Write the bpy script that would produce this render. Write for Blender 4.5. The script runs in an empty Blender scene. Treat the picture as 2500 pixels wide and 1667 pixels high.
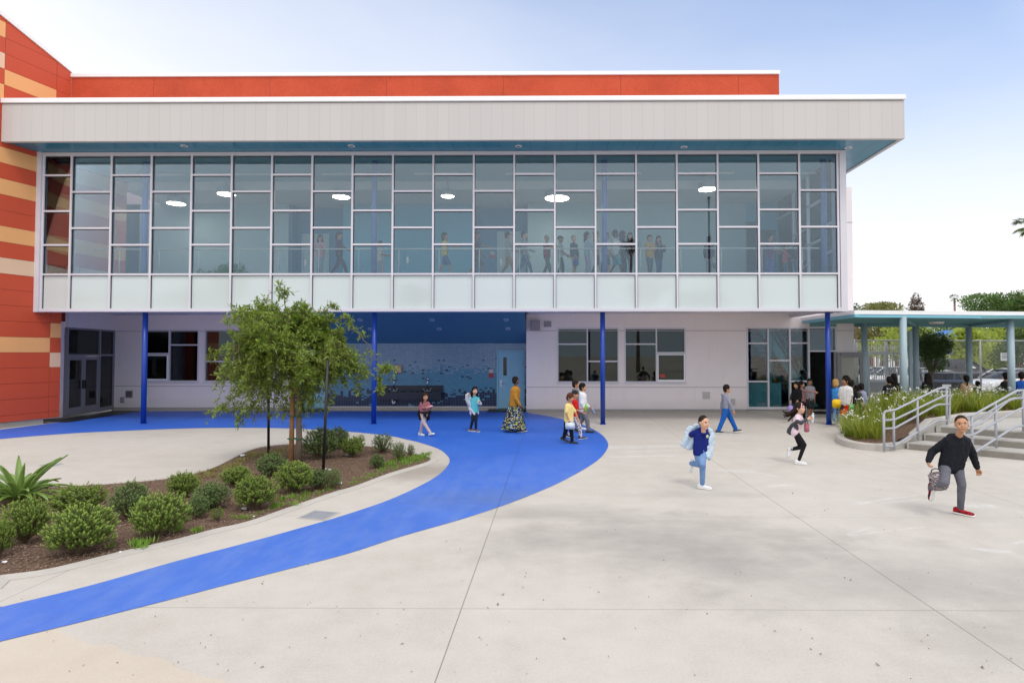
import bpy, bmesh, math, random
import numpy as np
from mathutils import Vector, Matrix
from mathutils.geometry import tessellate_polygon
R = math.radians
random.seed(7); np.random.seed(7)
S = bpy.context.scene
COL = S.collection
# ------------------------------------------------------------------ camera
F, PPX, PPY, PITCH, YAW, CH = 1435.0, 1337.0, 821.0, 0.028, 0.0092, 2.2
cam_d = bpy.data.cameras.new('camera'); cam = bpy.data.objects.new('camera', cam_d); COL.objects.link(cam)
cam.location = (0, 0, CH); cam.rotation_euler = (math.pi/2 + PITCH, 0, YAW)
cam_d.sensor_width = 36; cam_d.lens = F/2500*36
cam_d.shift_x = (1250-PPX)/2500; cam_d.shift_y = (PPY-833.5)/2500
cam_d.clip_start = 0.1; cam_d.clip_end = 2000
S.camera = cam
# ------------------------------------------------------------------ world, sun, exposure
SUN_EL, SUN_AZ = 58, 160          # veiled sun high behind the camera, a little to its right
w = bpy.data.worlds.new('World'); S.world = w; w.use_nodes = True
wn, wl = w.node_tree.nodes, w.node_tree.links
wn.clear()
def wnode(t, **k):
    n = wn.new(t)
    for a, b in k.items(): setattr(n, a, b)
    return n
out = wnode('ShaderNodeOutputWorld'); bg = wnode('ShaderNodeBackground'); bg.inputs['Strength'].default_value = 0.1
sky = wnode('ShaderNodeTexSky', sky_type='NISHITA', sun_disc=False, sun_elevation=R(SUN_EL), sun_rotation=R(SUN_AZ))
sky.air_density = 1.0; sky.dust_density = 1.5
tc = wnode('ShaderNodeTexCoord'); sx = wnode('ShaderNodeSeparateXYZ'); wl.new(tc.outputs['Generated'], sx.inputs[0])
def wmath(op, a, b=None, c=None, clamp=False):
    n = wnode('ShaderNodeMath', operation=op, use_clamp=clamp)
    for i, v in enumerate((a, b, c)):
        if v is None: continue
        if isinstance(v, (int, float)): n.inputs[i].default_value = v
        else: wl.new(v, n.inputs[i])
    return n.outputs[0]
nz = wnode('ShaderNodeTexNoise'); nz.inputs['Scale'].default_value = 1.6; nz.inputs['Detail'].default_value = 5; nz.inputs['Roughness'].default_value = 0.55
mp = wnode('ShaderNodeMapping'); mp.inputs['Scale'].default_value = (1, 1, 3); wl.new(tc.outputs['Generated'], mp.inputs[0]); wl.new(mp.outputs[0], nz.inputs['Vector'])
# open blue towards the upper right, cloud everywhere else
blue = wmath('ADD', wmath('MULTIPLY', wmath('SUBTRACT', sx.outputs[2], 0.20), 1.95), wmath('MULTIPLY', wmath('MULTIPLY', sx.outputs[0], sx.outputs[2]), 1.0))
blue = wmath('ADD', blue, wmath('MULTIPLY', wmath('SUBTRACT', nz.outputs['Fac'], 0.5), 0.35), clamp=True)
front = wmath('MULTIPLY_ADD', sx.outputs[1], 2.2, -0.6, clamp=True)
blue = wmath('MULTIPLY', blue, front)
mx = wnode('ShaderNodeMix', data_type='RGBA'); wl.new(blue, mx.inputs['Factor'])
lowb = wmath('MULTIPLY', wmath('MULTIPLY', wmath('SUBTRACT', 0.30, sx.outputs[2]), 5.0, clamp=True), wmath('MULTIPLY', sx.outputs[1], -2.5, clamp=True))   # duller cloud low behind the camera
cl = wnode('ShaderNodeMix', data_type='RGBA'); wl.new(lowb, cl.inputs['Factor']); hi = wnode('ShaderNodeMix', data_type='RGBA'); wl.new(front, hi.inputs['Factor']); hi.inputs[6].default_value = (11.8, 11.8, 12.1, 1); hi.inputs[7].default_value = (9.3, 9.35, 9.45, 1); wl.new(hi.outputs[2], cl.inputs[6]); cl.inputs[7].default_value = (7.0, 8.2, 9.4, 1); wl.new(cl.outputs[2], mx.inputs[6])
sk = wnode('ShaderNodeMix', data_type='RGBA', blend_type='MULTIPLY'); sk.inputs['Factor'].default_value = 1
wl.new(sky.outputs[0], sk.inputs[6]); sk.inputs[7].default_value = (1.2, 1.68, 2.15, 1)
wl.new(sk.outputs[2], mx.inputs[7]); wl.new(mx.outputs[2], bg.inputs['Color']); wl.new(bg.outputs[0], out.inputs[0])
sd = bpy.data.lights.new('sun', 'SUN'); sd.energy = 1.0; sd.angle = R(16); sd.color = (1, .96, .9)
sun = bpy.data.objects.new('sun', sd); COL.objects.link(sun)
az = R(SUN_AZ); sdir = Vector((math.sin(az)*math.cos(R(SUN_EL)), math.cos(az)*math.cos(R(SUN_EL)), math.sin(R(SUN_EL))))
sun.rotation_euler = sdir.to_track_quat('Z', 'Y').to_euler()
S.view_settings.view_transform = 'Standard'; S.view_settings.look = 'None'; S.view_settings.exposure = 0.22; S.view_settings.gamma = 1
S.cycles.max_bounces = 8; S.cycles.transparent_max_bounces = 32; S.cycles.use_denoising = True
# ------------------------------------------------------------------ pixel -> world helpers (measured on the 2500 px photograph)
CR = Matrix.Rotation(YAW, 3, 'Z') @ Matrix.Rotation(math.pi/2 + PITCH, 3, 'X')
C0 = Vector((0, 0, CH))
def ray(px, py): return CR @ Vector(((px-PPX)/F, -(py-PPY)/F, -1))
def P(px, py, Y):
    d = ray(px, py); return C0 + d*(Y/d.y)
def G(px, py, z=0.0):
    d = ray(px, py); return C0 + d*((z-CH)/d.z)
def PV(px, py, p, q):             # vertical plane through plan points p, q
    n = Vector((-(q[1]-p[1]), q[0]-p[0], 0)); d = ray(px, py)
    return C0 + d*((Vector((p[0], p[1], 0))-C0).dot(n)/d.dot(n))
def zoom(x0, y0, s): return lambda zx, zy: (x0+zx/s, y0+zy/s)
# ------------------------------------------------------------------ objects
def tag(o, label=None, cat=None, group=None, kind=None):
    if label: o['label'] = label
    if cat: o['category'] = cat
    if group: o['group'] = group
    if kind: o['kind'] = kind
    return o
def empty(name, loc=(0, 0, 0), rz=0):
    o = bpy.data.objects.new(name, None); COL.objects.link(o); o.location = loc; o.rotation_euler = (0, 0, rz); o.empty_display_size = .1
    return o
def thing(name, label, cat, loc=(0, 0, 0), group=None, rz=0):
    return tag(empty(name, loc, rz), label, cat, group)
def dup(o, parent=None):
    c = o.copy(); COL.objects.link(c)
    if parent is not None: c.parent = parent
    for ch in list(o.children): dup(ch, c)
    return c
class MB:
    """collects faces for ONE mesh object"""
    def __init__(self): self.v = []; self.f = []; self.m = []; self.mi = 0
    def add(self, vs, fs):
        b = len(self.v); self.v.extend([tuple(x) for x in vs])
        for f in fs: self.f.append(tuple(i+b for i in f)); self.m.append(self.mi)
        return self
    def box(self, x0, x1, y0, y1, z0, z1):
        if x1 < x0: x0, x1 = x1, x0
        if y1 < y0: y0, y1 = y1, y0
        if z1 < z0: z0, z1 = z1, z0
        return self.add([(x0,y0,z0),(x1,y0,z0),(x1,y1,z0),(x0,y1,z0),(x0,y0,z1),(x1,y0,z1),(x1,y1,z1),(x0,y1,z1)],
                 [(0,3,2,1),(4,5,6,7),(0,1,5,4),(1,2,6,5),(2,3,7,6),(3,0,4,7)])
    def obox(self, p, q, z0, z1, t):      # wall slab in plan from p to q, thickness t to the left of p->q
        d = Vector((q[0]-p[0], q[1]-p[1])).normalized(); n = Vector((-d.y, d.x))*t
        return self.prism([p, q, (q[0]+n.x, q[1]+n.y), (p[0]+n.x, p[1]+n.y)], z0, z1)
    def prism(self, pts, z0, z1):
        a = sum(pts[i][0]*pts[(i+1) % len(pts)][1]-pts[(i+1) % len(pts)][0]*pts[i][1] for i in range(len(pts)))
        if a < 0: pts = pts[::-1]
        n = len(pts); vs = [(p[0], p[1], z0) for p in pts]+[(p[0], p[1], z1) for p in pts]
        tri = tessellate_polygon([[Vector((p[0], p[1], 0)) for p in pts]])
        fs = []
        for t in tri:
            a, b, c = t
            ar = (pts[b][0]-pts[a][0])*(pts[c][1]-pts[a][1])-(pts[c][0]-pts[a][0])*(pts[b][1]-pts[a][1])
            if ar < 0: b, c = c, b
            fs.append((a+n, b+n, c+n)); fs.append((a, c, b))
        for i in range(n):
            j = (i+1) % n; fs.append((i, j, j+n, i+n))
        return self.add(vs, fs)
    def sheet(self, pts, z=0.0, zf=None):
        tri = tessellate_polygon([[Vector((p[0], p[1], 0)) for p in pts]]); fs = []
        for a, b, c in tri:
            ar = (pts[b][0]-pts[a][0])*(pts[c][1]-pts[a][1])-(pts[c][0]-pts[a][0])*(pts[b][1]-pts[a][1])
            fs.append((a, b, c) if ar > 0 else (a, c, b))
        return self.add([(p[0], p[1], zf(p) if zf else z) for p in pts], fs)
    def quad(self, a, b, c, d): return self.add([a, b, c, d], [(0, 1, 2, 3)])
    def cyl(self, a, b, r0, r1=None, n=12, caps=True):
        a = Vector(a); b = Vector(b); r1 = r0 if r1 is None else r1
        d = (b-a); d = d.normalized() if d.length > 1e-9 else Vector((0, 0, 1))
        u = d.orthogonal().normalized(); v = d.cross(u)
        vs = []
        for c, r in ((a, r0), (b, r1)):
            for i in range(n):
                t = 2*math.pi*i/n; vs.append(c+u*(r*math.cos(t))+v*(r*math.sin(t)))
        fs = [(i, (i+1) % n, (i+1) % n+n, i+n) for i in range(n)]
        if caps: fs.append(tuple(range(n))[::-1]); fs.append(tuple(range(n, 2*n)))
        return self.add(vs, fs)
    def tube(self, pts, rs, n=8):
        pts = [Vector(p) for p in pts]
        if isinstance(rs, (int, float)): rs = [rs]*len(pts)
        vs = []; u = None
        for i, p in enumerate(pts):
            d = (pts[min(i+1, len(pts)-1)]-pts[max(i-1, 0)])
            d = d.normalized() if d.length > 1e-9 else Vector((0, 0, 1))
            if u is None: u = d.orthogonal().normalized()
            else:
                u = u-d*u.dot(d); u = u.normalized() if u.length > 1e-6 else d.orthogonal().normalized()
            v = d.cross(u)
            for k in range(n):
                t = 2*math.pi*k/n; vs.append(p+u*(rs[i]*math.cos(t))+v*(rs[i]*math.sin(t)))
        fs = []
        for i in range(len(pts)-1):
            for k in range(n):
                fs.append((i*n+k, i*n+(k+1) % n, (i+1)*n+(k+1) % n, (i+1)*n+k))
        fs.append(tuple(range(n))[::-1]); fs.append(tuple(range((len(pts)-1)*n, len(pts)*n)))
        return self.add(vs, fs)
    def tcap(self, a, b, ra, rb, n=12, hs=3):   # tapered capsule, closed
        a = Vector(a); b = Vector(b); d = b-a
        d = d.normalized() if d.length > 1e-6 else Vector((0, 0, 1))
        u = d.orthogonal().normalized(); v = d.cross(u); vs = [a-d*ra]; rings = []
        for i in range(1, hs+1):
            t = math.pi/2*i/hs; rings.append((a-d*(ra*math.cos(t)), ra*math.sin(t)))
        for i in range(hs, 0, -1):
            t = math.pi/2*i/hs; rings.append((b+d*(rb*math.cos(t)), rb*math.sin(t)))
        for c, r in rings:
            for k in range(n):
                t = 2*math.pi*k/n; vs.append(c+u*(r*math.cos(t))+v*(r*math.sin(t)))
        vs.append(b+d*rb); fs = []
        for k in range(n): fs.append((0, 1+(k+1) % n, 1+k))
        m = len(rings)
        for i in range(m-1):
            for k in range(n): fs.append((1+i*n+k, 1+i*n+(k+1) % n, 1+(i+1)*n+(k+1) % n, 1+(i+1)*n+k))
        e = len(vs)-1
        for k in range(n): fs.append((e, 1+(m-1)*n+k, 1+(m-1)*n+(k+1) % n))
        return self.add(vs, fs)
    def ell(self, c, rad, rot=None, n=16, m=10):  # ellipsoid
        c = Vector(c); vs = []; fs = []; rot = rot or Matrix.Identity(3)
        def pt(a, b): return c+rot @ Vector((rad[0]*math.sin(a)*math.cos(b), rad[1]*math.sin(a)*math.sin(b), rad[2]*math.cos(a)))
        vs.append(pt(0, 0))
        for i in range(1, m):
            for k in range(n): vs.append(pt(math.pi*i/m, 2*math.pi*k/n))
        vs.append(pt(math.pi, 0))
        for k in range(n): fs.append((0, 1+k, 1+(k+1) % n))
        for i in range(m-2):
            for k in range(n): fs.append((1+i*n+k, 1+(i+1)*n+k, 1+(i+1)*n+(k+1) % n, 1+i*n+(k+1) % n))
        e = len(vs)-1
        for k in range(n): fs.append((e, 1+(m-2)*n+(k+1) % n, 1+(m-2)*n+k))
        return self.add(vs, fs)
    def build(self, name, mats, parent=None, smooth=False, bevel=0, world=True):
        me = bpy.data.meshes.new(name); me.from_pydata(self.v, [], self.f)
        mats = mats if isinstance(mats, (list, tuple)) else [mats]
        for x in mats: me.materials.append(x)
        if len(mats) > 1: me.polygons.foreach_set('material_index', self.m)
        if smooth: me.polygons.foreach_set('use_smooth', [True]*len(me.polygons))
        o = bpy.data.objects.new(name, me); COL.objects.link(o)
        if parent is not None:
            o.parent = parent
            if world: o.matrix_parent_inverse = parent_inv(parent)
        if bevel:
            b = o.modifiers.new('bevel', 'BEVEL'); b.width = bevel; b.segments = 2; b.limit_method = 'ANGLE'
        return o
def parent_inv(p):
    m = Matrix.Identity(4); chain = []
    while p is not None: chain.append(p); p = p.parent
    for q in reversed(chain):
        m = m @ (q.matrix_parent_inverse if q.parent else Matrix.Identity(4)) @ Matrix.LocRotScale(q.location, q.rotation_euler, q.scale)
    return m.inverted()
def anchor(o, loc):               # move a top-level mesh's origin to loc
    o.data.transform(Matrix.Translation(-Vector(loc))); o.location = loc; return o
# ------------------------------------------------------------------ materials
MATS = {}
def srgb(r, g, b): return tuple(((c/255)/12.92 if c/255 <= .04045 else ((c/255+.055)/1.055)**2.4) for c in (r, g, b))
class NT:
    def __init__(self, name):
        self.m = bpy.data.materials.new(name); self.m.use_nodes = True
        self.n = self.m.node_tree.nodes; self.l = self.m.node_tree.links
        self.b = self.n['Principled BSDF']; self.o = self.n['Material Output']
    def node(self, t, **k):
        n = self.n.new(t)
        for a, v in k.items(): setattr(n, a, v)
        return n
    def put(self, v, s):
        if isinstance(v, (int, float)): s.default_value = v
        elif isinstance(v, (tuple, list)): s.default_value = (*v, 1) if len(v) == 3 and len(s.default_value) == 4 else v
        else: self.l.new(v, s)
    def math(self, op, a, b=None, c=None, clamp=False):
        n = self.node('ShaderNodeMath', operation=op, use_clamp=clamp)
        for i, v in enumerate((a, b, c)):
            if v is not None: self.put(v, n.inputs[i])
        return n.outputs[0]
    def mix(self, fac, a, b, blend='MIX'):
        n = self.node('ShaderNodeMix', data_type='RGBA', blend_type=blend)
        self.put(fac, n.inputs[0]); self.put(a, n.inputs[6]); self.put(b, n.inputs[7]); return n.outputs[2]
    def coord(self, kind='Object'):
        if kind == 'World': return self.node('ShaderNodeNewGeometry').outputs['Position']
        return self.node('ShaderNodeTexCoord').outputs[kind]
    def xyz(self, v):
        n = self.node('ShaderNodeSeparateXYZ'); self.l.new(v, n.inputs[0]); return n.outputs
    def map(self, v, scale=(1, 1, 1), loc=(0, 0, 0), rot=(0, 0, 0)):
        n = self.node('ShaderNodeMapping'); n.inputs['Scale'].default_value = scale; n.inputs['Location'].default_value = loc; n.inputs['Rotation'].default_value = rot
        self.l.new(v, n.inputs[0]); return n.outputs[0]
    def noise(self, v, scale, detail=4, rough=.55):
        n = self.node('ShaderNodeTexNoise'); n.inputs['Scale'].default_value = scale; n.inputs['Detail'].default_value = detail; n.inputs['Roughness'].default_value = rough
        self.l.new(v, n.inputs['Vector']); return n.outputs['Fac']
    def voro(self, v, scale, out='Distance', rnd=1):
        n = self.node('ShaderNodeTexVoronoi'); n.inputs['Scale'].default_value = scale; n.inputs['Randomness'].default_value = rnd
        self.l.new(v, n.inputs['Vector']); return n.outputs[out]
    def ramp(self, f, stops, interp='LINEAR'):
        n = self.node('ShaderNodeValToRGB'); n.color_ramp.interpolation = interp; e = n.color_ramp.elements
        while len(e) < len(stops): e.new(.5)
        for i, (p, c) in enumerate(stops):
            e[i].position = p; e[i].color = (*c, 1) if len(c) == 3 else c
        self.l.new(f, n.inputs[0]); return n.outputs[0]
    def bump(self, h, strength=.3, dist=.01):
        n = self.node('ShaderNodeBump'); n.inputs['Strength'].default_value = strength; n.inputs['Distance'].default_value = dist
        self.l.new(h, n.inputs['Height']); self.l.new(n.outputs[0], self.b.inputs['Normal'])
    def line(self, v, c, w):       # 1 on |v-c|<w
        return self.math('LESS_THAN', self.math('ABSOLUTE', self.math('SUBTRACT', v, c)), w)
    def set(self, color=None, rough=None, spec=None, metal=None):
        if color is not None: self.put(color, self.b.inputs['Base Color'])
        if rough is not None: self.put(rough, self.b.inputs['Roughness'])
        if spec is not None: self.b.inputs['Specular IOR Level'].default_value = spec
        if metal is not None: self.b.inputs['Metallic'].default_value = metal
        return self.m
def paint(name, c, rough=.5, var=.08, scale=3, bump=0.0, bscale=200, spec=.5, metal=0, bdist=.002):
    if name in MATS: return MATS[name]
    t = NT(name); co = t.coord('World')
    n1 = t.noise(co, scale, 6, .6); n2 = t.noise(co, scale*14, 3)
    f = t.math('ADD', t.math('MULTIPLY', n1, .7), t.math('MULTIPLY', n2, .3))
    lo = tuple(x*(1-var*2) for x in c); hi = tuple(min(1, x*(1+var*2)) for x in c)
    col = t.mix(f, lo, hi)
    t.set(col, t.math('MULTIPLY_ADD', n1, .2, rough-.1), spec, metal)
    if bump: t.bump(t.noise(co, bscale, 3), bump, bdist)
    MATS[name] = t.m; return t.m
def emit(name, c, s):
    t = NT(name); t.b.inputs['Emission Color'].default_value = (*c, 1); t.b.inputs['Emission Strength'].default_value = s
    t.set(tuple(min(.8, x) for x in c), .5); MATS[name] = t.m; return t.m
def leafmat(name, a, b, trans=.25, rough=.45, tip=None):
    t = NT(name); g = t.node('ShaderNodeNewGeometry'); rnd = g.outputs['Random Per Island']
    n = t.noise(t.coord('World'), 3.0, 3)
    f = t.math('ADD', t.math('MULTIPLY', rnd, .65), t.math('MULTIPLY', n, .35))
    col = t.mix(f, a, b)
    t.set(col, rough, .4)
    tr = t.node('ShaderNodeBsdfTranslucent'); t.l.new(t.mix(.5, col, tuple(min(1, x*1.6) for x in b)), tr.inputs[0])
    mx = t.node('ShaderNodeMixShader'); mx.inputs[0].default_value = trans
    t.l.new(t.b.outputs[0], mx.inputs[1]); t.l.new(tr.outputs[0], mx.inputs[2]); t.l.new(mx.outputs[0], t.o.inputs[0])
    MATS[name] = t.m; return t.m
def glass(name, refl=.14, tint=(.82, .9, .92), rcol=(.95, .97, 1), rough=.0):
    t = NT(name); t.n.remove(t.b)
    tr = t.node('ShaderNodeBsdfTransparent'); tr.inputs[0].default_value = (*tint, 1)
    gl = t.node('ShaderNodeBsdfGlossy'); gl.inputs['Color'].default_value = (*rcol, 1); gl.inputs['Roughness'].default_value = rough
    fr = t.node('ShaderNodeFresnel'); fr.inputs['IOR'].default_value = 1.5
    f = t.math('ADD', fr.outputs[0], refl-.04, clamp=True)
    mx = t.node('ShaderNodeMixShader'); t.l.new(f, mx.inputs[0]); t.l.new(tr.outputs[0], mx.inputs[1]); t.l.new(gl.outputs[0], mx.inputs[2])
    t.l.new(mx.outputs[0], t.o.inputs[0]); MATS[name] = t.m; return t.m
def smooth_poly(pts, k=6, closed=True):
    out = []; n = len(pts)
    rng = range(n) if closed else range(n-1)
    for i in rng:
        p = [Vector((*pts[(i+j) % n][:2], 0)) if closed else Vector((*pts[max(0, min(n-1, i+j))][:2], 0)) for j in (-1, 0, 1, 2)]
        for s in range(k):
            t = s/k
            q = .5*((2*p[1])+(p[2]-p[0])*t+(2*p[0]-5*p[1]+4*p[2]-p[3])*t*t+(3*p[1]-p[0]-3*p[2]+p[3])*t**3)
            out.append((q.x, q.y))
    if not closed: out.append(tuple(pts[-1][:2]))
    return out
def offset_poly(pts, d):
    n = len(pts); out = []
    a = sum(pts[i][0]*pts[(i+1) % n][1]-pts[(i+1) % n][0]*pts[i][1] for i in range(n))
    sgn = 1 if a > 0 else -1
    for i in range(n):
        p, q = Vector(pts[i-1]), Vector(pts[(i+1) % n]); t = (q-p)
        t = t.normalized() if t.length > 1e-9 else Vector((1, 0))
        out.append((pts[i][0]+t.y*d*sgn, pts[i][1]-t.x*d*sgn))
    return out
def leaf_mesh(pos, dirs, nrm, L, W, fold=.25):
    """folded kite leaves: arrays (n,3); returns verts, faces"""
    pos = np.asarray(pos, float); d = np.asarray(dirs, float); nn = np.asarray(nrm, float)
    d /= np.linalg.norm(d, axis=1)[:, None]+1e-9
    s = np.cross(d, nn); s /= np.linalg.norm(s, axis=1)[:, None]+1e-9; up = np.cross(s, d)
    L = np.broadcast_to(np.asarray(L, float), (len(pos),))[:, None]; W = np.broadcast_to(np.asarray(W, float), (len(pos),))[:, None]
    mid = pos+d*L*.5
    v = np.stack([pos, mid+s*W*.5+up*W*fold, pos+d*L-up*L*.12, mid-s*W*.5+up*W*fold, mid+up*0], 1).reshape(-1, 3)
    b = np.arange(len(pos))*5
    f = np.concatenate([np.stack([b, b+1, b+4], 1), np.stack([b+1, b+2, b+4], 1), np.stack([b+2, b+3, b+4], 1), np.stack([b+3, b, b+4], 1)], 0)
    return v, f
def np_obj(name, v, f, mat, parent=None):
    me = bpy.data.meshes.new(name); me.from_pydata(v.tolist() if hasattr(v, 'tolist') else v, [], f.tolist() if hasattr(f, 'tolist') else f)
    me.materials.append(mat); me.polygons.foreach_set('use_smooth', [True]*len(me.polygons))
    o = bpy.data.objects.new(name, me); COL.objects.link(o)
    if parent is not None: o.parent = parent; o.matrix_parent_inverse = parent_inv(parent)
    return o
# ================================================================== MATERIALS
white_metal = paint('white_metal', (.64, .62, .68), .35, .03)
white_coping = paint('white_coping', (.84, .84, .85), .4, .03)
blue_steel = paint('blue_steel', (.008, .05, .34), .32, .06)
def _wall():
    t = NT('wall_white'); co = t.coord('World'); x, y, z = t.xyz(co); n = t.noise(co, 1.2, 6, .6); st = t.noise(t.map(co, (5, 5, .5)), 1.3, 5, .7)
    c = t.mix(n, (.80, .725, .735), (.88, .80, .81))
    low = t.math('SUBTRACT', 1, t.math('DIVIDE', z, .55), clamp=True); c = t.mix(t.math('MULTIPLY', t.math('MULTIPLY', low, n), .7), c, (.42, .38, .34))      # splash dirt along the foot of the wall
    c = t.mix(t.math('MULTIPLY', t.math('MULTIPLY_ADD', st, 3.0, -1.6, clamp=True), .16), c, (.46, .42, .40)); t.set(c, .8); t.bump(t.noise(co, 220, 3), .15, .002); MATS['wall_white'] = t.m; return t.m
wall_white = _wall()
soffit_white = paint('soffit_white', (.78, .74, .78), .75, .03)
curb_grey = paint('curb_grey', (.36, .34, .31), .9, .12, 4, .4, 160)
red_panel = paint('red_panel', (.55, .072, .026), .6, .05, .9)
tan_panel = paint('tan_panel', (.80, .40, .16), .6, .03, .9)
cream_panel = paint('cream_panel', (.76, .52, .36), .55, .03, .9)
dark_void = paint('dark_void', (.012, .012, .014), .6)
alu_grey = paint('alu_grey', (.22, .22, .25), .4, .05)
door_blue = paint('door_blue', (.22, .46, .60), .45, .04)
steel = paint('steel', (.5, .5, .52), .3, .1, metal=1)
galv = paint('galv', (.36, .37, .41), .45, .07, 8)
black_paint = paint('black_paint', (.012, .012, .013), .45)
teal_wall = paint('teal_wall', (.10, .36, .52), .6, .04)
pale_teal_wall = paint('pale_teal_wall', (.36, .50, .54), .6, .04)
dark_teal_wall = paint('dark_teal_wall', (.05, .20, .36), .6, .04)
ceil_white = paint('ceil_white', (.62, .62, .63), .8, .02)
lamp_glow = emit('lamp_glow', (1, .88, .70), 16); strip_glow = emit('strip_glow', (.85, .92, 1), .9)
small_glow = emit('small_glow', (.9, .93, 1), 1.2)
pane_glass = glass('pane_glass', .075, (.92, .965, .985), (.82, .93, 1))
dark_glass = glass('dark_glass', .045, (.5, .56, .52))
clear_glass = glass('clear_glass', .05, (.9, .95, .95))
def _spandrel():
    t = NT('spandrel_glass'); co = t.coord('World')
    t.set(t.mix(t.noise(co, .4, 2), (.56, .62, .61), (.62, .68, .68)), .06, .85); return t.m
spandrel = _spandrel()
def _teal_soffit():
    t = NT('teal_soffit'); x, y, z = t.xyz(t.coord('World'))
    seam = t.line(t.math('MODULO', t.math('ADD', x, 40), .46), .23, .006)
    c = t.mix(seam, (.03, .21, .33), (.012, .08, .13)); t.set(c, .2, .35)
    t.bump(t.noise(t.map(t.coord('World'), (.6, 4, 1)), 1.5, 3), .12, .05); return t.m
teal_soffit = _teal_soffit()
def _fascia():
    t = NT('fascia_metal'); x, y, z = t.xyz(t.coord('World'))
    sx_ = t.math('DIVIDE', t.math('ADD', x, 40), .312)
    seam = t.line(t.math('FRACT', sx_), .5, .014)
    w_ = t.node('ShaderNodeTexWhiteNoise', noise_dimensions='1D'); t.l.new(t.math('FLOOR', t.math('ADD', sx_, .5)), w_.inputs['W'])
    c = t.mix(w_.outputs['Value'], (.525, .500, .487), (.548, .522, .508))
    c = t.mix(t.math('MULTIPLY', seam, .38), c, (.25, .23, .22)); t.set(c, .45); return t.m
fascia_metal = _fascia()
def _stucco():
    t = NT('red_stucco'); co = t.coord('World'); x, y, z = t.xyz(co)
    n = t.math('ADD', t.math('MULTIPLY', t.noise(co, 1.1, 6, .65), .6), t.math('MULTIPLY', t.noise(co, 16, 4), .4))
    c = t.ramp(n, [(.3, (.42, .050, .016)), (.55, (.54, .075, .027)), (.75, (.58, .10, .04))])
    seam = t.line(t.math('MODULO', t.math('ADD', x, 41.3), 3.78), 1.9, .012)
    t.set(t.mix(t.math('MULTIPLY', seam, .6), c, (.24, .03, .012)), .85); t.bump(t.noise(co, 90, 3), .4, .004); return t.m
red_stucco = _stucco()
def _tiles():
    t = NT('mosaic_tile'); co = t.coord('World'); x, y, z = t.xyz(co)
    W, H = .101, .0625
    ux = t.math('DIVIDE', t.math('ADD', x, 40), W); uz = t.math('DIVIDE', z, H)
    fx, fz = t.math('FLOOR', ux), t.math('FLOOR', uz)
    cm = t.node('ShaderNodeCombineXYZ'); t.l.new(fx, cm.inputs[0]); t.l.new(fz, cm.inputs[1])
    wn_ = t.node('ShaderNodeTexWhiteNoise', noise_dimensions='3D'); t.l.new(cm.outputs[0], wn_.inputs['Vector'])
    r = wn_.outputs['Value']; r2 = t.xyz(wn_.outputs['Color'])[1]
    big = t.noise(t.map(cm.outputs[0], (.1, .0, 1)), 2.2, 3, .8)
    h = t.math('ADD', z, t.math('MULTIPLY', t.math('SUBTRACT', big, .5), .5))
    h = t.math('ADD', h, t.math('MULTIPLY', t.math('SUBTRACT', r, .5), .42))
    light = t.mix(r2, (.17, .29, .42), (.22, .35, .47)); mid = t.mix(r2, (.05, .22, .36), (.075, .27, .42)); dark = t.mix(r2, (.006, .012, .045), (.012, .02, .06))
    c = t.mix(t.math('GREATER_THAN', h, .68), dark, mid); c = t.mix(t.math('GREATER_THAN', h, 1.52), c, light)
    odd = t.math('GREATER_THAN', r2, .962); oddc = t.mix(t.math('GREATER_THAN', z, 1.1), (.10, .26, .38), (.012, .02, .07))
    oddc = t.mix(t.math('GREATER_THAN', z, 1.62), oddc, (.03, .10, .22))
    c = t.mix(t.math('MULTIPLY', odd, t.math('LESS_THAN', z, 2.05)), c, oddc)
    gx = t.math('LESS_THAN', t.math('FRACT', ux), .07); gz = t.math('LESS_THAN', t.math('FRACT', uz), .1)
    g = t.math('MAXIMUM', gx, gz); c = t.mix(g, c, (.10, .15, .21))
    t.set(c, t.mix(g, (.2, .2, .2), (.8, .8, .8))); t.bump(t.math('SUBTRACT', 1, g), .3, .002); return t.m
mosaic = _tiles()
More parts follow.
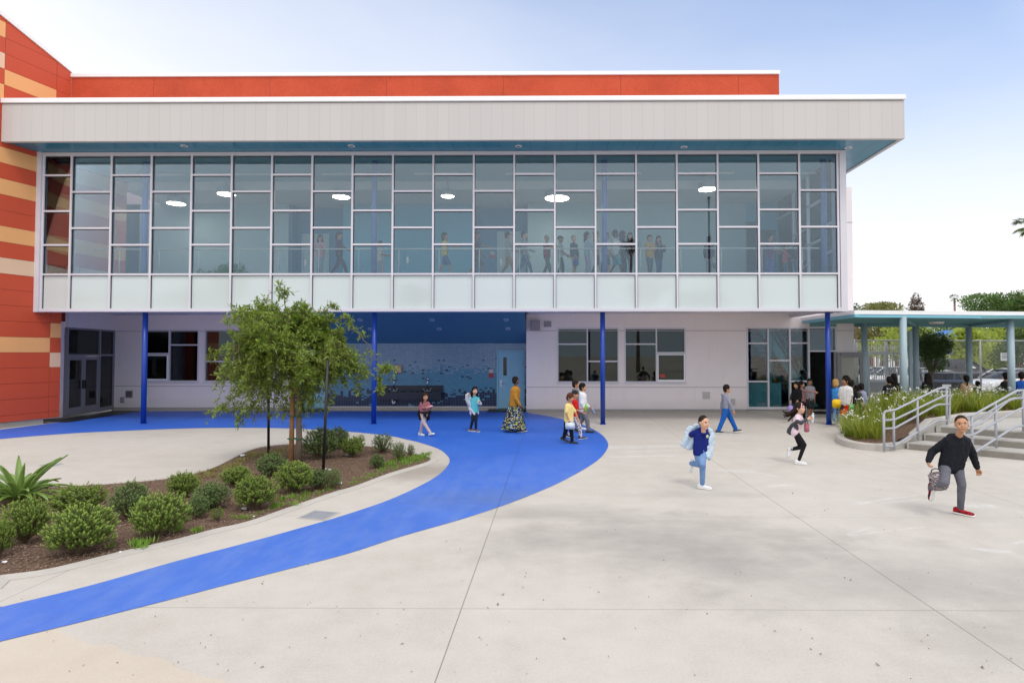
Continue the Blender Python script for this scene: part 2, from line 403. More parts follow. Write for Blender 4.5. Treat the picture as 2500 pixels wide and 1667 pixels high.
# ================================================================== GROUND
def _concrete():
    t = NT('concrete'); co = t.coord('World'); x, y, z = t.xyz(co)
    n1 = t.noise(co, .35, 6, .6); n2 = t.noise(co, 2.6, 6, .65); n3 = t.noise(co, 46, 4, .7); n4 = t.noise(t.map(co, (.85, 1.1, 1)), 1.1, 6, .65)
    f = t.math('ADD', t.math('ADD', t.math('MULTIPLY', n1, .35), t.math('MULTIPLY', n2, .3)), t.math('MULTIPLY', n3, .35))
    c = t.ramp(f, [(.32, (.42, .382, .335)), (.5, (.518, .480, .434)), (.68, (.585, .545, .498))])
    # worn, damp looking stain with a ragged outline, and fainter ones
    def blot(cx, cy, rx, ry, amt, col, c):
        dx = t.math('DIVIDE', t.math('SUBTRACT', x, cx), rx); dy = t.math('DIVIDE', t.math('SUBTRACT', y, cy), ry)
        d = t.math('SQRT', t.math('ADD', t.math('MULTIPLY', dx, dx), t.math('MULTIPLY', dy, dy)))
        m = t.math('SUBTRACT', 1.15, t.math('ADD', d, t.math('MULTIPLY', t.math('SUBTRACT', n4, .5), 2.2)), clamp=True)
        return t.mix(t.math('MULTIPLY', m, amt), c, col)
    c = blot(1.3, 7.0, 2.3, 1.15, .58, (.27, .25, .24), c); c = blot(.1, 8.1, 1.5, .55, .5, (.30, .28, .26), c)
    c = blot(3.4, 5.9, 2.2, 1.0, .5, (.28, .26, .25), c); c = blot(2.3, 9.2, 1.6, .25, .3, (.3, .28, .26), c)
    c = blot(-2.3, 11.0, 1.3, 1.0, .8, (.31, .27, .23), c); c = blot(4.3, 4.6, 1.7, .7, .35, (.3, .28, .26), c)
    warm = t.math('LESS_THAN', t.math('ADD', t.math('ADD', y, t.math('MULTIPLY', x, .42)), t.math('MULTIPLY', t.math('SUBTRACT', n2, .5), .5)), 3.05)
    c = t.mix(t.math('MULTIPLY', warm, .35), c, (.62, .50, .36))
    specks = t.math('GREATER_THAN', t.noise(co, 110, 2, .5), .72); c = t.mix(t.math('MULTIPLY', specks, .35), c, (.2, .18, .16))
    jl = None
    for a, b, wd, fade in ((x, -.79, .005, .8), (x, 3.27, .005, .8), (x, 6.75, .006, .6), (x, -4.9, .006, .5), (y, 5.12, .005, .55), (y, 7.97, .005, .35), (y, 11.4, .006, .35), (y, 19.4, .01, .6), (y, 3.0, .005, .4)):
        j = t.math('MULTIPLY', t.line(a, b, wd), fade); jl = j if jl is None else t.math('MAXIMUM', jl, j)
    c = t.mix(t.math('MULTIPLY', jl, .75), c, (.09, .08, .07))
    # scuffed children's chalk: broken pale strokes
    ch = None
    def seg(ax, ay, bx, by, wd, a):
        nonlocal ch
        L2 = (bx-ax)**2+(by-ay)**2
        u = t.math('DIVIDE', t.math('ADD', t.math('MULTIPLY', t.math('SUBTRACT', x, ax), bx-ax), t.math('MULTIPLY', t.math('SUBTRACT', y, ay), by-ay)), L2, clamp=True)
        qx = t.math('SUBTRACT', x, t.math('MULTIPLY_ADD', u, bx-ax, ax)); qy = t.math('SUBTRACT', y, t.math('MULTIPLY_ADD', u, by-ay, ay))
        d = t.math('SQRT', t.math('ADD', t.math('MULTIPLY', qx, qx), t.math('MULTIPLY', qy, qy)))
        m = t.math('MULTIPLY', t.math('SUBTRACT', 1, t.math('DIVIDE', d, wd), clamp=True), a); ch = m if ch is None else t.math('MAXIMUM', ch, m)
    for (p, q, wd, a) in (((1490,1092),(1640,1088),.28,.9),((1530,1102),(1650,1098),.12,.8),((1500,1115),(1640,1111),.16,.8),((1770,1148),(1835,1151),.18,.8),((1835,1151),(1900,1163),.09,.6),
                     ((1880,1186),(1930,1183),.1,.9),((2085,1229),(2240,1208),.03,1),((2100,1231),(2180,1214),.03,1),((2150,1228),(2235,1220),.03,1),((2069,1307),(2260,1285),.025,.9),((2069,1304),(2130,1286),.025,.8),
                     ((2069,1307),(2090,1311),.025,.8),((2372,1235),(2420,1234),.16,1),((2390,1340),(2460,1347),.1,1),((2470,1328),(2500,1320),.04,.8),((1600,1075),(1680,1078),.12,.5),((2400,1280),(2450,1276),.1,.4)):
        a_, b_ = G(*p), G(*q); seg(a_.x, a_.y, b_.x, b_.y, wd, a)
    brk = t.math('MULTIPLY_ADD', t.noise(co, 9, 5, .7), 3.2, -1.1, clamp=True)
    c = t.mix(t.math('MULTIPLY', t.math('MULTIPLY', ch, brk), .55), c, (.70, .74, .77))
    t.set(c, t.math('MULTIPLY_ADD', n2, .25, .65), .35); t.bump(t.math('ADD', n3, t.math('MULTIPLY', jl, -2)), .25, .004); return t.m
concrete = _concrete()
def _bluecourt():
    t = NT('blue_rubber_paint'); co = t.coord('World'); x, y, z = t.xyz(co)
    n1 = t.noise(co, .6, 6, .65); n2 = t.noise(co, 5, 6, .7); n3 = t.noise(co, 80, 3)
    f = t.math('ADD', t.math('MULTIPLY', n1, .5), t.math('ADD', t.math('MULTIPLY', n2, .3), t.math('MULTIPLY', n3, .2)))
    c = t.ramp(f, [(.3, (.016, .10, .51)), (.55, (.030, .134, .60)), (.75, (.06, .18, .64))])
    dusty = t.math('MULTIPLY_ADD', t.noise(t.map(co, (1.5, .5, 1)), 2.2, 6, .75), 2.4, -1.0, clamp=True)
    near = t.math('DIVIDE', t.math('SUBTRACT', 13.5, y), 4.5, clamp=True)   # the worn, dusty end of the track
    c = t.mix(t.math('MULTIPLY_ADD', t.math('MULTIPLY', dusty, t.math('MULTIPLY_ADD', near, .8, .2)), .34, t.math('MULTIPLY', near, .14)), c, (.25, .34, .56))
    scuff = t.math('MULTIPLY', t.math('GREATER_THAN', t.noise(t.map(co, (1, 3, 1), rot=(0, 0, .5)), 7, 6, .8), .66), t.math('GREATER_THAN', n1, .48)); c = t.mix(t.math('MULTIPLY', scuff, .3), c, (.30, .36, .50))
    dx_ = t.math('DIVIDE', t.math('ADD', x, .9), 1.7); dy_ = t.math('DIVIDE', t.math('SUBTRACT', y, 8.9), .8); dd_ = t.math('SQRT', t.math('ADD', t.math('MULTIPLY', dx_, dx_), t.math('MULTIPLY', dy_, dy_)))
    grime = t.math('SUBTRACT', 1.1, t.math('ADD', dd_, t.math('MULTIPLY', t.math('SUBTRACT', n2, .5), 1.6)), clamp=True); c = t.mix(t.math('MULTIPLY', grime, .5), c, (.10, .16, .36))
    j = t.math('MAXIMUM', t.line(x, -.79, .006), t.line(y, 8.9, .004)); c = t.mix(t.math('MULTIPLY', j, .6), c, (.03, .06, .2))
    t.set(c, t.math('MULTIPLY_ADD', n2, .2, .42), .4); t.bump(n3, .25, .003); return t.m
bluecourt = _bluecourt()
m = MB(); m.sheet([(-400, -300), (400, -300), (400, 600), (-400, 600)], 0); tag(m.build('ground', concrete), kind='structure')
z6, z7 = zoom(480, 980, 3.618), zoom(0, 1000, 2.766); z3 = zoom(980, 880, 4.52)
outer = [(-90,1590),(0,1566),(174,1524),(376,1473.6),(578,1421),(700,1390),(850,1351),(977,1310),(1131,1266),(1250,1226),(1345,1187.5),(1400,1160),(1440,1136.6),(1466.7,1116.7),(1481,1098),(1485,1087),(1481,1074.7),(1466.7,1059),(1442,1044.8),(1411,1032.7),(1376,1023.8),(1334,1015),(1291,1008.3)]
inner = [(-90,1506),(0,1482.6),(217,1430),(434,1368.8),(590.6,1328),(729,1290),(845,1256),(950,1220),(1035,1181),(1077,1154),(1095,1133),(1097.5,1121),(1088.4,1108),(1068.5,1094.7),(1024,1080),(980,1069.8),(963.7,1066),(894.6,1057.4),(820,1051.5),(756,1047.7),(646,1044.4),(480,1045),(325,1050.6),(173,1057.8),(0,1071.6),(-90,1080)]
gp = lambda pts: [G(*p)[:2] for p in pts]
oc = smooth_poly(gp(outer), 5, False); ic = smooth_poly(gp(inner), 5, False)
far = [G(1285, 1003.5)[:2], G(741, 1003.5)[:2], G(700, 1003.5)[:2], G(341, 1004)[:2], G(126, 1033)[:2], G(-90, 1060)[:2]]
m = MB(); m.sheet(oc+far+ic[::-1], .004); tag(m.build('blue_path', bluecourt), kind='structure')
# planting bed in the foreground island
bed = [(-80,1425),(0,1408.5),(126.5,1390.5),(289,1350.7),(434,1318),(520.6,1294.6),(604,1275.7),(715,1237),(812,1204),(870,1187),(950,1157),(1030,1133.5),(1050,1124),(1046,1117.5),(1010,1109),(960,1098),(889,1090),(800,1086),(707,1086),(657,1090),(615,1099),(582,1114),(530,1140),(480,1157),(400,1171),(253,1184),(119,1190),(-80,1197)]
bedg = smooth_poly(gp(bed), 4)
def _mulch():
    t = NT('mulch_soil'); co = t.coord('World'); n = t.noise(co, 30, 5, .7); n1 = t.noise(co, 2, 4)
    c = t.ramp(n, [(.3, (.05, .033, .024)), (.5, (.155, .10, .072)), (.7, (.30, .215, .16))]); c = t.mix(t.math('MULTIPLY', n1, .35), c, (.16, .075, .045))
    t.set(c, .95, .2); t.bump(n, .9, .03); return t.m
mulch = _mulch()
m = MB(); m.sheet(bedg, .008); tag(m.build('planting_bed', mulch), kind='structure')
ring_o = offset_poly(bedg, .15); m = MB(); n = len(bedg); vs = []; H1 = .024
for a, b in zip(bedg, ring_o): vs += [(a[0], a[1], .0), (a[0], a[1], H1-.006), (a[0]*.9+b[0]*.1, a[1]*.9+b[1]*.1, H1), (a[0]*.1+b[0]*.9, a[1]*.1+b[1]*.9, H1-.012), (b[0], b[1], H1-.016), (b[0], b[1], 0)]
fs = []
for i in range(n):
    j = (i+1) % n
    for k in range(5): fs.append((i*6+k, j*6+k, j*6+k+1, i*6+k+1))
m.add(vs, fs); tag(m.build('kerb', curb_light := paint('curb_light', (.47, .44, .40), .85, .09, 5, .3, 120)), kind='structure')
# mulch chips, dry leaves and weeds: uncountable
def inside(p, poly):
    c = False; j = len(poly)-1
    for i in range(len(poly)):
        if (poly[i][1] > p[1]) != (poly[j][1] > p[1]) and p[0] < (poly[j][0]-poly[i][0])*(p[1]-poly[i][1])/(poly[j][1]-poly[i][1])+poly[i][0]: c = not c
        j = i
    return c
def scatter(poly, n, rnd, edge=None):
    xs = [p[0] for p in poly]; ys = [p[1] for p in poly]; out = []; k = 0
    while len(out) < n and k < n*40:
        k += 1; p = (rnd.uniform(max(min(xs), -11), max(xs)), rnd.uniform(min(ys), max(ys)))
        if inside(p, poly): out.append(p)
    return out
rnd = random.Random(3)
chipm = []
for nm, a, b in (('bark_chips', (.11, .068, .046), (.36, .255, .19)),):
    chip_mat = leafmat('bark_chip', a, b, 0, .9)
def chips(poly, n, z0, name, zf=None, rnd=rnd):
    pts = scatter(poly, n, rnd); m = MB()
    for x, y in pts:
        L, W, T = rnd.uniform(.010, .036), rnd.uniform(.003, .008), rnd.uniform(.002, .005); a = rnd.uniform(0, 6.28); tl = rnd.uniform(-.5, .5)
        d = Vector((math.cos(a)*math.cos(tl), math.sin(a)*math.cos(tl), math.sin(tl)))*L*.5; s = Vector((-math.sin(a), math.cos(a), rnd.uniform(-.4, .4)))*W
        c = Vector((x, y, (zf((x, y)) if zf else z0)+rnd.uniform(0, .018))); u = Vector((0, 0, T))
        m.add([c-d-s, c+d-s*.6, c+d+s*.7, c-d+s, c-d*.9-s*.6+u, c+d*.8-s*.5+u, c+d*.9+s*.4+u, c-d+s*.7+u], [(4,5,6,7),(0,1,5,4),(1,2,6,5),(2,3,7,6),(3,0,4,7)])
    return tag(m.build(name, chip_mat), kind='stuff', label='brown bark mulch chips strewn over the planting bed soil')
chips(bedg, 15000, .01, 'bark_mulch')
# small grass and weeds along the edge of the bed
weed_mat = leafmat('weed_green', (.10, .22, .02), (.26, .42, .05), .3)
dry_mat = leafmat('dry_weed', (.20, .20, .05), (.34, .28, .10), .2)
def tufts(spots, name, mat, label, seed=5, h=.065):
    r = random.Random(seed); pos, di, nr, L, W = [], [], [], [], []
    for x, y, s in spots:
        for k in range(r.randint(12, 22)):
            a = r.uniform(0, 6.28); t = r.uniform(.3, 1.2)
            pos.append((x+r.gauss(0, .03), y+r.gauss(0, .03), .01)); di.append((math.cos(a)*t, math.sin(a)*t, 1)); nr.append((math.cos(a), math.sin(a), -t*.5)); L.append(r.uniform(.5, 1.2)*h*s); W.append(r.uniform(.006, .014)*s)
    v, f = leaf_mesh(pos, di, nr, L, W); return tag(np_obj(name, v, f, mat), label, None, None, 'stuff')
r = random.Random(11); sp = []
for k in range(120):
    t = r.random(); i = t**.6
    px = 560+i*490; py = np.interp(px, [560,604,715,812,870,950,1030,1050], [1285,1272,1233,1200,1184,1153,1130,1122])-abs(r.gauss(0, 7))-2
    g = G(px, py); sp.append((g.x, g.y, r.uniform(.4, 1.0)))
for k in range(60):
    px = r.uniform(930, 1045); py = np.interp(px, [930, 1045], [1148, 1122])-r.uniform(2, 14); g = G(px, py); sp.append((g.x, g.y, r.uniform(.8, 1.5)))
for c in ((345,1337),(355,1330),(290,1345),(470,1298),(490,1300),(705,1222),(720,1218),(690,1236),(585,1268)):
    g = G(*c)
    for k in range(3): sp.append((g.x+r.gauss(0, .08), g.y+r.gauss(0, .06), r.uniform(.9, 1.8)))
tufts(sp, 'green_weeds', weed_mat, 'low bright green weeds growing along the kerb of the bed')
sp = []
for k in range(150):
    px = r.uniform(440, 700); py = np.interp(px, [440, 530, 582, 615, 700], [1166, 1143, 1118, 1104, 1092])+abs(r.gauss(0, 10))+4; g = G(px, py); sp.append((g.x, g.y, r.uniform(.6, 1.3)))
tufts(sp, 'dry_weeds', dry_mat, 'thin yellowed weeds along the back kerb of the bed', 6)
# litter specks on the paving: chips of wood and dry leaves, uncountable
m = MB(); r = random.Random(21)
for k in range(190):
    px, py = r.uniform(-50, 2550), 1060+600*r.random()**.8; g = G(px, py)
    if inside((g.x, g.y), bedg): continue
    L = r.uniform(.004, .011)*(2.4 if r.random() < .1 else 1); a = r.uniform(0, 3.14); d = Vector((math.cos(a), math.sin(a), 0))*L; s = Vector((-math.sin(a), math.cos(a), 0))*L*r.uniform(.2, .6); c = Vector((g.x, g.y, .006)); u = Vector((0, 0, r.uniform(.003, .008)))
    m.add([c-d, c-s*.8, c+d, c+s, c-d*.4+u, c+d*.5+u], [(0,1,4),(1,5,4),(1,2,5),(2,3,5),(3,4,5),(3,0,4)])
tag(m.build('paving_litter', leafmat('litter', (.12, .08, .055), (.42, .34, .27), 0, .9)), 'tiny wood chips and leaf bits scattered over the paving', None, None, 'stuff')
# drain grate and utility cover
gq = [G(*p) for p in ((730,1264.3),(768,1247),(826,1251.8),(788.5,1268.6))]
cx = sum(gq, Vector())/4; ga = gq[2]-gq[1]; gb = gq[0]-gq[1]
drain = thing('drain_grate', 'square grey steel drain grate set in the paving beside the blue path', 'drain grate', (cx.x, cx.y, 0))
m = MB(); o0 = gq[1]; e = lambda u, v, z: tuple((o0+ga*u+gb*v).xy)+(z,)
for (u0, u1, v0, v1) in ((-.06,1.06,-.06,0),(-.06,1.06,1,1.06),(-.06,0,0,1),(1,1.06,0,1)):
    m.add([e(u0,v0,.001),e(u1,v0,.001),e(u1,v1,.001),e(u0,v1,.001),e(u0,v0,.008),e(u1,v0,.008),e(u1,v1,.008),e(u0,v1,.008)], [(4,5,6,7),(0,1,5,4),(1,2,6,5),(2,3,7,6),(3,0,4,7)])
m.build('frame', curb_light, drain)
m = MB(); m.add([e(0,0,.002),e(1,0,.002),e(1,1,.002),e(0,1,.002)], [(0,1,2,3)]); m.build('pit', dark_void, drain)
m = MB()
for i in range(14):
    u = (i+.2)/14; m.add([e(u,0,.003),e(u+.04,0,.003),e(u+.04,1,.003),e(u,1,.003),e(u,0,.010),e(u+.04,0,.010),e(u+.04,1,.010),e(u,1,.010)], [(4,5,6,7),(0,1,5,4),(1,2,6,5),(2,3,7,6),(3,0,4,7)])
for j in range(5):
    v = (j+.2)/5; m.add([e(0,v,.003),e(1,v,.003),e(1,v+.06,.003),e(0,v+.06,.003),e(0,v,.009),e(1,v,.009),e(1,v+.06,.009),e(0,v+.06,.009)], [(4,5,6,7),(0,1,5,4),(1,2,6,5),(2,3,7,6),(3,0,4,7)])
m.build('bars', galv, drain)
uq = [G(*p)[:2] for p in ((94,1136.5),(122,1130),(156,1132),(130,1138))]; m = MB(); m.prism(uq, .0, .007)
tag(anchor(m.build('utility_cover', paint('cover_grey', (.33, .35, .36), .7, .1, 6, .4, 90)), (*uq[0], 0)), 'flat grey utility cover in the paving behind the spiky agave', 'utility cover')
# litter pieces one can see
trash_mat = paint('paper_white', (.75, .76, .78), .5)
def crumple(px, py, s, label, name='litter_scrap', mat=trash_mat, seed=0):
    rr = random.Random(seed); g = G(px, py); bm = bmesh.new(); bmesh.ops.create_icosphere(bm, subdivisions=2, radius=s)
    for v in bm.verts:
        v.co *= rr.uniform(.55, 1.15); v.co.z = v.co.z*.45+s*.25
    me = bpy.data.meshes.new(name); bm.to_mesh(me); bm.free(); me.materials.append(mat); o = bpy.data.objects.new(name, me); COL.objects.link(o); o.location = (g.x, g.y, .02); tag(o, label, 'litter', 'scraps of litter in the planting bed')
for i, (px, py, s, lb) in enumerate(((11,1377,.028,'round white scrap of litter on the mulch at the left end of the bed'),(293,1352,.018,'small white scrap at the front kerb below the big round shrubs'),(596,1246,.04,'crumpled clear plastic scrap under the front shrub near the drain grate'),
        (620,1264,.015,'tiny white scrap on the mulch above the drain grate'),(827,1184,.05,'crumpled white plastic bag under the small shrubs by the right black stake'),(805,1150,.035,'white paper scrap at the foot of the right black stake'),(795,1147,.025,'little white scrap touching the right black stake'),
        (593,1115,.06,'pale torn paper lying against the back kerb'),(848,1114,.05,'clear plastic cup litter among the back shrubs'),(928,1142,.025,'white scrap beneath the lone small dark shrub'))): crumple(px, py, s, lb, seed=i)
# ================================================================== SCHOOL BUILDING
YG, YC, YF, YP = 17.85, 18.2, 16.82, 18.75
YWL, YWR, YT, YI = 22.3, 21.8, 22.6, 22.9
ZS, ZFL = 3.64, 4.80
bld = thing('school_building', 'two storey school block with glass upper corridor, grey fascia and red end wall', 'school building', (0, 22, 0))
def X(px, Y, py=861): return P(px, py, Y).x
def Zp(py, Y, px=1337): return P(px, py, Y).z
WX0 = P(96, 371, YG).x
def wx(Y): return WX0+.257*(Y-YG)          # red end wall line in plan
YP = PV(173.5, 182, (wx(10), 10), (wx(20), 20)).y
zt, zb, zsp = Zp(374, YG), Zp(756.7, YG), Zp(668.8, YG)
# --- curtain wall
x1 = X(172.8, YG, 560); x19 = X(1952.2, YG, 560); pitch = (x19-x1)/18
xs = [X(105, YG, 560)]+[x1+pitch*i for i in range(19)]+[X(2046, YG, 560)]
hA = [Zp(v, YG) for v in (466.4, 555.3)]; hB = [Zp(v, YG) for v in (425.5, 513.4, 596.5)]
MW, MD = .058, .13
for i in range(20):
    a, b = xs[i], xs[i+1]; hs = hB if i % 2 == 0 else hA
    fr = MB()
    l0 = a-MW/2 if i == 0 else a+MW/2
    if i == 0: fr.box(a-MW/2, a+MW/2, YG-.03, YG+MD, zb+.05, zt-.05)
    fr.box(b-MW/2, b+MW/2, YG-.03, YG+MD, zb+.05, zt-.05)
    for z in hs+[zsp]: fr.box(a+MW/2, b-MW/2, YG-.028, YG+MD-.01, z-.028, z+.028)
    bay = fr.build('glazing_bay', white_metal, bld)
    pm = MB(); e = sorted(hs+[zsp, zt-.05])
    for k in range(len(e)-1): pm.box(a+MW/2, b-MW/2, YG+.03, YG+.042, e[k]+(.028), e[k+1]-(.028 if k < len(e)-2 else 0))
    pm.build('pane', pane_glass, bay)
    sm = MB(); sm.box(a+MW/2, b-MW/2, YG+.03, YG+.05, zb+.05, zsp-.028); sm.build('spandrel_panel', spandrel, bay)
    gk = MB(); g_ = .012
    for z0, z1 in [(e[k]+.028, e[k+1]-.028) for k in range(len(e)-1)]+[(zb+.05, zsp-.028)]:   # dark gaskets seen beside the panes
        gk.box(a+MW/2, a+MW/2+g_, YG+.005, YG+.029, z0, z1); gk.box(b-MW/2-g_, b-MW/2, YG+.005, YG+.029, z0, z1); gk.box(a+MW/2+g_, b-MW/2-g_, YG+.005, YG+.029, z1-g_, z1)
    gk.build('gasket', black_paint, bay)
m = MB(); xl, xr = X(87, YG, 560), X(2061, YG, 560)
m.box(xs[0]-MW/2, xr-.14, YG-.05, YG+.14, zt-.05, zt+.05); m.box(xs[0]-MW/2, xr-.14, YG-.06, YG+.3, zb-.05, zb+.05)
m.box(xl, xs[0]-MW/2-.003, YG-.09, YG+.16, zb-.06, zt+.06); m.box(xr-.137, xr+.06, YG-.05, YG+.5, zb-.06, zt+.05)
m.build('curtain_wall_frame', white_metal, bld, bevel=.006)
m = MB(); m.box(xr-.10, xr, YG+.5, YI, zb, zsp); ew = m.build('end_glazing', white_metal, bld)
m = MB()
for y in (19.0, 20.2, 21.4): m.box(xr-.12, xr-.02, y-.03, y+.03, zsp, zt)
for y0, y1, z in ((18.35,18.97,6.3),(18.35,18.97,5.4),(19.03,20.17,7.2),(19.03,20.17,5.9),(20.23,21.37,6.5),(20.23,21.37,5.2),(21.43,22.9,7.4),(21.43,22.9,6.1)): m.box(xr-.12, xr-.02, y0, y1, z-.03, z+.03)
m.build('end_mullions', white_metal, ew); m = MB(); m.box(xr-.07, xr-.058, YG+.5, YI, zsp, zt); m.build('pane', clear_glass, ew)
# --- roof slab, fascia, coping, soffit
zf0, zf1 = Zp(341.5, YF), Zp(250, YF); xfl, xfr = X(4, YF, 300), X(2209, YF, 340)
m = MB(); m.box(xfl, xfr, YF, YF+.12, zf0, zf1); m.box(xfr-.12, xfr, YF+.12, 26.8, zf0, zf1); m.build('fascia', fascia_metal, bld)
m = MB(); m.box(xfl-.01, xfr+.03, YF-.05, YF+.3, zf1+.03, zf1+.17); m.box(xfr-.28, xfr+.028, YF+.3, 26.8, zf1+.03, zf1+.168); m.build('coping', white_coping, bld, bevel=.012)
m = MB(); m.box(xfl, xfr-.01, YF+.02, YF+.2, zf1, zf1+.03); m.build('fascia_shadow_line', paint('shadow_line_grey', (.28, .26, .25), .6), bld)  # shadow line below the coping, put in as a dark grey strip
m = MB(); m.prism([(wx(YF+.12)+.03, YF+.12), (xfr-.121, YF+.12), (xfr-.121, 26.8), (xr+.061, 26.8), (xr+.061, YG+.14), (xl-.0, YG+.14), (wx(YG+.14)+.01, YG+.14)], zf0+.02, zf0+.06); m.build('eaves_soffit', teal_soffit, bld)
m = MB(); m.prism([(wx(YF+.12)+.01, YF+.13), (xfr-.13, YF+.13), (xfr-.13, 26.7), (-15.2, 26.7)], zf0+.35, zf1-.03); m.build('roof', soffit_white, bld)
for px, py in ((450,357),(858,357),(1266,357.5),(1670,359.5),(2071,361)):
    d = ray(px, py); p = C0+d*((zf0+.015-CH)/d.z); m = MB(); m.cyl((p.x, p.y, zf0+.005), (p.x, p.y, zf0+.02), .1, n=20); lt = m.build('recessed_light', white_coping, bld)
    m = MB(); m.cyl((p.x, p.y, zf0+.001), (p.x, p.y, zf0+.006), .072, n=20); m.build('lens', alu_grey, lt)
# --- red parapet behind
zp0, zp1 = zf1-.3, Zp(184.5, YP); xp0, xp1 = wx(YP)+.02, X(1902, YP, 200)
m = MB(); m.box(xp0, xp1, YP, 26, zp0, zp1); m.build('parapet', red_stucco, bld)
m = MB(); m.box(xp0, xp1+.02, YP-.05, 26.05, zp1, zp1+.115); m.build('parapet_coping', white_coping, bld, bevel=.01)
# --- red end wall of panels, seen along its face
def roofz(Y): return Zp(179, YP, 173)+(YP-Y)*(Zp(47, 16.86, 0)-Zp(179, YP, 173))/(YP-16.86)
row = .4615; zr = lambda k: 2.21+row*k
wp0, wp1 = (wx(10), 10), (wx(20), 20); wy = lambda px, py: PV(px, py, wp0, wp1).y
yA, yB, yC = wy(10, 160), wy(137, 200), wy(120.4, 840)
def pcol(k, seg):
    if seg == 'low': return 0
    if k == 0: return 1
    return {5: 2, 7: 1, 10: 1, 12: 1, 17: 1}.get(k, 0)
nrm = Vector((1, -.257, 0)).normalized(); dw = Vector((.257, 1, 0)).normalized()
def wpt(Y, z, off): return Vector((wx(Y), Y, z))+nrm*off
m = MB()
def panel(y0, y1, z0, z1, mi, z1b=None):
    g_ = .004; y0 += g_; y1 -= g_; z0 += g_; z1 -= g_; zz = z1 if z1b is None else z1b-g_
    if z1 <= z0: return
    a = [wpt(y0, z0, .03), wpt(y1, z0, .03), wpt(y1, zz, .03), wpt(y0, z1, .03)]; b = [wpt(y0, z0, 0), wpt(y1, z0, 0), wpt(y1, zz, 0), wpt(y0, z1, 0)]
    m.mi = mi; m.add(a+b, [(3,2,1,0),(0,1,5,4),(1,2,6,5),(2,3,7,6),(3,0,4,7)])
yend = wy(145, 940)
for k in range(-5, 6):
    z0, z1 = max(zr(k), .17), zr(k+1)
    if z1 <= .18: continue
    if k >= 3: segs = [(16.3, YG+.1)]
    else: segs = [(16.3, yC)]
    for s0, s1 in segs: panel(s0, s1, z0, z1, pcol(k, 'w'))
    if k < 3: panel(yC, yend, z0, z1, {1: 1, 0: 0, -1: 2}.get(k, 0))
for k in range(6, 30):
    z0, z1 = zr(k), zr(k+1)
    upper = k >= 16
    segs = [(16.3, yA), (yA, yB), (yB, 20.6)] if upper else [(16.3, 20.6)]
    for si, (s0, s1) in enumerate(segs):
        ta, tb = roofz(s0), roofz(s1)
        if upper and s1 > 20: s1 = YP; tb = roofz(s1)
        c = pcol(k, 'w')
        if upper:
            c = {(17, 1): 1, (18, 0): 2, (16, 0): 1, (20, 0): 1}.get((k, si), 0)
        if tb <= z0+.02 and ta <= z0+.02: continue
        if tb >= z1: panel(s0, s1, z0, z1, c)
        elif ta >= z1:
            yc = s0+(s1-s0)*(ta-z1)/(ta-tb); panel(s0, yc, z0, z1, c); panel(yc-.008, s1, z0, z1, c, max(tb, z0+.01))
        else: 
            if tb < z0:
                s1 = s0+(s1-s0)*(ta-z0)/(ta-tb); tb = z0+.012
            panel(s0, s1, z0, ta, c, tb)
m.build('red_panel_wall', [red_panel, tan_panel, cream_panel], bld)
m = MB(); th = -.3
for (y0, y1, z0, z1, zb_) in ((16.3, yend, .17, 3.2, 3.2), (16.3, YP, 3.2, roofz(16.3), roofz(YP))):
    a = [wpt(y0, z0, -.001), wpt(y1, z0, -.001), wpt(y1, zb_, -.001), wpt(y0, z1, -.001)]; b = [wpt(y0, z0, th), wpt(y1, z0, th), wpt(y1, zb_, th), wpt(y0, z1, th)]
    m.add(a+b, [(3,2,1,0),(0,1,5,4),(1,2,6,5),(2,3,7,6),(3,0,4,7),(4,5,6,7)])
m.build('wall_backing', paint('backing_red', (.12, .01, .005), .8), bld)
m = MB(); a = [wpt(16.25, roofz(16.25), .07), wpt(YP, roofz(YP), .07), wpt(YP, roofz(YP), -.35), wpt(16.25, roofz(16.25), -.35)]
m.add(a+[v+Vector((0, 0, .125)) for v in a], [(0,1,2,3),(7,6,5,4),(0,4,5,1),(1,5,6,2),(2,6,7,3),(3,7,4,0)]); m.build('sloped_coping', white_coping, bld)
m = MB(); m.add([wpt(16.3, 0, -.02), wpt(18.15, 0, -.02), wpt(18.15, .168, -.02), wpt(16.3, .168, -.02), wpt(16.3, 0, -.3), wpt(18.15, 0, -.3), wpt(18.15, .168, -.3), wpt(16.3, .168, -.3)], [(3,2,1,0),(4,5,6,7),(1,2,6,5),(2,3,7,6),(0,3,7,4)]); m.build('plinth', curb_grey, bld)
m = MB(); m.prism([(wx(16.3)-.04, 16.32), (wx(16.3)-9, 18.6), (wx(16.3)-9, 18.9), (wx(16.5)-.08, 16.7)], 0, roofz(16.3)-.02); m.build('end_return', red_panel, bld)
# --- lower storey: soffit, columns
m = MB(); xnl, xnr = X(727, YT), X(1285, YWR)
SL = zb-.05
m.prism([(wx(YG+.3)-.3, YG+.31), (xr+.05, YG+.31), (xr+.05, YWR+.3), (xnr+.2, YWR+.3), (xnr, 20.6), (xnl, 20.6), (xnl-.2, YWL+.3), (-18.2, YWL+.3)], ZS, ZS+.12); m.build('soffit', soffit_white, bld)
m = MB(); m.box(xs[0], xr, YG+.3, YG+.305, SL, ZS+.1); m.build('soffit_edge', soffit_white, bld)
m = MB(); a = [(xnl, 20.6, ZS+.02), (xnr, 20.6, ZS+.02), (xnr, YT, 2.56), (xnl, YT, 2.56)]
m.add(a+[(x, y, z+.08) for x, y, z in a], [(3,2,1,0),(4,5,6,7),(0,1,5,4)]); m.build('sloped_ceiling', paint('ceiling_blue', (.07, .20, .34), .5, .04), bld)
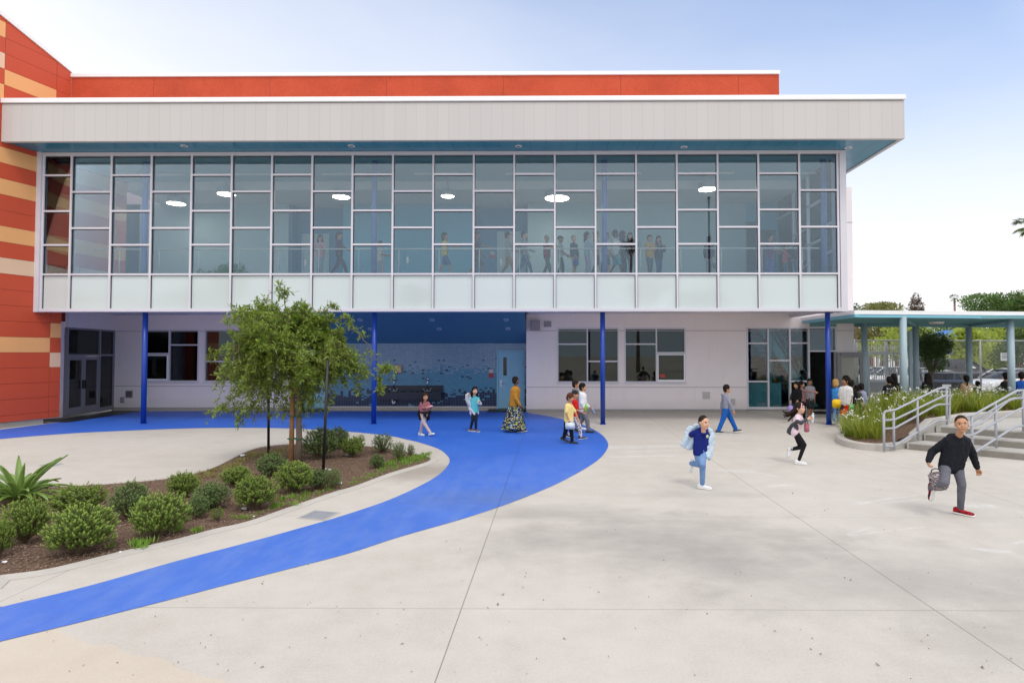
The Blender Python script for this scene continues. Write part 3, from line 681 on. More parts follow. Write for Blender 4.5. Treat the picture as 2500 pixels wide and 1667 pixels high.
def cpt(px, py):     # on the sloped niche ceiling
    d = ray(px, py); n_ = Vector((0, -(2.56-ZS-.02), YT-20.6)); n_ = Vector((0, (ZS+.02-2.56), (YT-20.6))); return C0+d*((Vector((0, 20.6, ZS+.02))-C0).dot(n_)/d.dot(n_)), n_.normalized()
ring = paint('light_ring', (.45, .55, .7), .4)
for px, py in ((879,781),(1055,781),(1235.6,780.5),(904,803),(1072,803),(1240,802)):
    p, n_ = cpt(px, py); m = MB(); m.cyl(p-n_*.012, p+n_*.01, .095, n=20); l_ = m.build('recessed_light', ring, bld); m = MB(); m.cyl(p-n_*.016, p-n_*.0125, .07, n=20); m.build('lens', paint('lens_dim', (.25, .33, .5), .3), l_)
for px, py in ((250,762),(420,763),(510,770),(610,762),(880,761.5),(1035,762),(1240,762),(1412,774),(1585,771),(1760,770),(1660,775),(300,771)):
    d = ray(px, py); p = C0+d*((ZS-CH)/d.z); m = MB(); m.cyl((p.x, p.y, ZS-.012), (p.x, p.y, ZS+.01), .085, n=18); l_ = m.build('recessed_light', white_coping, bld); m = MB(); m.cyl((p.x, p.y, ZS-.016), (p.x, p.y, ZS-.0125), .06, n=18); m.build('lens', alu_grey, l_)
for px in (352.5, 913.5, 1471.5, 2022):
    x = X(px, YC, 900); m = MB(); m.cyl((x, YC, 0), (x, YC, ZS), .076, n=24); c_ = m.build('column', blue_steel, bld, True)
    m = MB(); m.cyl((x, YC, .0), (x, YC, .02), .1, n=24); m.build('base_plate', blue_steel, c_)
# --- lower walls
def hole_wall(mb, x0, x1, z0, z1, y, holes, t=.18):
    xs_ = sorted(set([x0, x1]+[h[i] for h in holes for i in (0, 1)]))
    for a, b in zip(xs_[:-1], xs_[1:]):
        cuts = sorted([(h[2], h[3]) for h in holes if h[0] <= a+1e-6 and h[1] >= b-1e-6]); z = z0
        for c in cuts:
            if c[0] > z: mb.box(a, b, y, y+t, z, c[0])
            z = c[1]
        if z < z1: mb.box(a, b, y, y+t, z, z1)
def rect(px0, px1, py0, py1, Y): return (X(px0, Y, py0), X(px1, Y, py0), Zp(py1, Y, px0), Zp(py0, Y, px0))
wl1 = rect(349, 487, 804, 932, YWL); wl2 = rect(500, 640, 804, 932, YWL); wr1 = rect(1360, 1511, 800, 934, YWR); wr2 = rect(1524, 1674, 800, 934, YWR)
xdl = -16.83; lob = rect(1822, 2042, 799, 995, YWR); xwe = X(2086, YWR, 900)
m = MB(); hole_wall(m, xdl, xnl, .12, ZS, YWL, [wl1, wl2]); m.build('wall', wall_white, bld)
m = MB(); hole_wall(m, xnr, xwe, .12, ZS, YWR, [wr1, wr2, (lob[0], lob[1], .12, lob[3])]); m.build('wall', wall_white, bld)
for x0, x1, y, zz in ((xdl, xnl, YWL, (3.02, .93)), (xnr, lob[0], YWR, (3.02, .93)), (lob[0], xwe, YWR, (3.02,))):       # reveal joints: slightly sunk dark lines read as raised trims here
    m = MB()
    for z in zz:
        hs_ = [wl1, wl2, wr1, wr2] if z < 1.2 else []
        m.box(x0+.01, x1-.01, y-.006, y, z-.012, z+.012)
    m.build('wall_reveal', paint('reveal_lilac', (.44, .40, .42), .8), bld)
m = MB(); m.box(xdl, xnl, YWL+.02, YWL+.2, 0, .115); m.box(xnr, lob[0], YWR+.02, YWR+.2, 0, .115); m.box(xnl, xnr, YT+.0, YT+.2, 0, .115); m.box(lob[0], xwe, YWR-.02, YWR+.2, 0, .1); m.build('wall_kerb', curb_grey, bld)
m = MB(); m.box(xnl, xnr, YT, YT+.15, .15, 2.62); m.build('tiled_wall', mosaic, bld)
m = MB(); m.box(xnl, xnr, YT-.03, YT+.1, .116, .149); m.box(xdl, xnl-.01, YWL-.015, YWL, .12, .15); m.box(xnr+.01, lob[0]-.02, YWR-.015, YWR, .12, .15); m.build('base_trim', white_metal, bld)
m = MB(); m.box(xnr, xnr+.18, YWR+.18, YT+.15, .12, ZS); m.box(xnl-.18, xnl, YWL+.18, YT+.15, .12, ZS); m.build('niche_side', wall_white, bld)
# --- windows of the lower storey
blind_mat = NT('blind_slats'); _x, _y, _z = blind_mat.xyz(blind_mat.coord('World')); _s = blind_mat.math('FRACT', blind_mat.math('DIVIDE', _z, .03))
blind_mat = blind_mat.set(blind_mat.mix(_s, (.02, .024, .016), (.065, .072, .05)), .5)
blind_dark = NT('blind_dark'); _x, _y, _z = blind_dark.xyz(blind_dark.coord('World')); _s = blind_dark.math('FRACT', blind_dark.math('DIVIDE', _z, .03)); blind_dark = blind_dark.set(blind_dark.mix(_s, (.008, .006, .006), (.03, .022, .02)), .5)
def window(r, y, xsplit, left, right, bl, label=None, low=None):
    x0, x1, z0, z1 = r; fr = MB(); t = .05
    for a, b, c, d in ((x0, x1, z0, z0+t), (x0, x1, z1-t, z1), (x0, x0+t, z0+t, z1-t), (x1-t, x1, z0+t, z1-t), (xsplit-t/2, xsplit+t/2, z0+t, z1-t)): fr.box(a, b, y-.02, y+.1, c, d)
    for z in left: fr.box(x0+t, xsplit-t/2, y-.018, y+.09, z-t/2, z+t/2)
    for z in right: fr.box(xsplit+t/2, x1-t, y-.018, y+.09, z-t/2, z+t/2)
    wn_ = fr.build('window', white_metal, bld)
    m = MB(); m.box(x0+t, x1-t, y+.045, y+.053, z0+t, z1-t); m.build('pane', dark_glass, wn_)
    m = MB(); m.box(x0-.02, x1+.02, y-.05, y+.02, z0-.035, z0-.003); m.build('sill', white_metal, wn_)
    m = MB(); m.box(x0+t, x1-t, y+.13, y+.14, z0+t, z1-t); m.build('blind', bl, wn_)
    if low:      # opening sash
        a, b, c, d = low; s = .04; m = MB()
        for q in ((a, b, c, c+s*1.6), (a, b, d-s, d), (a, a+s, c+s*1.6, d-s), (b-s, b, c+s*1.6, d-s)): m.box(q[0], q[1], y-.04, y+.03, q[2], q[3])
        m.build('sash', white_coping, wn_)
    return wn_
zl = lambda py: Zp(py, YWL, 430); zr_ = lambda py: Zp(py, YWR, 1500)
sp1 = X(413.5, YWL, 860); window(wl1, YWL, sp1, [zl(863)], [zl(842)], blind_dark, low=(wl1[0]+.05, sp1-.03, wl1[2]+.05, zl(866)))
sp2 = X(570, YWL, 860); window(wl2, YWL, sp2, [zl(882)], [zl(841)], blind_dark)
sp3 = X(1434, YWR, 860); window(wr1, YWR, sp3, [zr_(840)], [zr_(882)], blind_mat)
sp4 = X(1602.5, YWR, 860); w4 = window(wr2, YWR, sp4, [zr_(840)], [zr_(861)], blind_mat, low=(sp4+.03, wr2[1]-.04, wr2[2]+.045, zr_(864)))
m = MB(); q = rect(1611, 1624, 913.5, 921, YWR-.0); m.box(q[0], q[1], YWR+.036, YWR+.044, q[2], q[3]); m.build('sticker', paint('sticker_red', (.45, .03, .03), .5), w4)
# --- blue doors in the niche
def door(px0, px1, hand):
    x0, x1 = X(px0, YT), X(px1, YT); zt_ = Zp(858, YT); zb_ = .06
    m = MB(); t = .06
    m.box(x0-t, x0, YT-.06, YT-.002, zb_, zt_+t); m.box(x1, x1+t, YT-.06, YT-.002, zb_, zt_+t); m.box(x0, x1, YT-.06, YT-.002, zt_, zt_+t)
    d = m.build('door', door_blue, bld); m = MB(); m.box(x0+.005, x1-.005, YT-.045, YT-.005, zb_+.02, zt_-.005); lf = m.build('leaf', door_blue, d, bevel=.004)
    wdt = x1-x0; a = x0+wdt*(.2 if hand > 0 else .68); m = MB(); m.box(a, a+wdt*.14, YT-.052, YT-.046, zt_-.92, zt_-.22); m.build('vision_pane', dark_glass_blk, d)
    hx = x0+.1 if hand > 0 else x1-.1; m = MB(); m.box(hx-.035, hx+.035, YT-.056, YT-.046, .92, 1.16); m.cyl((hx, YT-.1, 1.02), (hx, YT-.05, 1.02), .014); m.cyl((hx, YT-.1, 1.02), (hx+.14*hand, YT-.1, 1.02), .012); m.build('handle', steel, d)
    m = MB(); m.box(x0-.35, x1+.1, YT-.75, YT-.03, .005, .055); m.build('threshold', black_paint, d)
    m = MB()
    for z in (.35, 1.0, 1.75): m.box((x1-.01 if hand > 0 else x0-.01), (x1+.02 if hand > 0 else x0+.02), YT-.066, YT-.058, z, z+.11)
    m.build('hinge', alu_grey, d); return d
dark_glass_blk = paint('vision_black', (.01, .011, .014), .12)
door(1217, 1277, 1); door(735, 796, -1)
# --- double glass doors in the short left return
pa, pb = (-16.42, 19.6), (-16.83, YWL); dd = Vector((pb[0]-pa[0], pb[1]-pa[1])); Ld = dd.length; dd.normalize(); dn = Vector((dd.y, -dd.x))
def dpt(u, z, o): return (pa[0]+dd.x*u+dn.x*o, pa[1]+dd.y*u+dn.y*o, z)
def dbox(mb, u0, u1, z0, z1, o0, o1): mb.add([dpt(u0,z0,o0),dpt(u1,z0,o0),dpt(u1,z0,o1),dpt(u0,z0,o1),dpt(u0,z1,o0),dpt(u1,z1,o0),dpt(u1,z1,o1),dpt(u0,z1,o1)], [(0,1,2,3),(7,6,5,4),(0,4,5,1),(1,5,6,2),(2,6,7,3),(3,7,4,0)])
e = MB(); zd, zt_ = 2.08, 3.06; ug = Ld*.655
for u in (0, ug, Ld-.06): dbox(e, u, u+.06, .05, zt_, 0, .1)
dbox(e, .06, ug, zt_-.06, zt_, 0, .1); dbox(e, ug+.06, Ld-.06, zt_-.06, zt_, 0, .1); dbox(e, .06, ug, zd, zd+.07, 0, .1); dbox(e, ug+.06, Ld-.06, zd, zd+.07, 0, .1); dbox(e, ug+.06, Ld-.06, .05, .2, 0, .1)
ent = e.build('entrance_screen', alu_grey, bld); m = MB(); dbox(m, .06, ug, zd+.07, zt_-.06, .04, .05); dbox(m, ug+.06, Ld-.06, .2, zd, .04, .05); dbox(m, ug+.06, Ld-.06, zd+.07, zt_-.06, .04, .05); m.build('pane', dark_glass, ent)
hw = (ug-.06)/2
for k in range(2):
    u0 = .06+hw*k+.004; u1 = .06+hw*(k+1)-.004; m = MB()
    for q in ((u0, u0+.1, .07, zd-.005), (u1-.1, u1, .07, zd-.005), (u0+.1, u1-.1, zd-.13, zd-.005), (u0+.1, u1-.1, .07, .33)): dbox(m, *q, .02, .08)
    dr = m.build('entrance_door', alu_grey, ent); m = MB(); dbox(m, u0+.1, u1-.1, .33, zd-.13, .045, .055); m.build('pane', dark_glass, dr)
    uh = u1-.06 if k == 0 else u0+.06; m = MB(); dbox(m, uh-.03, uh+.03, .95, 1.25, .08, .13); m.build('handle', black_paint, dr)
m = MB(); dbox(m, 0, Ld, zt_, ZS, 0, .12); dbox(m, 0, Ld, .05, zt_, -.9, -.88); m.build('return_wall', wall_white, bld)
m = MB(); m.prism([(-15.45, 18.45), (-15.3, 18.6), (X(341, YWL-.2, 1004), YWL-.2), (pb[0]+.1, YWL-.05), (pb[0]+.1, YWL-.2), (pa[0]+.12, pa[1]), (-16.3, 18.9)], .0045, .012); m.build('entrance_mat', black_paint, bld)
m = MB(); m.box(-18.4, pa[0]-.0, 18.6, pa[1]-.002, .05, ZS); m.build('return_block', wall_white, bld)
# --- stair lobby glazing at the right
m = MB(); t = .055
vx = [lob[0], X(1873.4, YWR), X(1926.6, YWR), X(1972.8, YWR), lob[1]]; zg = .12
m.box(vx[0], vx[3]+t, YWR-.03, YWR+.12, zg, zg+.09); m.box(vx[0], vx[4], YWR-.03, YWR+.12, lob[3]-t, lob[3])
for x in vx[:-1]: m.box(x, x+t, YWR-.025, YWR+.12, zg+.09, lob[3]-t)
m.box(vx[4]-t, vx[4], YWR-.025, YWR+.12, .05, lob[3]-t)
zq = lambda py: Zp(py, YWR, 1900)
for c, rows in ((0, (838, 931)), (1, (880, )), (2, (837.5, 930.5)), (3, (857, ))):
    for py in rows: m.box(vx[c]+t, vx[c+1]-(t if c == 3 else 0), YWR-.02, YWR+.11, zq(py)-t/2, zq(py)+t/2)
lo = m.build('lobby_glazing', white_metal, bld); m = MB(); m.box(vx[0]+t, vx[3], YWR+.05, YWR+.06, zg+.09, lob[3]-t); m.box(vx[3]+t, vx[4]-t, YWR+.05, YWR+.06, zq(857)+t/2, lob[3]-t); m.build('pane', clear_glass, lo)
m = MB(); m.box(vx[3]+t, vx[4]-t, YWR-.55, YWR+.1, .005, .06); m.build('threshold', black_paint, lo)
m = MB(); a, b = X(2043, YWR-.12), X(2108, YWR-.12); y = YWR-.12; zt2 = zq(860)
for q in ((a, a+.16, .07, zt2), (b-.14, b, .07, zt2), (a+.16, b-.14, zt2-.2, zt2), (a+.16, b-.14, .07, .4)): m.box(q[0], q[1], y-.025, y+.025, q[2], q[3])
od = m.build('open_door', paint('door_taupe', (.25, .23, .24), .45), bld); m = MB(); m.box(a+.16, b-.14, y-.006, y+.006, .4, zt2-.2); m.build('pane', glass('door_glass', .06, (.75, .78, .75)), od); m = MB(); m.box(a+.12, a+.75, y-.07, y-.026, zt2-.12, zt2-.03); m.build('door_closer', alu_grey, od)
m = MB(); m.box(a+.05, a+.1, y-.08, y-.026, .9, 1.25); m.build('handle', alu_grey, od)
# lobby interior: dark room with a teal stair rising to the left
lobd = paint('lobby_dark', (.15, .145, .14), .7); stair_teal = paint('stair_teal', (.08, .32, .38), .45)
m = MB(); x0, x1, y1 = vx[0]-.6, vx[4]+.3, 26.0
m.box(x0-.1, x0, YWR+.2, y1, 0, ZS); m.box(x1, x1+.1, YWR+.2, y1, 0, ZS); m.box(x0, x1, y1, y1+.1, 0, ZS); m.box(x0, x1, YWR+.2, y1, ZS, ZS+.1); m.build('lobby_room', lobd, bld)
m = MB(); m.box(x0, x1, YWR-.0+.2, y1, .001, .05); m.build('lobby_floor', paint('lobby_floor_grey', (.1, .1, .1), .4), bld)
m = MB()
xa, xb = vx[4]-.5, vx[1]-.2
for yy in (23.0, 24.6):
    m.add([(xa, yy, .1), (xa, yy+.06, .1), (xb, yy+.06, 3.6), (xb, yy, 3.6), (xa+.35, yy, .1), (xa+.35, yy+.06, .1), (xb+.35, yy+.06, 3.6), (xb+.35, yy, 3.6)], [(0,1,2,3),(7,6,5,4),(0,3,7,4),(1,5,6,2),(0,4,5,1),(3,2,6,7)])
st = m.build('inner_stair', stair_teal, bld); m = MB()
for k in range(18):
    u = k/18; m.box(xa+(xb-xa)*u, xa+(xb-xa)*u+.28, 23.06, 24.6, .1+3.4*u, .14+3.4*u)
m.build('tread', lobd, st); m = MB()
for off in (.55, .95): m.cyl((xa+.1, 22.95, .1+off), (xb+.1, 22.95, 3.6+off), .022, n=8)
for k in range(5):
    u = k/4.5; m.cyl((xa+.1+(xb-xa)*u, 22.95, .1+3.5*u), (xa+.1+(xb-xa)*u, 22.95, 1.05+3.5*u), .018, n=8)
m.build('stair_rail', stair_teal, st)
m = MB(); m.box(vx[0]+.1, vx[2], 22.6, 22.66, .1, 1.05); m.cyl((vx[0]+.2, 22.5, 0), (vx[0]+.2, 22.5, 3.3), .05); m.cyl((vx[2]-.3, 22.9, 0), (vx[2]-.3, 22.9, 3.5), .06); m.build('lobby_panel', stair_teal, bld)
# --- upper corridor interior
xi0, xi1 = -15.5, 11.4
m = MB(); m.box(xl+.1, xr-.2, 19.4, YI+2, ZFL-.25, ZFL); m.box(xl+.1, xr-.2, YG+.07, 19.4, 4.2, 4.3); m.build('corridor_floor', paint('floor_grey', (.25, .26, .27), .5), bld)
def bw(mb, pa_, pb_, y, z0, z1): mb.box(X(pa_, y, 600), X(pb_, y, 600), y, y+.1, z0, z1)
zc_ = 8.05
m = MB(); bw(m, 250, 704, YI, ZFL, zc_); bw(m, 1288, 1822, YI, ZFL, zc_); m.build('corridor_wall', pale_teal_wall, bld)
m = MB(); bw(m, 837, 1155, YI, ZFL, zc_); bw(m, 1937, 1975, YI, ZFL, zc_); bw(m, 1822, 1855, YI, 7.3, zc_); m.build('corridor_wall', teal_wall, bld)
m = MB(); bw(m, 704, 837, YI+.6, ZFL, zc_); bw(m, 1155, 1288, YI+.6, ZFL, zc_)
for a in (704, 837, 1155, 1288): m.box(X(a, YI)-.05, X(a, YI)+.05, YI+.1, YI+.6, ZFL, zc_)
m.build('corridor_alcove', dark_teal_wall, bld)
m = MB(); bw(m, 1855, 1895, YI, 7.0, zc_); bw(m, 1895, 1937, YI, ZFL, zc_); m.box(X(1975, YI), X(1975, YI)+.1, 20.9, YI, ZFL, zc_); m.build('corridor_wall', teal_wall, bld)
m = MB(); m.box(xi0, xr-.1, 20.7, YI+.8, zc_, zc_+.08); m.box(xi0, xr-.1, 20.62, 20.7, zc_-.08, zc_+.28); m.build('corridor_ceiling', ceil_white, bld)
m = MB(); m.box(xi0, xr-.1, YG+.2, 20.62, zc_+.22, zc_+.3); m.build('ceiling_strip', paint('strip_teal', (.2, .42, .5), .6), bld)
m = MB(); m.box(-16.3, X(250, YI)-.0, YI, YI+.1, ZFL, zc_); m.box(-17.0, 9, YI+2.6, YI+2.7, ZFL, zc_+.4); m.build('inner_wall', pale_teal_wall, bld)
m = MB()
for px0, px1, y, py0, mt in ((989, 1050, YI-.03, 563, None),): pass
def idoor(px0, px1, py0, y, mat_, hand):
    x0, x1 = X(px0, y, 600), X(px1, y, 600); z1 = Zp(py0, y); m = MB(); t = .07
    m.box(x0-t, x0, y-.05, y, ZFL, z1+t); m.box(x1, x1+t, y-.05, y, ZFL, z1+t); m.box(x0, x1, y-.05, y, z1, z1+t); d = m.build('corridor_door', mat_, bld)
    m = MB(); m.box(x0, x1, y-.03, y-.004, ZFL, z1); m.build('leaf', mat_, d); hx = x0+.09 if hand > 0 else x1-.09; m = MB(); m.box(hx-.04, hx+.04, y-.04, y-.031, ZFL+.9, ZFL+1.15); m.cyl((hx, y-.07, ZFL+1), (hx+.13*hand, y-.07, ZFL+1), .012); m.build('handle', white_coping, d)
idoor(990, 1049, 564, YI, teal_wall, 1); idoor(742, 800, 575, YI+.6, pale_teal_wall, 1); idoor(1218, 1280, 570, YI+.6, pale_teal_wall, 1)
def sign(px, py, w_, h_, y, c1, c2):
    p = P(px, py, y); m = MB(); m.box(p.x-w_/2, p.x+w_/2, y-.012, y-.002, p.z, p.z+h_); s_ = m.build('wall_sign', paint('sign_grey', c1, .5), bld); m = MB(); m.box(p.x-w_/2, p.x+w_/2, y-.014, y-.002, p.z-h_-.01, p.z-.003); m.build('sign_lower', paint('sign_red', c2, .5), s_)
    m = MB()
    for k in range(3): m.box(p.x-w_*.32, p.x+w_*.32*(1-.2*(k == 2)), y-.0135, y-.0121, p.z+h_*(.28+.2*k), p.z+h_*(.36+.2*k))
    m.build('sign_lettering', white_coping, s_)
sign(1202, 622, .2, .14, YI+.6, (.3, .3, .3), (.35, .03, .05)); sign(1199, 911, .2, .16, YT, (.22, .2, .2), (.36, .012, .02))
# guard rail behind the glass
m = MB(); YR = 19.55; zrl = Zp(607, YR, 1337); xa, xb = X(141, YR, 607), X(1998, YR, 607)
m.cyl((xa+.08, YR, zrl), (xb, YR, zrl), .022, n=10); m.cyl((xa, YR, ZFL), (xa, YR, zrl-.08), .022, n=10); m.tube([(xa, YR, zrl-.09), (xa+.025, YR, zrl-.025), (xa+.09, YR, zrl)], .022, 8)
x = X(194.5, YR, 640); k = X(291.5, YR, 640)-x
while x < xb: m.cyl((x, YR, ZFL), (x, YR, zrl-.02), .018, n=8); x += k
m.build('guard_rail', paint('rail_cream', (.74, .74, .72), .4), bld, True)
for px in (352.5, 913.5, 1476, 2010):
    x = X(px if px != 2010 else 2012, YC+.25, 600); m = MB(); m.cyl((x, YC+.25, 4.3), (x, YC+.25, zf0+.1), .085, n=20); m.build('upper_column', paint('column_violet_blue', (.15, .21, .50), .4), bld, True)
# drum lamps and small ceiling lights in the corridor
for i, (px, py, wd) in enumerate(((430,498,42),(553,475,42),(833,482,42),(1093,480,32),(1360,485,60),(1727,463,43))):
    d = ray(px, py); p = C0+d*((7.72-CH)/d.z); rr = wd/2*p.y/F
    lab = ('first round drum lamp from the left end of the corridor ceiling','second round drum lamp from the left, partly behind a mullion','drum lamp above the girl in the dark purple coat','smallest drum lamp, above the yellow shirt girl','largest drum lamp over the line of children','rightmost drum lamp in the corridor above the boy in grey')[i]
    t_ = thing('ceiling_lamp', lab, 'ceiling lamp', (p.x, p.y, 7.72), 'round drum lamps in the upper corridor')
    m = MB(); m.cyl((p.x, p.y, 7.728), (p.x, p.y, 7.93), rr, n=28); m.cyl((p.x, p.y, 7.93), (p.x, p.y, zc_ if p.y > 20.7 else zc_+.22), .03); m.build('drum', paint('drum_grey', (.33, .36, .40), .5), t_, False)
    m = MB(); m.cyl((p.x, p.y, 7.72), (p.x, p.y, 7.727), rr*.97, n=28); m.build('diffuser', lamp_glow, t_)
m = MB()
for x0 in np.arange(-14, 8, 3.1): m.box(x0, x0+1.5, 19.6, 19.66, zc_+.15, zc_+.21)
m.build('strip_light', ceil_white, bld)
# --- sinks, boxes, hatches on the wall
sk_ = thing('wash_trough', 'long dark navy wash trough with two chrome taps on the mosaic wall', 'wash trough', (X(1002, YT), YT, 0))
x0, x1 = X(921, YT), X(1083, YT); navy = paint('trough_navy', (.008, .01, .03), .3)
m = MB(); m.box(x0, x1, YT-.04, YT-.003, .72, .95); m.box(x0, x1, YT-.45, YT-.40, .45, .72); m.box(x0, x1, YT-.40, YT-.003, .45, .55); m.box(x0, x0+.05, YT-.40, YT-.003, .55, .72); m.box(x1-.05, x1, YT-.40, YT-.003, .55, .72); m.build('basin', navy, sk_)
chrome = paint('chrome', (.7, .7, .72), .15, .02, metal=1)
for px in (961.5, 1043):
    x = X(px, YT-.1); m = MB(); m.box(x-.16, x+.16, YT-.10, YT-.041, .73, .745); m.tube([(x, YT-.07, .74), (x, YT-.07, 1.0), (x+.02, YT-.11, 1.16)], .014); m.cyl((x+.03, YT-.16, 1.20), (x+.03, YT-.06, 1.20), .05, n=14)
    for s in (-1, 1): m.tube([(x+.1*s, YT-.08, .74), (x+.11*s, YT-.09, .8), (x+.17*s, YT-.12, .84)], .012)
    m.build('tap', chrome, sk_, True)
m = MB(); x = X(959, YT-.2); m.tube([(x, YT-.2, .46), (x, YT-.2, .33), (x+.03, YT-.2, .28), (x+.07, YT-.19, .29), (x+.08, YT-.15, .36), (x+.08, YT-.02, .38)], .028); m.build('waste_pipe', white_coping, sk_, True)
q = rect(962, 982, 891, 910, YT); m = MB(); m.box(q[0], q[1], YT-.14, YT-.003, q[2], q[3]); tag(anchor(m.build('towel_dispenser', paint('dispenser_tan', (.50, .34, .22), .4), bevel=.015), ((q[0]+q[1])/2, YT, q[2])), 'tan paper towel dispenser on the tiles above the left tap', 'dispenser')
def wallbox(name, r, y, depth, mat_, label, cat, inner=None):
    t_ = thing(name, label, cat, ((r[0]+r[1])/2, y, r[2])); m = MB(); m.box(r[0], r[1], y-depth, y-.001, r[2], r[3]); m.build('body', mat_, t_, bevel=.006); w_ = r[1]-r[0]; h_ = r[3]-r[2]
    m = MB(); m.box(r[0]+w_*.12, r[1]-w_*.12, y-depth-.004, y-depth+.001, r[2]+h_*.12, r[3]-h_*.12); m.build('cover', inner or mat_, t_)
    m = MB(); m.cyl(((r[0]+r[1])/2+.01, y-depth-.012, r[2]+h_*.4), ((r[0]+r[1])/2+.01, y-depth-.003, r[2]+h_*.4), .012); m.build('latch', alu_grey, t_)
g5 = paint('box_grey', (.30, .28, .31), .5); g6 = paint('box_pale', (.52, .48, .48), .5)
wallbox('junction_box', rect(1296, 1319, 782, 807, YWR), YWR, .14, g5, 'grey electrical box high on the wall right of the tiled niche', 'electrical box')
wallbox('wall_speaker', rect(1328, 1346, 784, 798, YWR), YWR, .05, g5, 'square grey speaker beside the electrical box under the soffit', 'speaker')
wallbox('access_hatch', rect(1715, 1733, 956, 973.5, YWR), YWR, .02, g6, 'pale square access hatch low on the wall left of the walking boy in grey', 'access hatch')
wallbox('wall_outlet', rect(1785, 1794, 973, 988, YWR), YWR, .06, g6, 'small pale weatherproof outlet right of the square wall hatch', 'outlet')
wallbox('access_hatch', rect(307, 324.7, 953, 971, YWL), YWL, .02, g5, 'dark grey square hatch on the wall beside the left blue column', 'access hatch', paint('hatch_dark', (.12, .115, .12), .5))
wallbox('wall_outlet', rect(296, 304, 969, 983, YWL), YWL, .06, g5, 'small grey outlet box between the glass doors and the dark hatch', 'outlet')
# right hand rear wing wall seen past the glass box, and building body
m = MB(); xw = X(2080, YWR, 500); m.box(xr+.1, xw, YWR, 26, ZS+.121, zf0+.01); m.build('rear_wall', wall_white, bld); m = MB(); m.box(xr+.1, xw+.01, YWR-.008, YWR, 7.02, 7.05); m.build('wall_reveal', MATS['reveal_lilac'], bld)
m = MB(); m.box(-17.5, xw-.05, 26.0, 26.5, 0, zf0+.3); m.build('back_wall', wall_white, bld)
m = MB(); m.box(-18.4, -17.0, 18.8, 26, ZS+.2, 9.2); m.build('side_block', wall_white, bld)
# ================================================================== STAIRS, PLANTER, HANDRAILS, CANOPY
step_conc = paint('step_concrete', (.44, .42, .39), .85, .12, 3, .4, 120); riser_dark = paint('riser_dark_grey', (.24, .22, .19), .9, .2, 5, .4, 90)
sdir = Vector((.756, -.655)); L = 6.5
lefts = [(8.08, 13.57), (8.66, 13.88), (9.16, 14.09)]
stairs = thing('concrete_stairs', 'three broad grey concrete steps with dark stained risers behind the running boy', 'steps', (9, 13, 0))
zs = [0, .157, .314, .47]; back = [(20, 9.0), (20, 16.0), (13.2, 16.0), (10.5, 15.1), (9.0, 14.1)]
for k in range(3):
    a = Vector(lefts[k]); b = a+sdir*L
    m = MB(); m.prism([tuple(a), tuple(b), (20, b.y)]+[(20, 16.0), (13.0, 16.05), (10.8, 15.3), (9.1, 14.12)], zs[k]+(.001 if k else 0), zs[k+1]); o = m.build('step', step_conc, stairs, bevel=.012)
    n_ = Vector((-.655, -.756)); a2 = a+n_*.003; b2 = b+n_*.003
    m = MB(); m.add([(a2.x+.03, a2.y-.026, zs[k]+.004), (b2.x, b2.y, zs[k]+.004), (b2.x, b2.y, zs[k+1]-.028), (a2.x+.03, a2.y-.026, zs[k+1]-.028)], [(0,1,2,3)]); m.build('riser_face', riser_dark, o)  # sheet in a darker grey over each riser
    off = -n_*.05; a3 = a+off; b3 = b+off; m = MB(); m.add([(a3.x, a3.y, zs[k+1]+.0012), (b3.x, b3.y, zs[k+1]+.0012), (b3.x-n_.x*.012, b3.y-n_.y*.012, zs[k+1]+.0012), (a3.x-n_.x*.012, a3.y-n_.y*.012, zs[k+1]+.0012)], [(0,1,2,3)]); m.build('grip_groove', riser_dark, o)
# planter kerb: rounded nose, sloping cheek, raised back wall
nose = [(9.6, 17.6), (8.6, 17.0), (7.9, 16.1), (7.42, 15.4), (6.98, 14.6), (6.86, 13.9), (7.05, 13.45), (7.45, 13.32), (8.13, 13.67)]
nose = smooth_poly(nose, 4, False); path = [(*p, .15) for p in nose]+[(8.13+.9*t, 13.67+.43*t, .15+.475*t) for t in (.25, .5, .75, 1.0)]+[(9.9, 14.75, .62), (10.8, 15.4, .63), (12.9, 16.15, .64), (20, 18.2, .66)]
m = MB(); W = .17; n = len(path); vs = []
for i, p in enumerate(path):
    q0 = path[max(i-1, 0)]; q1 = path[min(i+1, n-1)]; t = Vector((q1[0]-q0[0], q1[1]-q0[1])).normalized(); s = Vector((-t.y, t.x))*W
    z = p[2]; vs += [(p[0], p[1], 0), (p[0], p[1], z-.015), (p[0]+s.x*.1, p[1]+s.y*.1, z), (p[0]+s.x, p[1]+s.y, z), (p[0]+s.x, p[1]+s.y, 0)]
m.add(vs, [(i*5+k, (i+1)*5+k, (i+1)*5+k+1, i*5+k+1) for i in range(n-1) for k in range(4)]+[(0,1,2,3,4)])
tag(anchor(m.build('planter_wall', curb_light), (8, 13.7, 0)), 'low concrete planter wall with rounded nose rising beside the steps', 'planter wall')
bedr = [(p[0], p[1]) for p in path][2:]+[(20, 19.0), (9.8, 18.0)]
bedz = lambda p: .10+.46*max(0, min(1, (p[0]-7.6)/1.8))
ins = offset_poly(bedr, -.12); 
def sub(poly):   # refine long edges so the rise is smooth
    o = []
    for i in range(len(poly)):
        a, b = Vector(poly[i]), Vector(poly[(i+1) % len(poly)]); k = max(1, int((b-a).length/.5))
        o += [tuple(a.lerp(b, j/k)) for j in range(k)]
    return o
m = MB(); m.sheet(sub(ins), zf=bedz); tag(m.build('raised_bed', mulch), kind='structure')
chips([(7.3, 13.6), (8.2, 13.8), (9.0, 14.3), (8.6, 16.5), (7.4, 15.0)], 900, 0, 'bark_mulch', zf=lambda p: bedz(p)+.005)
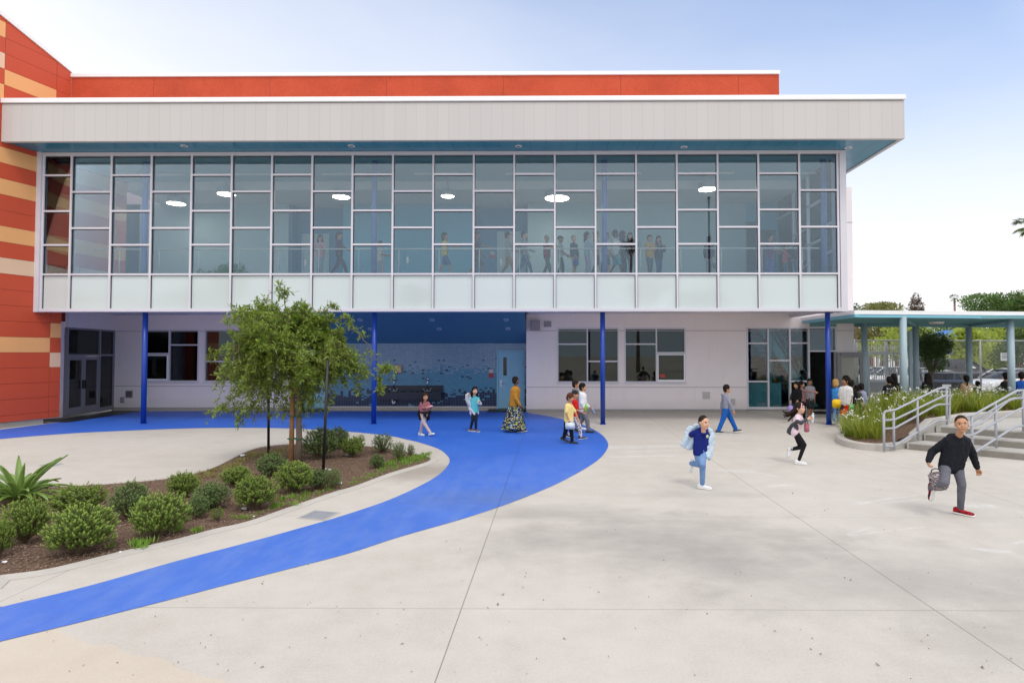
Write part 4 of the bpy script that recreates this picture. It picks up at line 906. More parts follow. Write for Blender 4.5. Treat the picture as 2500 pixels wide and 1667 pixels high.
# handrails
rail_m = galv
zB = zoom(1980, 900, 4.52)
def handrail(p0, p1, posts, rails, label, loops=()):
    t_ = thing('handrail', label, 'handrail', (*p0, 0)); A = lambda q: PV(*zB(*q), p0, p1)
    for q0, q1 in posts:
        a, b = A(q0), A(q1); b = Vector((a.x, a.y, b.z)); m = MB(); m.cyl(a, b, .027, n=12); m.build('post', rail_m, t_, True)
    for r_ in rails:
        m = MB(); m.tube([A(q) for q in r_], .024, 10); m.build('rail', rail_m, t_, True)
    return t_
handrail((7.44, 13.2), (9.5, 14.19), [((808,908),(808,490)),((917,892),(915,470)),((1180,787),(1180,348)),((1500,617),(1497,218))],
  [[(808,505),(810,478),(828,468),(915,456),(940,448),(1400,222),(1440,212),(1508,212),(1527,225),(1530,260),(1528,540),(1515,568),(1498,573),(1405,570),(1370,585),(930,845),(905,853),(815,858)],
   [(812,568),(905,562),(935,555),(1450,306),(1490,298),(1550,297)], [(812,660),(905,656),(935,648),(1380,402),(1420,393),(1528,392)]],
  'grey galvanised pipe handrail rising beside the white flower bed')
handrail((8.49, 12.14), (9.54, 12.66), [((1690,1000),(1690,560)),((1782,955),(1780,520)),((2045,872),(2037,385)),((2347,690),(2345,240))],
  [[(1690,540),(1715,520),(1780,512),(1810,500),(2235,262),(2280,240),(2420,236)], [(1690,630),(1790,628),(1880,600),(2190,338),(2240,325),(2420,322)], [(1690,735),(1775,730),(1830,705),(2290,450),(2330,434),(2420,430)],
   [(1692,945),(1790,925),(1830,905),(2230,650),(2290,630),(2420,628)], [(1790,578),(2150,362),(2235,330),(2300,322)]],
  'grey galvanised pipe handrail on the steps at the right edge')
# canopy over the walkway
cano = thing('walkway_canopy', 'flat roofed turquoise walkway canopy on pale blue round posts', 'canopy', (12, 20, 0))
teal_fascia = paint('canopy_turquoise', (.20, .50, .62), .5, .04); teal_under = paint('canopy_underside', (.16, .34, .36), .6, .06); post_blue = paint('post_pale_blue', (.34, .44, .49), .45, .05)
xc = 9.2; yc0 = 18.0; yc1 = 22.6; ztop, zmid, zbot = 3.5, 3.38, 3.285
fr = [(xc, yc0), (15.2, 18.75), (30, 20.0), (30, 24.8), (12, 23.6), (xc, yc1)]
m = MB(); m.prism(offset_poly(fr, -.16), zmid-.01, ztop-.03); m.build('roof', soffit_white, cano)
m = MB(); tt = .14
for a, b in ((fr[0], fr[1]), (fr[1], fr[2]), (fr[5], fr[0])): m.obox(a, b, zmid, ztop, tt)
m.build('roof_edge', white_coping, cano)
m = MB()
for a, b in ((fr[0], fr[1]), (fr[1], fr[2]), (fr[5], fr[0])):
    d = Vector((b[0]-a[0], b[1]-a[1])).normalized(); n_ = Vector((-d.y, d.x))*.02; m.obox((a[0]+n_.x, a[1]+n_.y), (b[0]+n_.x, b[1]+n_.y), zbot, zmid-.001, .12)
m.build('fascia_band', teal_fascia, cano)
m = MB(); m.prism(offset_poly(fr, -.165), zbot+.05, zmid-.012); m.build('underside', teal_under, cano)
near = [(2206, 18.3), (2468.5, 19.0), (2740, 19.9)]; farp = [(2111, 21.7), (2236, 22.2), (2366, 22.6), (2530, 23.2)]
m = MB()
for k in range(9):
    y0 = 18.3+k*.5; m.box(xc+.2, 28, y0+.25, y0+.31, zbot-.015, zbot+.049)
m.build('purlin', teal_under, cano)
def post(px, Y, r_):
    x = X(px, Y, 880); m = MB(); m.cyl((x, Y, 0), (x, Y, zbot+.05), r_, n=20); p_ = m.build('post', post_blue, cano, True); m = MB(); m.cyl((x, Y, 0), (x, Y, .03), r_*1.4, n=20); m.build('base_plate', post_blue, p_); return x
nx = [post(px, Y, .102) for px, Y in near]; fx = [post(px, Y, .105) for px, Y in farp]
for (a, ya), (b, yb) in zip(zip(nx, [q[1] for q in near]), zip(fx[1:], [q[1] for q in farp][1:])):
    m = MB(); m.obox((a-.05, ya), (b-.05, yb), zbot-.1, zbot-.016, -.1); m.build('beam', teal_under, cano)
m = MB(); m.obox((xc+.3, 21.7), (28, 23.6), zbot-.12, zbot-.017, .1); m.build('beam', teal_under, cano)
p = P(2286, 796, 20.2); tl = thing('canopy_light', 'oval white lamp fixed under the turquoise canopy', 'lamp', (p.x, 20.2, zbot-.1)); m = MB(); m.cyl((p.x, 20.2, zbot-.1), (p.x, 20.2, zbot-.02), .2, .24, n=22); m.build('housing', white_coping, tl, True); m = MB(); m.cyl((p.x, 20.2, zbot-.125), (p.x, 20.2, zbot-.1), .15, .19, n=22); m.build('lens', alu_grey, tl, True)
# ================================================================== FENCES, GATE
def fence_post(mb, x, y, z, r_=.03): mb.cyl((x, y, 0), (x, y, z), r_, n=10)
fn = thing('chain_link_fence', 'tall chain link fence between the walkway and the parked cars', 'fence', (14, 25, 0))
fa, fb = (12.55, 24.6), (27.0, 26.5); fd = Vector((fb[0]-fa[0], fb[1]-fa[1])); FL = fd.length; fd.normalize(); zt_ = 2.72
fp = lambda u, z: (fa[0]+fd.x*u, fa[1]+fd.y*u, z)
for k in range(6):
    u = k*2.9; m = MB(); fence_post(m, *fp(u, 0)[:2], zt_+.05, .035); m.build('post', galv, fn, True)
m = MB()
for z in (.08, 1.35, zt_): m.cyl(fp(0, z), fp(FL, z), .024, n=8)
m.build('rail', galv, fn, True)
m = MB(); s = .085; K = int((FL+zt_)/s)
for k in range(K):
    u0 = k*s; 
    for sg in (1, -1):
        a, b = (u0, .06), (u0-zt_+.06, zt_)
        if a[0] > FL: c = (a[0]-FL)/(a[0]-b[0]); a = (FL, .06+(zt_-.06)*c)
        if b[0] < 0: c = (0-a[0])/(b[0]-a[0]); b = (0, a[1]+(b[1]-a[1])*c)
        if sg < 0: a, b = (FL-a[0], a[1]), (FL-b[0], b[1])
        m.cyl(fp(*a), fp(*b), .0026, n=3, caps=False)
m.build('wire_mesh', galv, fn)
gt = thing('picket_gate', 'white steel picket gate with kick plate beside the open door', 'gate', (11.6, 24, 0))
white_steel = paint('white_steel', (.62, .64, .66), .4)
yg = 24.2; xa, xb = X(2089, yg, 900), X(2208, yg, 900); zg = Zp(841, yg)
m = MB()
for i in range(22):
    x = xa+(xb-xa)*i/21; m.box(x-.012, x+.012, yg-.012, yg+.012, .08, zg-.05+(.06 if i % 2 else .0))
m.build('picket', white_steel, gt); m = MB()
for z in (.12, zg-.35): m.box(xa, xb, yg-.014, yg+.014, z-.03, z+.03)
m.build('rail', white_steel, gt); m = MB(); g0, g1 = X(2117, yg), X(2165, yg)
for q in ((g0, g0+.07, .05, 2.25), (g1-.07, g1, .05, 2.25), (g0+.07, g1-.07, 2.14, 2.25), (g0+.07, g1-.07, 1.0, 1.1), (g0+.07, g1-.07, .05, .15)): m.box(q[0], q[1], yg-.05, yg-.013, q[2], q[3])
m.build('leaf_frame', white_steel, gt); m = MB(); m.box(g0+.07, g1-.07, yg-.04, yg-.02, .6, 1.0); m.build('kick_plate', paint('plate_grey', (.45, .45, .45), .4), gt)
m = MB(); m.box(g1-.1, g1+.06, yg-.09, yg-.051, 1.15, 1.3); m.box(g0+.1, g1-.1, yg-.08, yg-.051, 1.05, 1.09); m.build('latch', steel, gt)
for px in (2090.5, 2163): 
    x = X(px, yg); m = MB(); m.box(x-.045, x+.045, yg-.045, yg+.045, 0, zg+.1); m.build('post', white_steel, gt)
# two slender gate posts under the canopy
x = X(2222, 21.9); m = MB(); m.box(x-.05, x+.05, 21.85, 21.95, 0, 3.0); tag(anchor(m.build('gate_post', post_blue), (x, 21.9, 0)), 'thin square blue gate post beside the far canopy post', 'post')
# signs on the fence
def board(px0, px1, py0, py1, Y, mat_, label, cat='sign'):
    a, b = P(px0, py1, Y), P(px1, py0, Y); m = MB(); m.box(a.x, b.x, Y-.02, Y, a.z, b.z); return tag(anchor(m.build('fence_sign' if cat == 'sign' else 'banner', mat_, bevel=.004), ((a.x+b.x)/2, Y, a.z)), label, cat)
board(2306, 2322.5, 833, 865, 27.5, paint('banner_blue', (.02, .05, .30), .5), 'deep blue banner hanging behind the chain link fence', 'banner')
sg = board(2443, 2462, 861.5, 880.5, 25.2, white_coping, 'small white square notice on the fence near the right edge')
a = P(2452.5, 871, 25.2); m = MB()
for k in range(4): m.box(a.x-.13, a.x+.13-.05*(k % 2), 25.2-.0235, 25.2-.0205, a.z+.1-.06*k, a.z+.125-.06*k)
m.build('notice_lettering', paint('ink_grey', (.12, .12, .14), .6), sg)
# ================================================================== CARS
tyre = paint('tyre_black', (.015, .015, .016), .8); rim_m = paint('rim_silver', (.45, .45, .47), .3, metal=1); car_glass = paint('car_glass', (.02, .025, .03), .06)
lampw = paint('headlamp', (.7, .72, .75), .1); lampr = paint('taillamp', (.35, .01, .01), .2); plate_m = paint('plate_white', (.7, .7, .72), .4)
def car(loc, rz, L_, W_, H_, paintc, label, kind='sedan'):
    t_ = thing('parked_car', label, 'car', loc, 'cars parked behind the fence', rz); h = H_; w_ = W_/2
    # body profile along the length (x forward): stations (x, zlow, zbelt, half width)
    st = [(-.5, .33, .62, .80), (-.47, .25, .68, .93), (-.36, .2, .70, .99), (-.2, .18, .68, 1), (.1, .18, .66, 1), (.25, .18, .64, .99), (.40, .2, .56, .96), (.47, .24, .50, .90), (.5, .32, .44, .78)]
    if kind == 'suv': st = [(x, zl_*1.05, zb_+.02+(.05 if x > .2 else .03), w2) for x, zl_, zb_, w2 in st]
    m = MB(); vs = []
    for x, zl_, zb_, w2 in st:
        a, b, ww = zl_*h, zb_*h, w_*w2
        vs += [(x*L_, -ww*.9, a), (x*L_, -ww, (a+b)/2), (x*L_, -ww*.94, b*.97), (x*L_, -ww*.82, b), (x*L_, ww*.82, b), (x*L_, ww*.94, b*.97), (x*L_, ww, (a+b)/2), (x*L_, ww*.9, a)]
    n = len(st); fs = [(i*8+k, (i+1)*8+k, (i+1)*8+(k+1) % 8, i*8+(k+1) % 8) for i in range(n-1) for k in range(8)]+[tuple(range(8))[::-1], tuple(range((n-1)*8, n*8))]
    m.add(vs, fs); cp = paint('car_paint_'+label.split()[0], paintc, .18, .02); b_ = m.build('body', cp, t_, True, world=False)
    gh = [(-.40, .69, .60), (-.27, .94, .52), (-.12, .995, .54), (.06, 1.0, .55), (.14, .97, .54), (.28, .64, .62)] if kind == 'sedan' else [(-.48, .72, .62), (-.44, .95, .56), (-.2, .995, .57), (.02, 1.0, .57), (.08, .97, .56), (.22, .68, .62)]
    m = MB(); vs = []; zb0 = .66 if kind == 'sedan' else .7
    for x, zt2, w2 in gh: vs += [(x*L_, -w_*.86, zb0*h*.98), (x*L_, -w_*2*w2*.62, zt2*h-.03), (x*L_, w_*2*w2*.62, zt2*h-.03), (x*L_, w_*.86, zb0*h*.98)]
    n = len(gh); m.add(vs, [(i*4+k, (i+1)*4+k, (i+1)*4+k+1, i*4+k+1) for i in range(n-1) for k in range(3)]+[(0,1,2,3)[::-1], tuple(range((n-1)*4, n*4))]); m.build('windows', car_glass, t_, True, world=False)
    m = MB(); vs = []
    for x, zt2, w2 in gh[1:-1]: vs += [(x*L_, -w_*2*w2*.6, zt2*h-.02), (x*L_, -w_*2*w2*.45, zt2*h), (x*L_, w_*2*w2*.45, zt2*h), (x*L_, w_*2*w2*.6, zt2*h-.02)]
    n = len(gh)-2; m.add(vs, [(i*4+k, (i+1)*4+k, (i+1)*4+k+1, i*4+k+1) for i in range(n-1) for k in range(3)])
    for sgn in (-1, 1):
        for x0, z0, x1_, z1_ in ((gh[0][0], zb0, gh[1][0], gh[1][1]), (gh[-1][0], zb0, gh[-2][0], gh[-2][1]), (-.06, zb0, -.06, .98)):
            y0, y1 = sgn*w_*.87, sgn*w_*2*.55*.615; m.tube([(x0*L_, y0, z0*h*.98), (x1_*L_, y1, z1_*h-.025)], .03, 6)
    m.build('roof', cp, t_, True, world=False)
    for x in (-.31, .31):
        for sgn in (-1, 1):
            r_ = .225*h if kind == 'sedan' else .2*h; m = MB(); m.cyl((x*L_, sgn*(w_-.2), r_), (x*L_, sgn*(w_+.005), r_), r_, n=20); wh = m.build('wheel', tyre, t_, world=False); m = MB(); m.cyl((x*L_, sgn*(w_-.05), r_), (x*L_, sgn*(w_+.012), r_), r_*.62, n=16); m.build('rim', rim_m, wh, world=False)
    for sgn in (-1, 1):
        m = MB(); m.ell((.475*L_, sgn*w_*.66, .47*h), (.09, .17, .07)); m.build('headlight', lampw, t_, True, world=False); m = MB(); m.ell((-.478*L_, sgn*w_*.68, .60*h), (.06, .2, .07)); m.build('taillight', lampr, t_, True, world=False)
        m = MB(); m.ell((.2*L_, sgn*(w_+.06), .68*h), (.07, .1, .06)); m.build('mirror', cp, t_, True, world=False)
    m = MB(); m.box(-.503*L_-.01, -.5*L_+.02, -.17, .17, .47*h, .47*h+.11); m.box(.5*L_-.02, .503*L_+.01, -.17, .17, .34*h, .34*h+.1); m.build('number_plate', plate_m, t_, world=False)
    return t_
def at(px, Y, z=0): return (X(px, Y, 900), Y, z)
car(at(2478, 30.2), R(183), 4.7, 1.8, 1.42, (.72, .73, .75), 'white sedan parked side on behind the flowers at the right')
car(at(2345, 33.5), R(-28), 4.9, 1.95, 1.86, (.018, .018, .02), 'black large car parked nose right behind the white sedan', 'suv')
car(at(2283, 29.0), R(68), 4.5, 1.8, 1.4, (.014, .014, .016), 'dark low car seen from behind with a white number plate')
car(at(2498, 38.5), R(180), 4.4, 1.8, 1.45, (.45, .02, .02), 'red car partly hidden behind the white sedan')
car(at(2160, 30.5), R(175), 4.4, 1.8, 1.5, (.60, .61, .62), 'silver car parked behind the white picket gate', 'suv')
car(at(2095, 33.5), R(178), 4.4, 1.8, 1.45, (.55, .57, .60), 'pale grey car parked furthest left, seen through the gate')
# ================================================================== BUILDINGS AND SHADES BEYOND
hb = thing('brick_house', 'orange brick house with low roof beyond the white gate', 'house', at(2110, 52))
x0, x1 = X(2020, 52), X(2132, 52); m = MB(); m.box(x0, x1, 52, 60, 0, 3.6); m.build('wall', paint('house_orange', (.42, .15, .08), .8), hb)
m = MB(); m.add([(x0-.3, 51.7, 3.6), (x1+.3, 51.7, 3.6), (x1+.3, 60.3, 3.6), (x0-.3, 60.3, 3.6), (x0+1, 56, 5.4), (x1-1, 56, 5.4)], [(0,1,5,4),(1,2,5),(2,3,4,5),(3,0,4),(0,3,2,1)]); m.build('roof', paint('roof_terracotta', (.35, .13, .08), .8), hb)
m = MB(); m.box(x1-1.6, x1-.6, 51.96, 51.99, 1.1, 2.3); m.build('window', car_glass, hb)
sh = thing('shade_canopy', 'blue fabric shade canopy on posts beyond the parked cars', 'shade canopy', at(2320, 46)); y = 46; xm = X(2322, y); m = MB(); zt2 = Zp(806, y); ze = Zp(829, y)
m.add([(xm-2.4, y-2, ze), (xm+2.4, y-2, ze), (xm+2.4, y+2.4, ze), (xm-2.4, y+2.4, ze), (xm-.4, y, zt2), (xm+.4, y, zt2)], [(0,1,5,4),(1,2,5),(2,3,4,5),(3,0,4)]); m.add([(xm-2.4, y-2, ze-.04), (xm+2.4, y-2, ze-.04), (xm+2.4, y+2.4, ze-.04), (xm-2.4, y+2.4, ze-.04)], [(3,2,1,0)]); m.build('fabric', paint('shade_blue', (.05, .16, .42), .7), sh); m = MB()
for sx_ in (-2.2, 2.2): m.cyl((xm+sx_, y-1.8, 0), (xm+sx_, y-1.8, ze), .06)
m.build('pole', galv, sh)
sh2 = thing('shade_canopy', 'slanted pale blue shade sail rising behind the picket gate', 'shade canopy', at(2160, 44)); y = 44; a, b, c = P(2140, 836, y), P(2178, 826, y-1), P(2178, 832, y+3); m = MB(); m.add([a, b, c, a-Vector((0, 0, .04)), b-Vector((0, 0, .04)), c-Vector((0, 0, .04))], [(0,1,2),(5,4,3),(0,3,4,1),(1,4,5,2),(2,5,3,0)]); m.build('fabric', paint('shade_pale', (.16, .34, .52), .7), sh2); m = MB(); m.cyl((b.x, b.y, 0), b, .06); m.cyl((c.x, c.y, 0), c, .06); m.cyl((a.x, a.y, 0), a, .06); m.build('pole', galv, sh2)
# ================================================================== PLANTS
bark = paint('bark', (.20, .155, .12), .9, .15, 9, .6, 60); twig_m = paint('twig', (.16, .12, .07), .9, .1, 9)
oak_leaf = leafmat('oak_leaf', (.052, .10, .015), (.31, .41, .058), .28, .38)
shrub_leaf = leafmat('shrub_leaf', (.075, .12, .018), (.19, .27, .05), .25, .5)
shrub_tip = leafmat('shrub_tip', (.22, .34, .05), (.42, .52, .13), .3, .5)
shrub_leaf2 = leafmat('shrub_leaf_cool', (.06, .11, .04), (.14, .21, .07), .25, .5)
shrub_tip2 = leafmat('shrub_tip_cool', (.20, .30, .09), (.34, .43, .16), .3, .5)
# --- the young tree in the island
TY = 11.9; base = G(728, 1127); ts = F/TY
tree = thing('young_tree', 'young staked tree with dense drooping narrow leaved crown in the planting bed', 'tree', (base.x, base.y, 0))
cc = P(712, 862, TY); RX, RY, RZ = 1.24, 1.15, 1.16
rg = np.random.default_rng(5); rr = random.Random(5)
trunk_top = Vector((base.x-.02, base.y, 2.0)); m = MB()
m.tube([(base.x, base.y, -.02), (base.x+.01, base.y+.01, .5), (base.x-.01, base.y, 1.1), trunk_top, (base.x-.05, base.y, 2.7)], [.066, .058, .055, .048, .02], 12)
pos, dirs, nrm, Ls, Ws = [], [], [], [], []
tw = MB()
def leaves_along(pts, n, spread=.10, l0=.098, w0=.030, up=.25):
    for k in range(n):
        t = rr.random(); i = min(int(t*(len(pts)-1)), len(pts)-2); f = t*(len(pts)-1)-i; p = pts[i].lerp(pts[i+1], f); d = (pts[i+1]-pts[i]).normalized()
        o = Vector((rr.gauss(0, 1), rr.gauss(0, 1), rr.gauss(0, 1))).normalized()
        v = (d*.55+o*.8+Vector((0, 0, up))).normalized(); pos.append(p+o*rr.random()*.012); dirs.append(v); nr = Vector((rr.gauss(0, .5), rr.gauss(0, .5)-.25, 1)); nrm.append(nr); Ls.append(l0*rr.uniform(.6, 1.25)); Ws.append(w0*rr.uniform(.75, 1.3))
def branch(a, b, r0, droop=.15, n=6, side=None):
    mid = a.lerp(b, .5)+Vector((rr.gauss(0, .06), rr.gauss(0, .06), (b-a).length*droop)); pts = []
    for i in range(n+1):
        t = i/n; pts.append(a*(1-t)**2+mid*2*t*(1-t)+b*t*t)
    tw.tube(pts, [max(.003, r0*(1-.85*i/n)) for i in range(n+1)], 6); return pts
def crown_point():
    while True:
        v = Vector((rg.normal(), rg.normal(), rg.normal())).normalized(); r_ = rr.uniform(.35, 1.0)**.6
        bump_ = .86+.2*math.sin(3.1*v.x+1.3*v.z*4)+.13*math.sin(7*v.y+5*v.x+2)
        p = cc+Vector((v.x*RX, v.y*RY, v.z*RZ*(1.0 if v.z > 0 else 1.12)))*r_*bump_
        if v.z < -.62 and rr.random() < .6: continue
        return p, r_
mains = []
for k in range(22):
    a = 2*math.pi*k/22+rr.uniform(-.2, .2); el = rr.uniform(-.35, 1.2); v = Vector((math.cos(a)*math.cos(el), math.sin(a)*math.cos(el), math.sin(el)))
    s0 = Vector((base.x, base.y, rr.uniform(1.75, 2.6))); e_ = cc+Vector((v.x*RX, v.y*RY, v.z*RZ))*rr.uniform(.65, .85); mains.append(branch(s0, e_, .02, .12))
allp = [p for b in mains for p in b[1:]]
for k in range(1450):
    p, r_ = crown_point(); q = min(allp, key=lambda c: (c-p).length+rr.random()*.15); 
    if (q-p).length > .55: q = p+(q-p).normalized()*.55
    out_ = (p-cc).normalized(); e_ = p+out_*.12+Vector((0, 0, rr.uniform(-.14, .08))); pts = branch(q, e_, .006, .1, 4); leaves_along(pts[2:], rr.randint(15, 24)); leaves_along(pts[:3], 5)
zt5 = zoom(480, 680, 4.52)
def droop(pxs, dy, n, r0=.008):
    pts = [P(*zt5(*q), TY+dy) for q in pxs]; fine = []
    for i in range(len(pts)-1):
        for s in range(4): fine.append(pts[i].lerp(pts[i+1], s/4)+Vector((rr.gauss(0, .008), rr.gauss(0, .02), rr.gauss(0, .008))))
    fine.append(pts[-1]); tw.tube(fine, [max(.0025, r0*(1-.8*i/len(fine))) for i in range(len(fine))], 6)
    for i in range(len(fine)-1):
        for s in range(n):
            if rr.random() < .55: 
                o = Vector((rr.gauss(0, .07), rr.gauss(0, .09), rr.gauss(-.02, .07))); q = fine[i]+o; tw.tube([fine[i], q], .0028, 4); leaves_along([fine[i], q], rr.randint(5, 9))
droop([(800,760),(560,700),(330,740),(200,860),(120,915)], -.2, 4); droop([(700,560),(480,450),(320,460)], .1, 4); droop([(760,500),(560,380),(470,350)], -.1, 4); droop([(900,420),(760,250),(640,205)], 0, 4)
droop([(1000,400),(960,180),(920,100),(880,30)], -.1, 3); droop([(960,180),(1010,110)], -.1, 4); droop([(700,1050),(540,1200),(380,1340),(240,1420)], -.1, 5); droop([(700,1100),(520,1380),(330,1440),(130,1500)], .1, 5); droop([(760,1150),(640,1380),(520,1500),(470,1580)], -.2, 6)
droop([(800,1150),(700,1400),(620,1560)], .1, 5); droop([(900,1050),(850,1300),(840,1560)], -.3, 3); droop([(1450,1050),(1480,1300),(1470,1480)], -.2, 4); droop([(1300,1100),(1280,1400),(1290,1530)], .2, 3)
droop([(1500,600),(1700,560),(1890,640)], 0, 4); droop([(1550,450),(1680,450),(1720,520)], .2, 4); droop([(1500,800),(1700,900),(1850,1000),(1890,1060)], -.1, 5); droop([(1700,900),(1780,1100),(1760,1290)], .1, 5); droop([(1600,850),(1820,960),(1860,1100)], .2, 4); droop([(1400,380),(1480,290),(1540,300)], .0, 4)
p_ = len(pos); droop([(1790,600),(1900,740),(1960,870),(2050,1000)], -.1, 0, .009); droop([(2050,1000),(2110,990),(2180,1000)], -.1, 5, .004); droop([(2050,1000),(2010,1130),(2005,1280)], -.1, 5, .004); droop([(2050,1000),(2130,1050),(2190,1110)], -.1, 1, .003); droop([(1955,850),(1970,880)], -.1, 3, .003)
droop([(1000,1000),(1150,900),(1200,780)], -1.05, 6); droop([(1150,1100),(1170,1000),(1150,900)], -1.1, 6); droop([(950,700),(900,640),(880,660)], -1.0, 5); droop([(1250,1100),(1050,1160),(960,1250)], -.9, 5)
m.build('trunk', bark, tree, True); tw.build('branches', twig_m, tree, True)
v, f = leaf_mesh(pos, dirs, nrm, Ls, Ws); np_obj('crown', v, f, oak_leaf, tree)
stake_wood = paint('stake_wood', (.38, .20, .09), .85, .12, 6, .4, 40)
b0 = G(714, 1126); m = MB(); m.cyl((b0.x, b0.y-.06, 0), (b0.x+.01, b0.y-.05, 1.72), .05, .046, n=12); tag(anchor(m.build('tree_stake', stake_wood, smooth=True), (b0.x, b0.y-.06, 0)), 'tan round wooden stake tied to the young tree trunk', 'stake')
for (bx, by, tx, ty, side) in ((655.5,1118,655.5,900,'left'), (789,1155,800,880,'right')):
    a = G(bx, by); t_ = P(tx, ty, a.y); m = MB(); m.cyl((a.x, a.y, 0), (t_.x, t_.y, t_.z), .028, .026, n=10); tag(anchor(m.build('tree_stake', black_paint, smooth=True), (a.x, a.y, 0)), 'black metal stake left of the young tree' if side == 'left' else 'slightly leaning black metal stake right of the young tree', 'stake')
tie_g = paint('tie_green', (.02, .16, .07), .6)
for i, zz in enumerate((P(728, 1015, TY).z, P(728, 1070, TY).z)):
    m = MB(); k = 20; cx_, cy_ = (base.x+b0.x)/2, base.y-.03
    ring_ = [(cx_+.135*math.cos(2*math.pi*j/k), cy_+.085*math.sin(2*math.pi*j/k), zz) for j in range(k+1)]; m.tube(ring_, .011, 6); tag(anchor(m.build('tree_tie', tie_g), (cx_, cy_, zz)), ('upper', 'lower')[i]+' green strap tying the trunk to the wooden stake', 'tree tie')
# --- rounded shrubs: four variants of mesh, each shrub its own thing
def shrub_meshes(seed, n, mats, squash=1.0, bare=.25):
    r = random.Random(seed); P_, D_, N_, L_, W_ = [], [], [], [], []; P2, D2, N2, L2, W2 = [], [], [], [], []; st = MB()
    for k in range(n):
        a = r.uniform(0, 2*math.pi); u = r.uniform(-.62, 1.0); el = math.asin(max(-1, min(1, u))); lob = .90+.07*math.sin(3*a+seed)+.06*math.sin(7*a+5*el+seed*2)+.05*math.sin(11*el)
        v = Vector((math.cos(a)*math.cos(el), math.sin(a)*math.cos(el), math.sin(el))); rad = lob*(r.uniform(.72, 1.0) if r.random() < .8 else r.uniform(.35, .75)); tip = Vector((v.x*rad, v.y*rad, .98+v.z*rad*squash*.98))
        b = Vector((tip.x*.55, tip.y*.55, tip.z-.34)); ax = (tip-b).normalized()*.8+Vector((0, 0, .28)); ax.normalize(); ln = r.uniform(.17, .26)
        if r.random() < .30: st.tube([(v.x*.04, v.y*.04, .0), (tip.x*.35, tip.y*.35, tip.z*.4), tuple(tip-ax*ln*.6)], [.022, .014, .005], 5)
        m_ = 17
        for j in range(m_):
            t = (j+.5)/m_; p = tip-ax*ln*(1-t); ph = j*2.4+r.random(); o = ax.orthogonal().normalized(); o.rotate(Matrix.Rotation(ph, 3, ax)); d = (ax*(.45+.6*t)+o*(.95-.5*t))
            if t > .66: P2.append(p); D2.append(d); N2.append(ax); L2.append(.062*r.uniform(.8, 1.2)); W2.append(.030)
            else: P_.append(p); D_.append(d); N_.append(ax); L_.append(.080*r.uniform(.8, 1.2)); W_.append(.030)
    for k in range(9):
        a = r.uniform(0, 6.28); st.tube([(0.03*math.cos(a), .03*math.sin(a), -.01), (.2*math.cos(a), .2*math.sin(a), .25), (.5*math.cos(a+.2), .5*math.sin(a+.2), .62)], [.035, .025, .012], 6)
    out_ = []
    for nm, (a_, b_, c_, d_, e_), mt in (('foliage', (P_, D_, N_, L_, W_), mats[0]), ('shoot_tips', (P2, D2, N2, L2, W2), mats[1])):
        v, f = leaf_mesh(a_, b_, c_, d_, e_); me = bpy.data.meshes.new(nm); me.from_pydata(v.tolist(), [], f.tolist()); me.materials.append(mt); out_.append(me)
    me = bpy.data.meshes.new('stems'); me.from_pydata(st.v, [], st.f); me.materials.append(twig_m); out_.append(me); return out_
warm, cool = (shrub_leaf, shrub_tip), (shrub_leaf2, shrub_tip2)
SV = {'a': shrub_meshes(1, 760, warm), 'b': shrub_meshes(2, 700, warm, .95), 'c': shrub_meshes(3, 600, cool, 1.05), 'd': shrub_meshes(4, 330, cool, 1.1), 'e': shrub_meshes(6, 220, warm)}
def shrub(px, top, bot, hw, var, label, rz):
    g = G(px, bot-4); s = hw*g.y/F*1.0; y = g.y; hgt = max(.12, P(px, top, y).z); t_ = thing('shrub', label, 'shrub', (g.x, y, .01), 'clipped rounded shrubs in the planting bed', rz); t_.scale = (s/1.0, s/1.0, hgt/1.8)
    for me in SV[var]:
        o = bpy.data.objects.new(me.name, me); COL.objects.link(o); o.parent = t_
for i, q in enumerate((
 (195,1235,1356,86,'a','big round bright green shrub at the front left with a thin bare base'),(60,1217,1331,60,'b','yellow tinged shrub beside the agave at the left'),(190,1184,1262,68,'b','wide green shrub right of the agave, behind the big round one'),
 (-6,1271,1367,36,'a','shrub cut off by the left edge of the picture'),(388,1206,1314,73,'a','broad dense shrub with bare woody stems showing under it'),(318,1180,1272,50,'c','looser shrub at the back left of the broad woody one'),
 (448,1152,1218,42,'b','light green shrub near the back kerb behind the broad woody one'),(483,1213,1270,29,'c','narrow dark shrub just right of the broad woody one'),(515,1180,1247,50,'c','tall dull green shrub with bare grassy stems'),
 (530,1239,1277,19,'e','tiny round shrub at the front of the bed'),(622,1160,1248,57,'b','rounded grey green shrub above the plastic scrap'),(578,1138,1192,40,'b','small bushy shrub in the middle behind the rounded grey green one'),
 (718,1127,1208,52,'a','vivid green shrub in front of the tree trunk'),(662,1109,1168,42,'c','dark shrub below the left black stake'),(777,1147,1198,33,'c','dull grey shrub between trunk and right black stake'),
 (815,1145,1198,23,'d','thin upright shrub in front of the right black stake'),(783,1046,1124,51,'c','largest back shrub, beside the right black stake'),(825,1044,1100,32,'c','shrub peeping out above the largest back shrub'),
 (861,1065,1120,32,'b','round shrub right of the largest back shrub'),(881,1060,1088,13,'e','small tuft of shrub at the back kerb below the pink girl side'),(934,1060,1110,31,'d','split twin topped shrub near the right end'),
 (920,1110,1148,22,'c','lone small dark shrub among red flowers'),(973,1081,1127,21,'d','upright little shrub at the right end of the bed'),(1003,1086,1120,11,'d','narrowest shrub at the very tip of the bed'))): shrub(*q, rz=i*1.7)
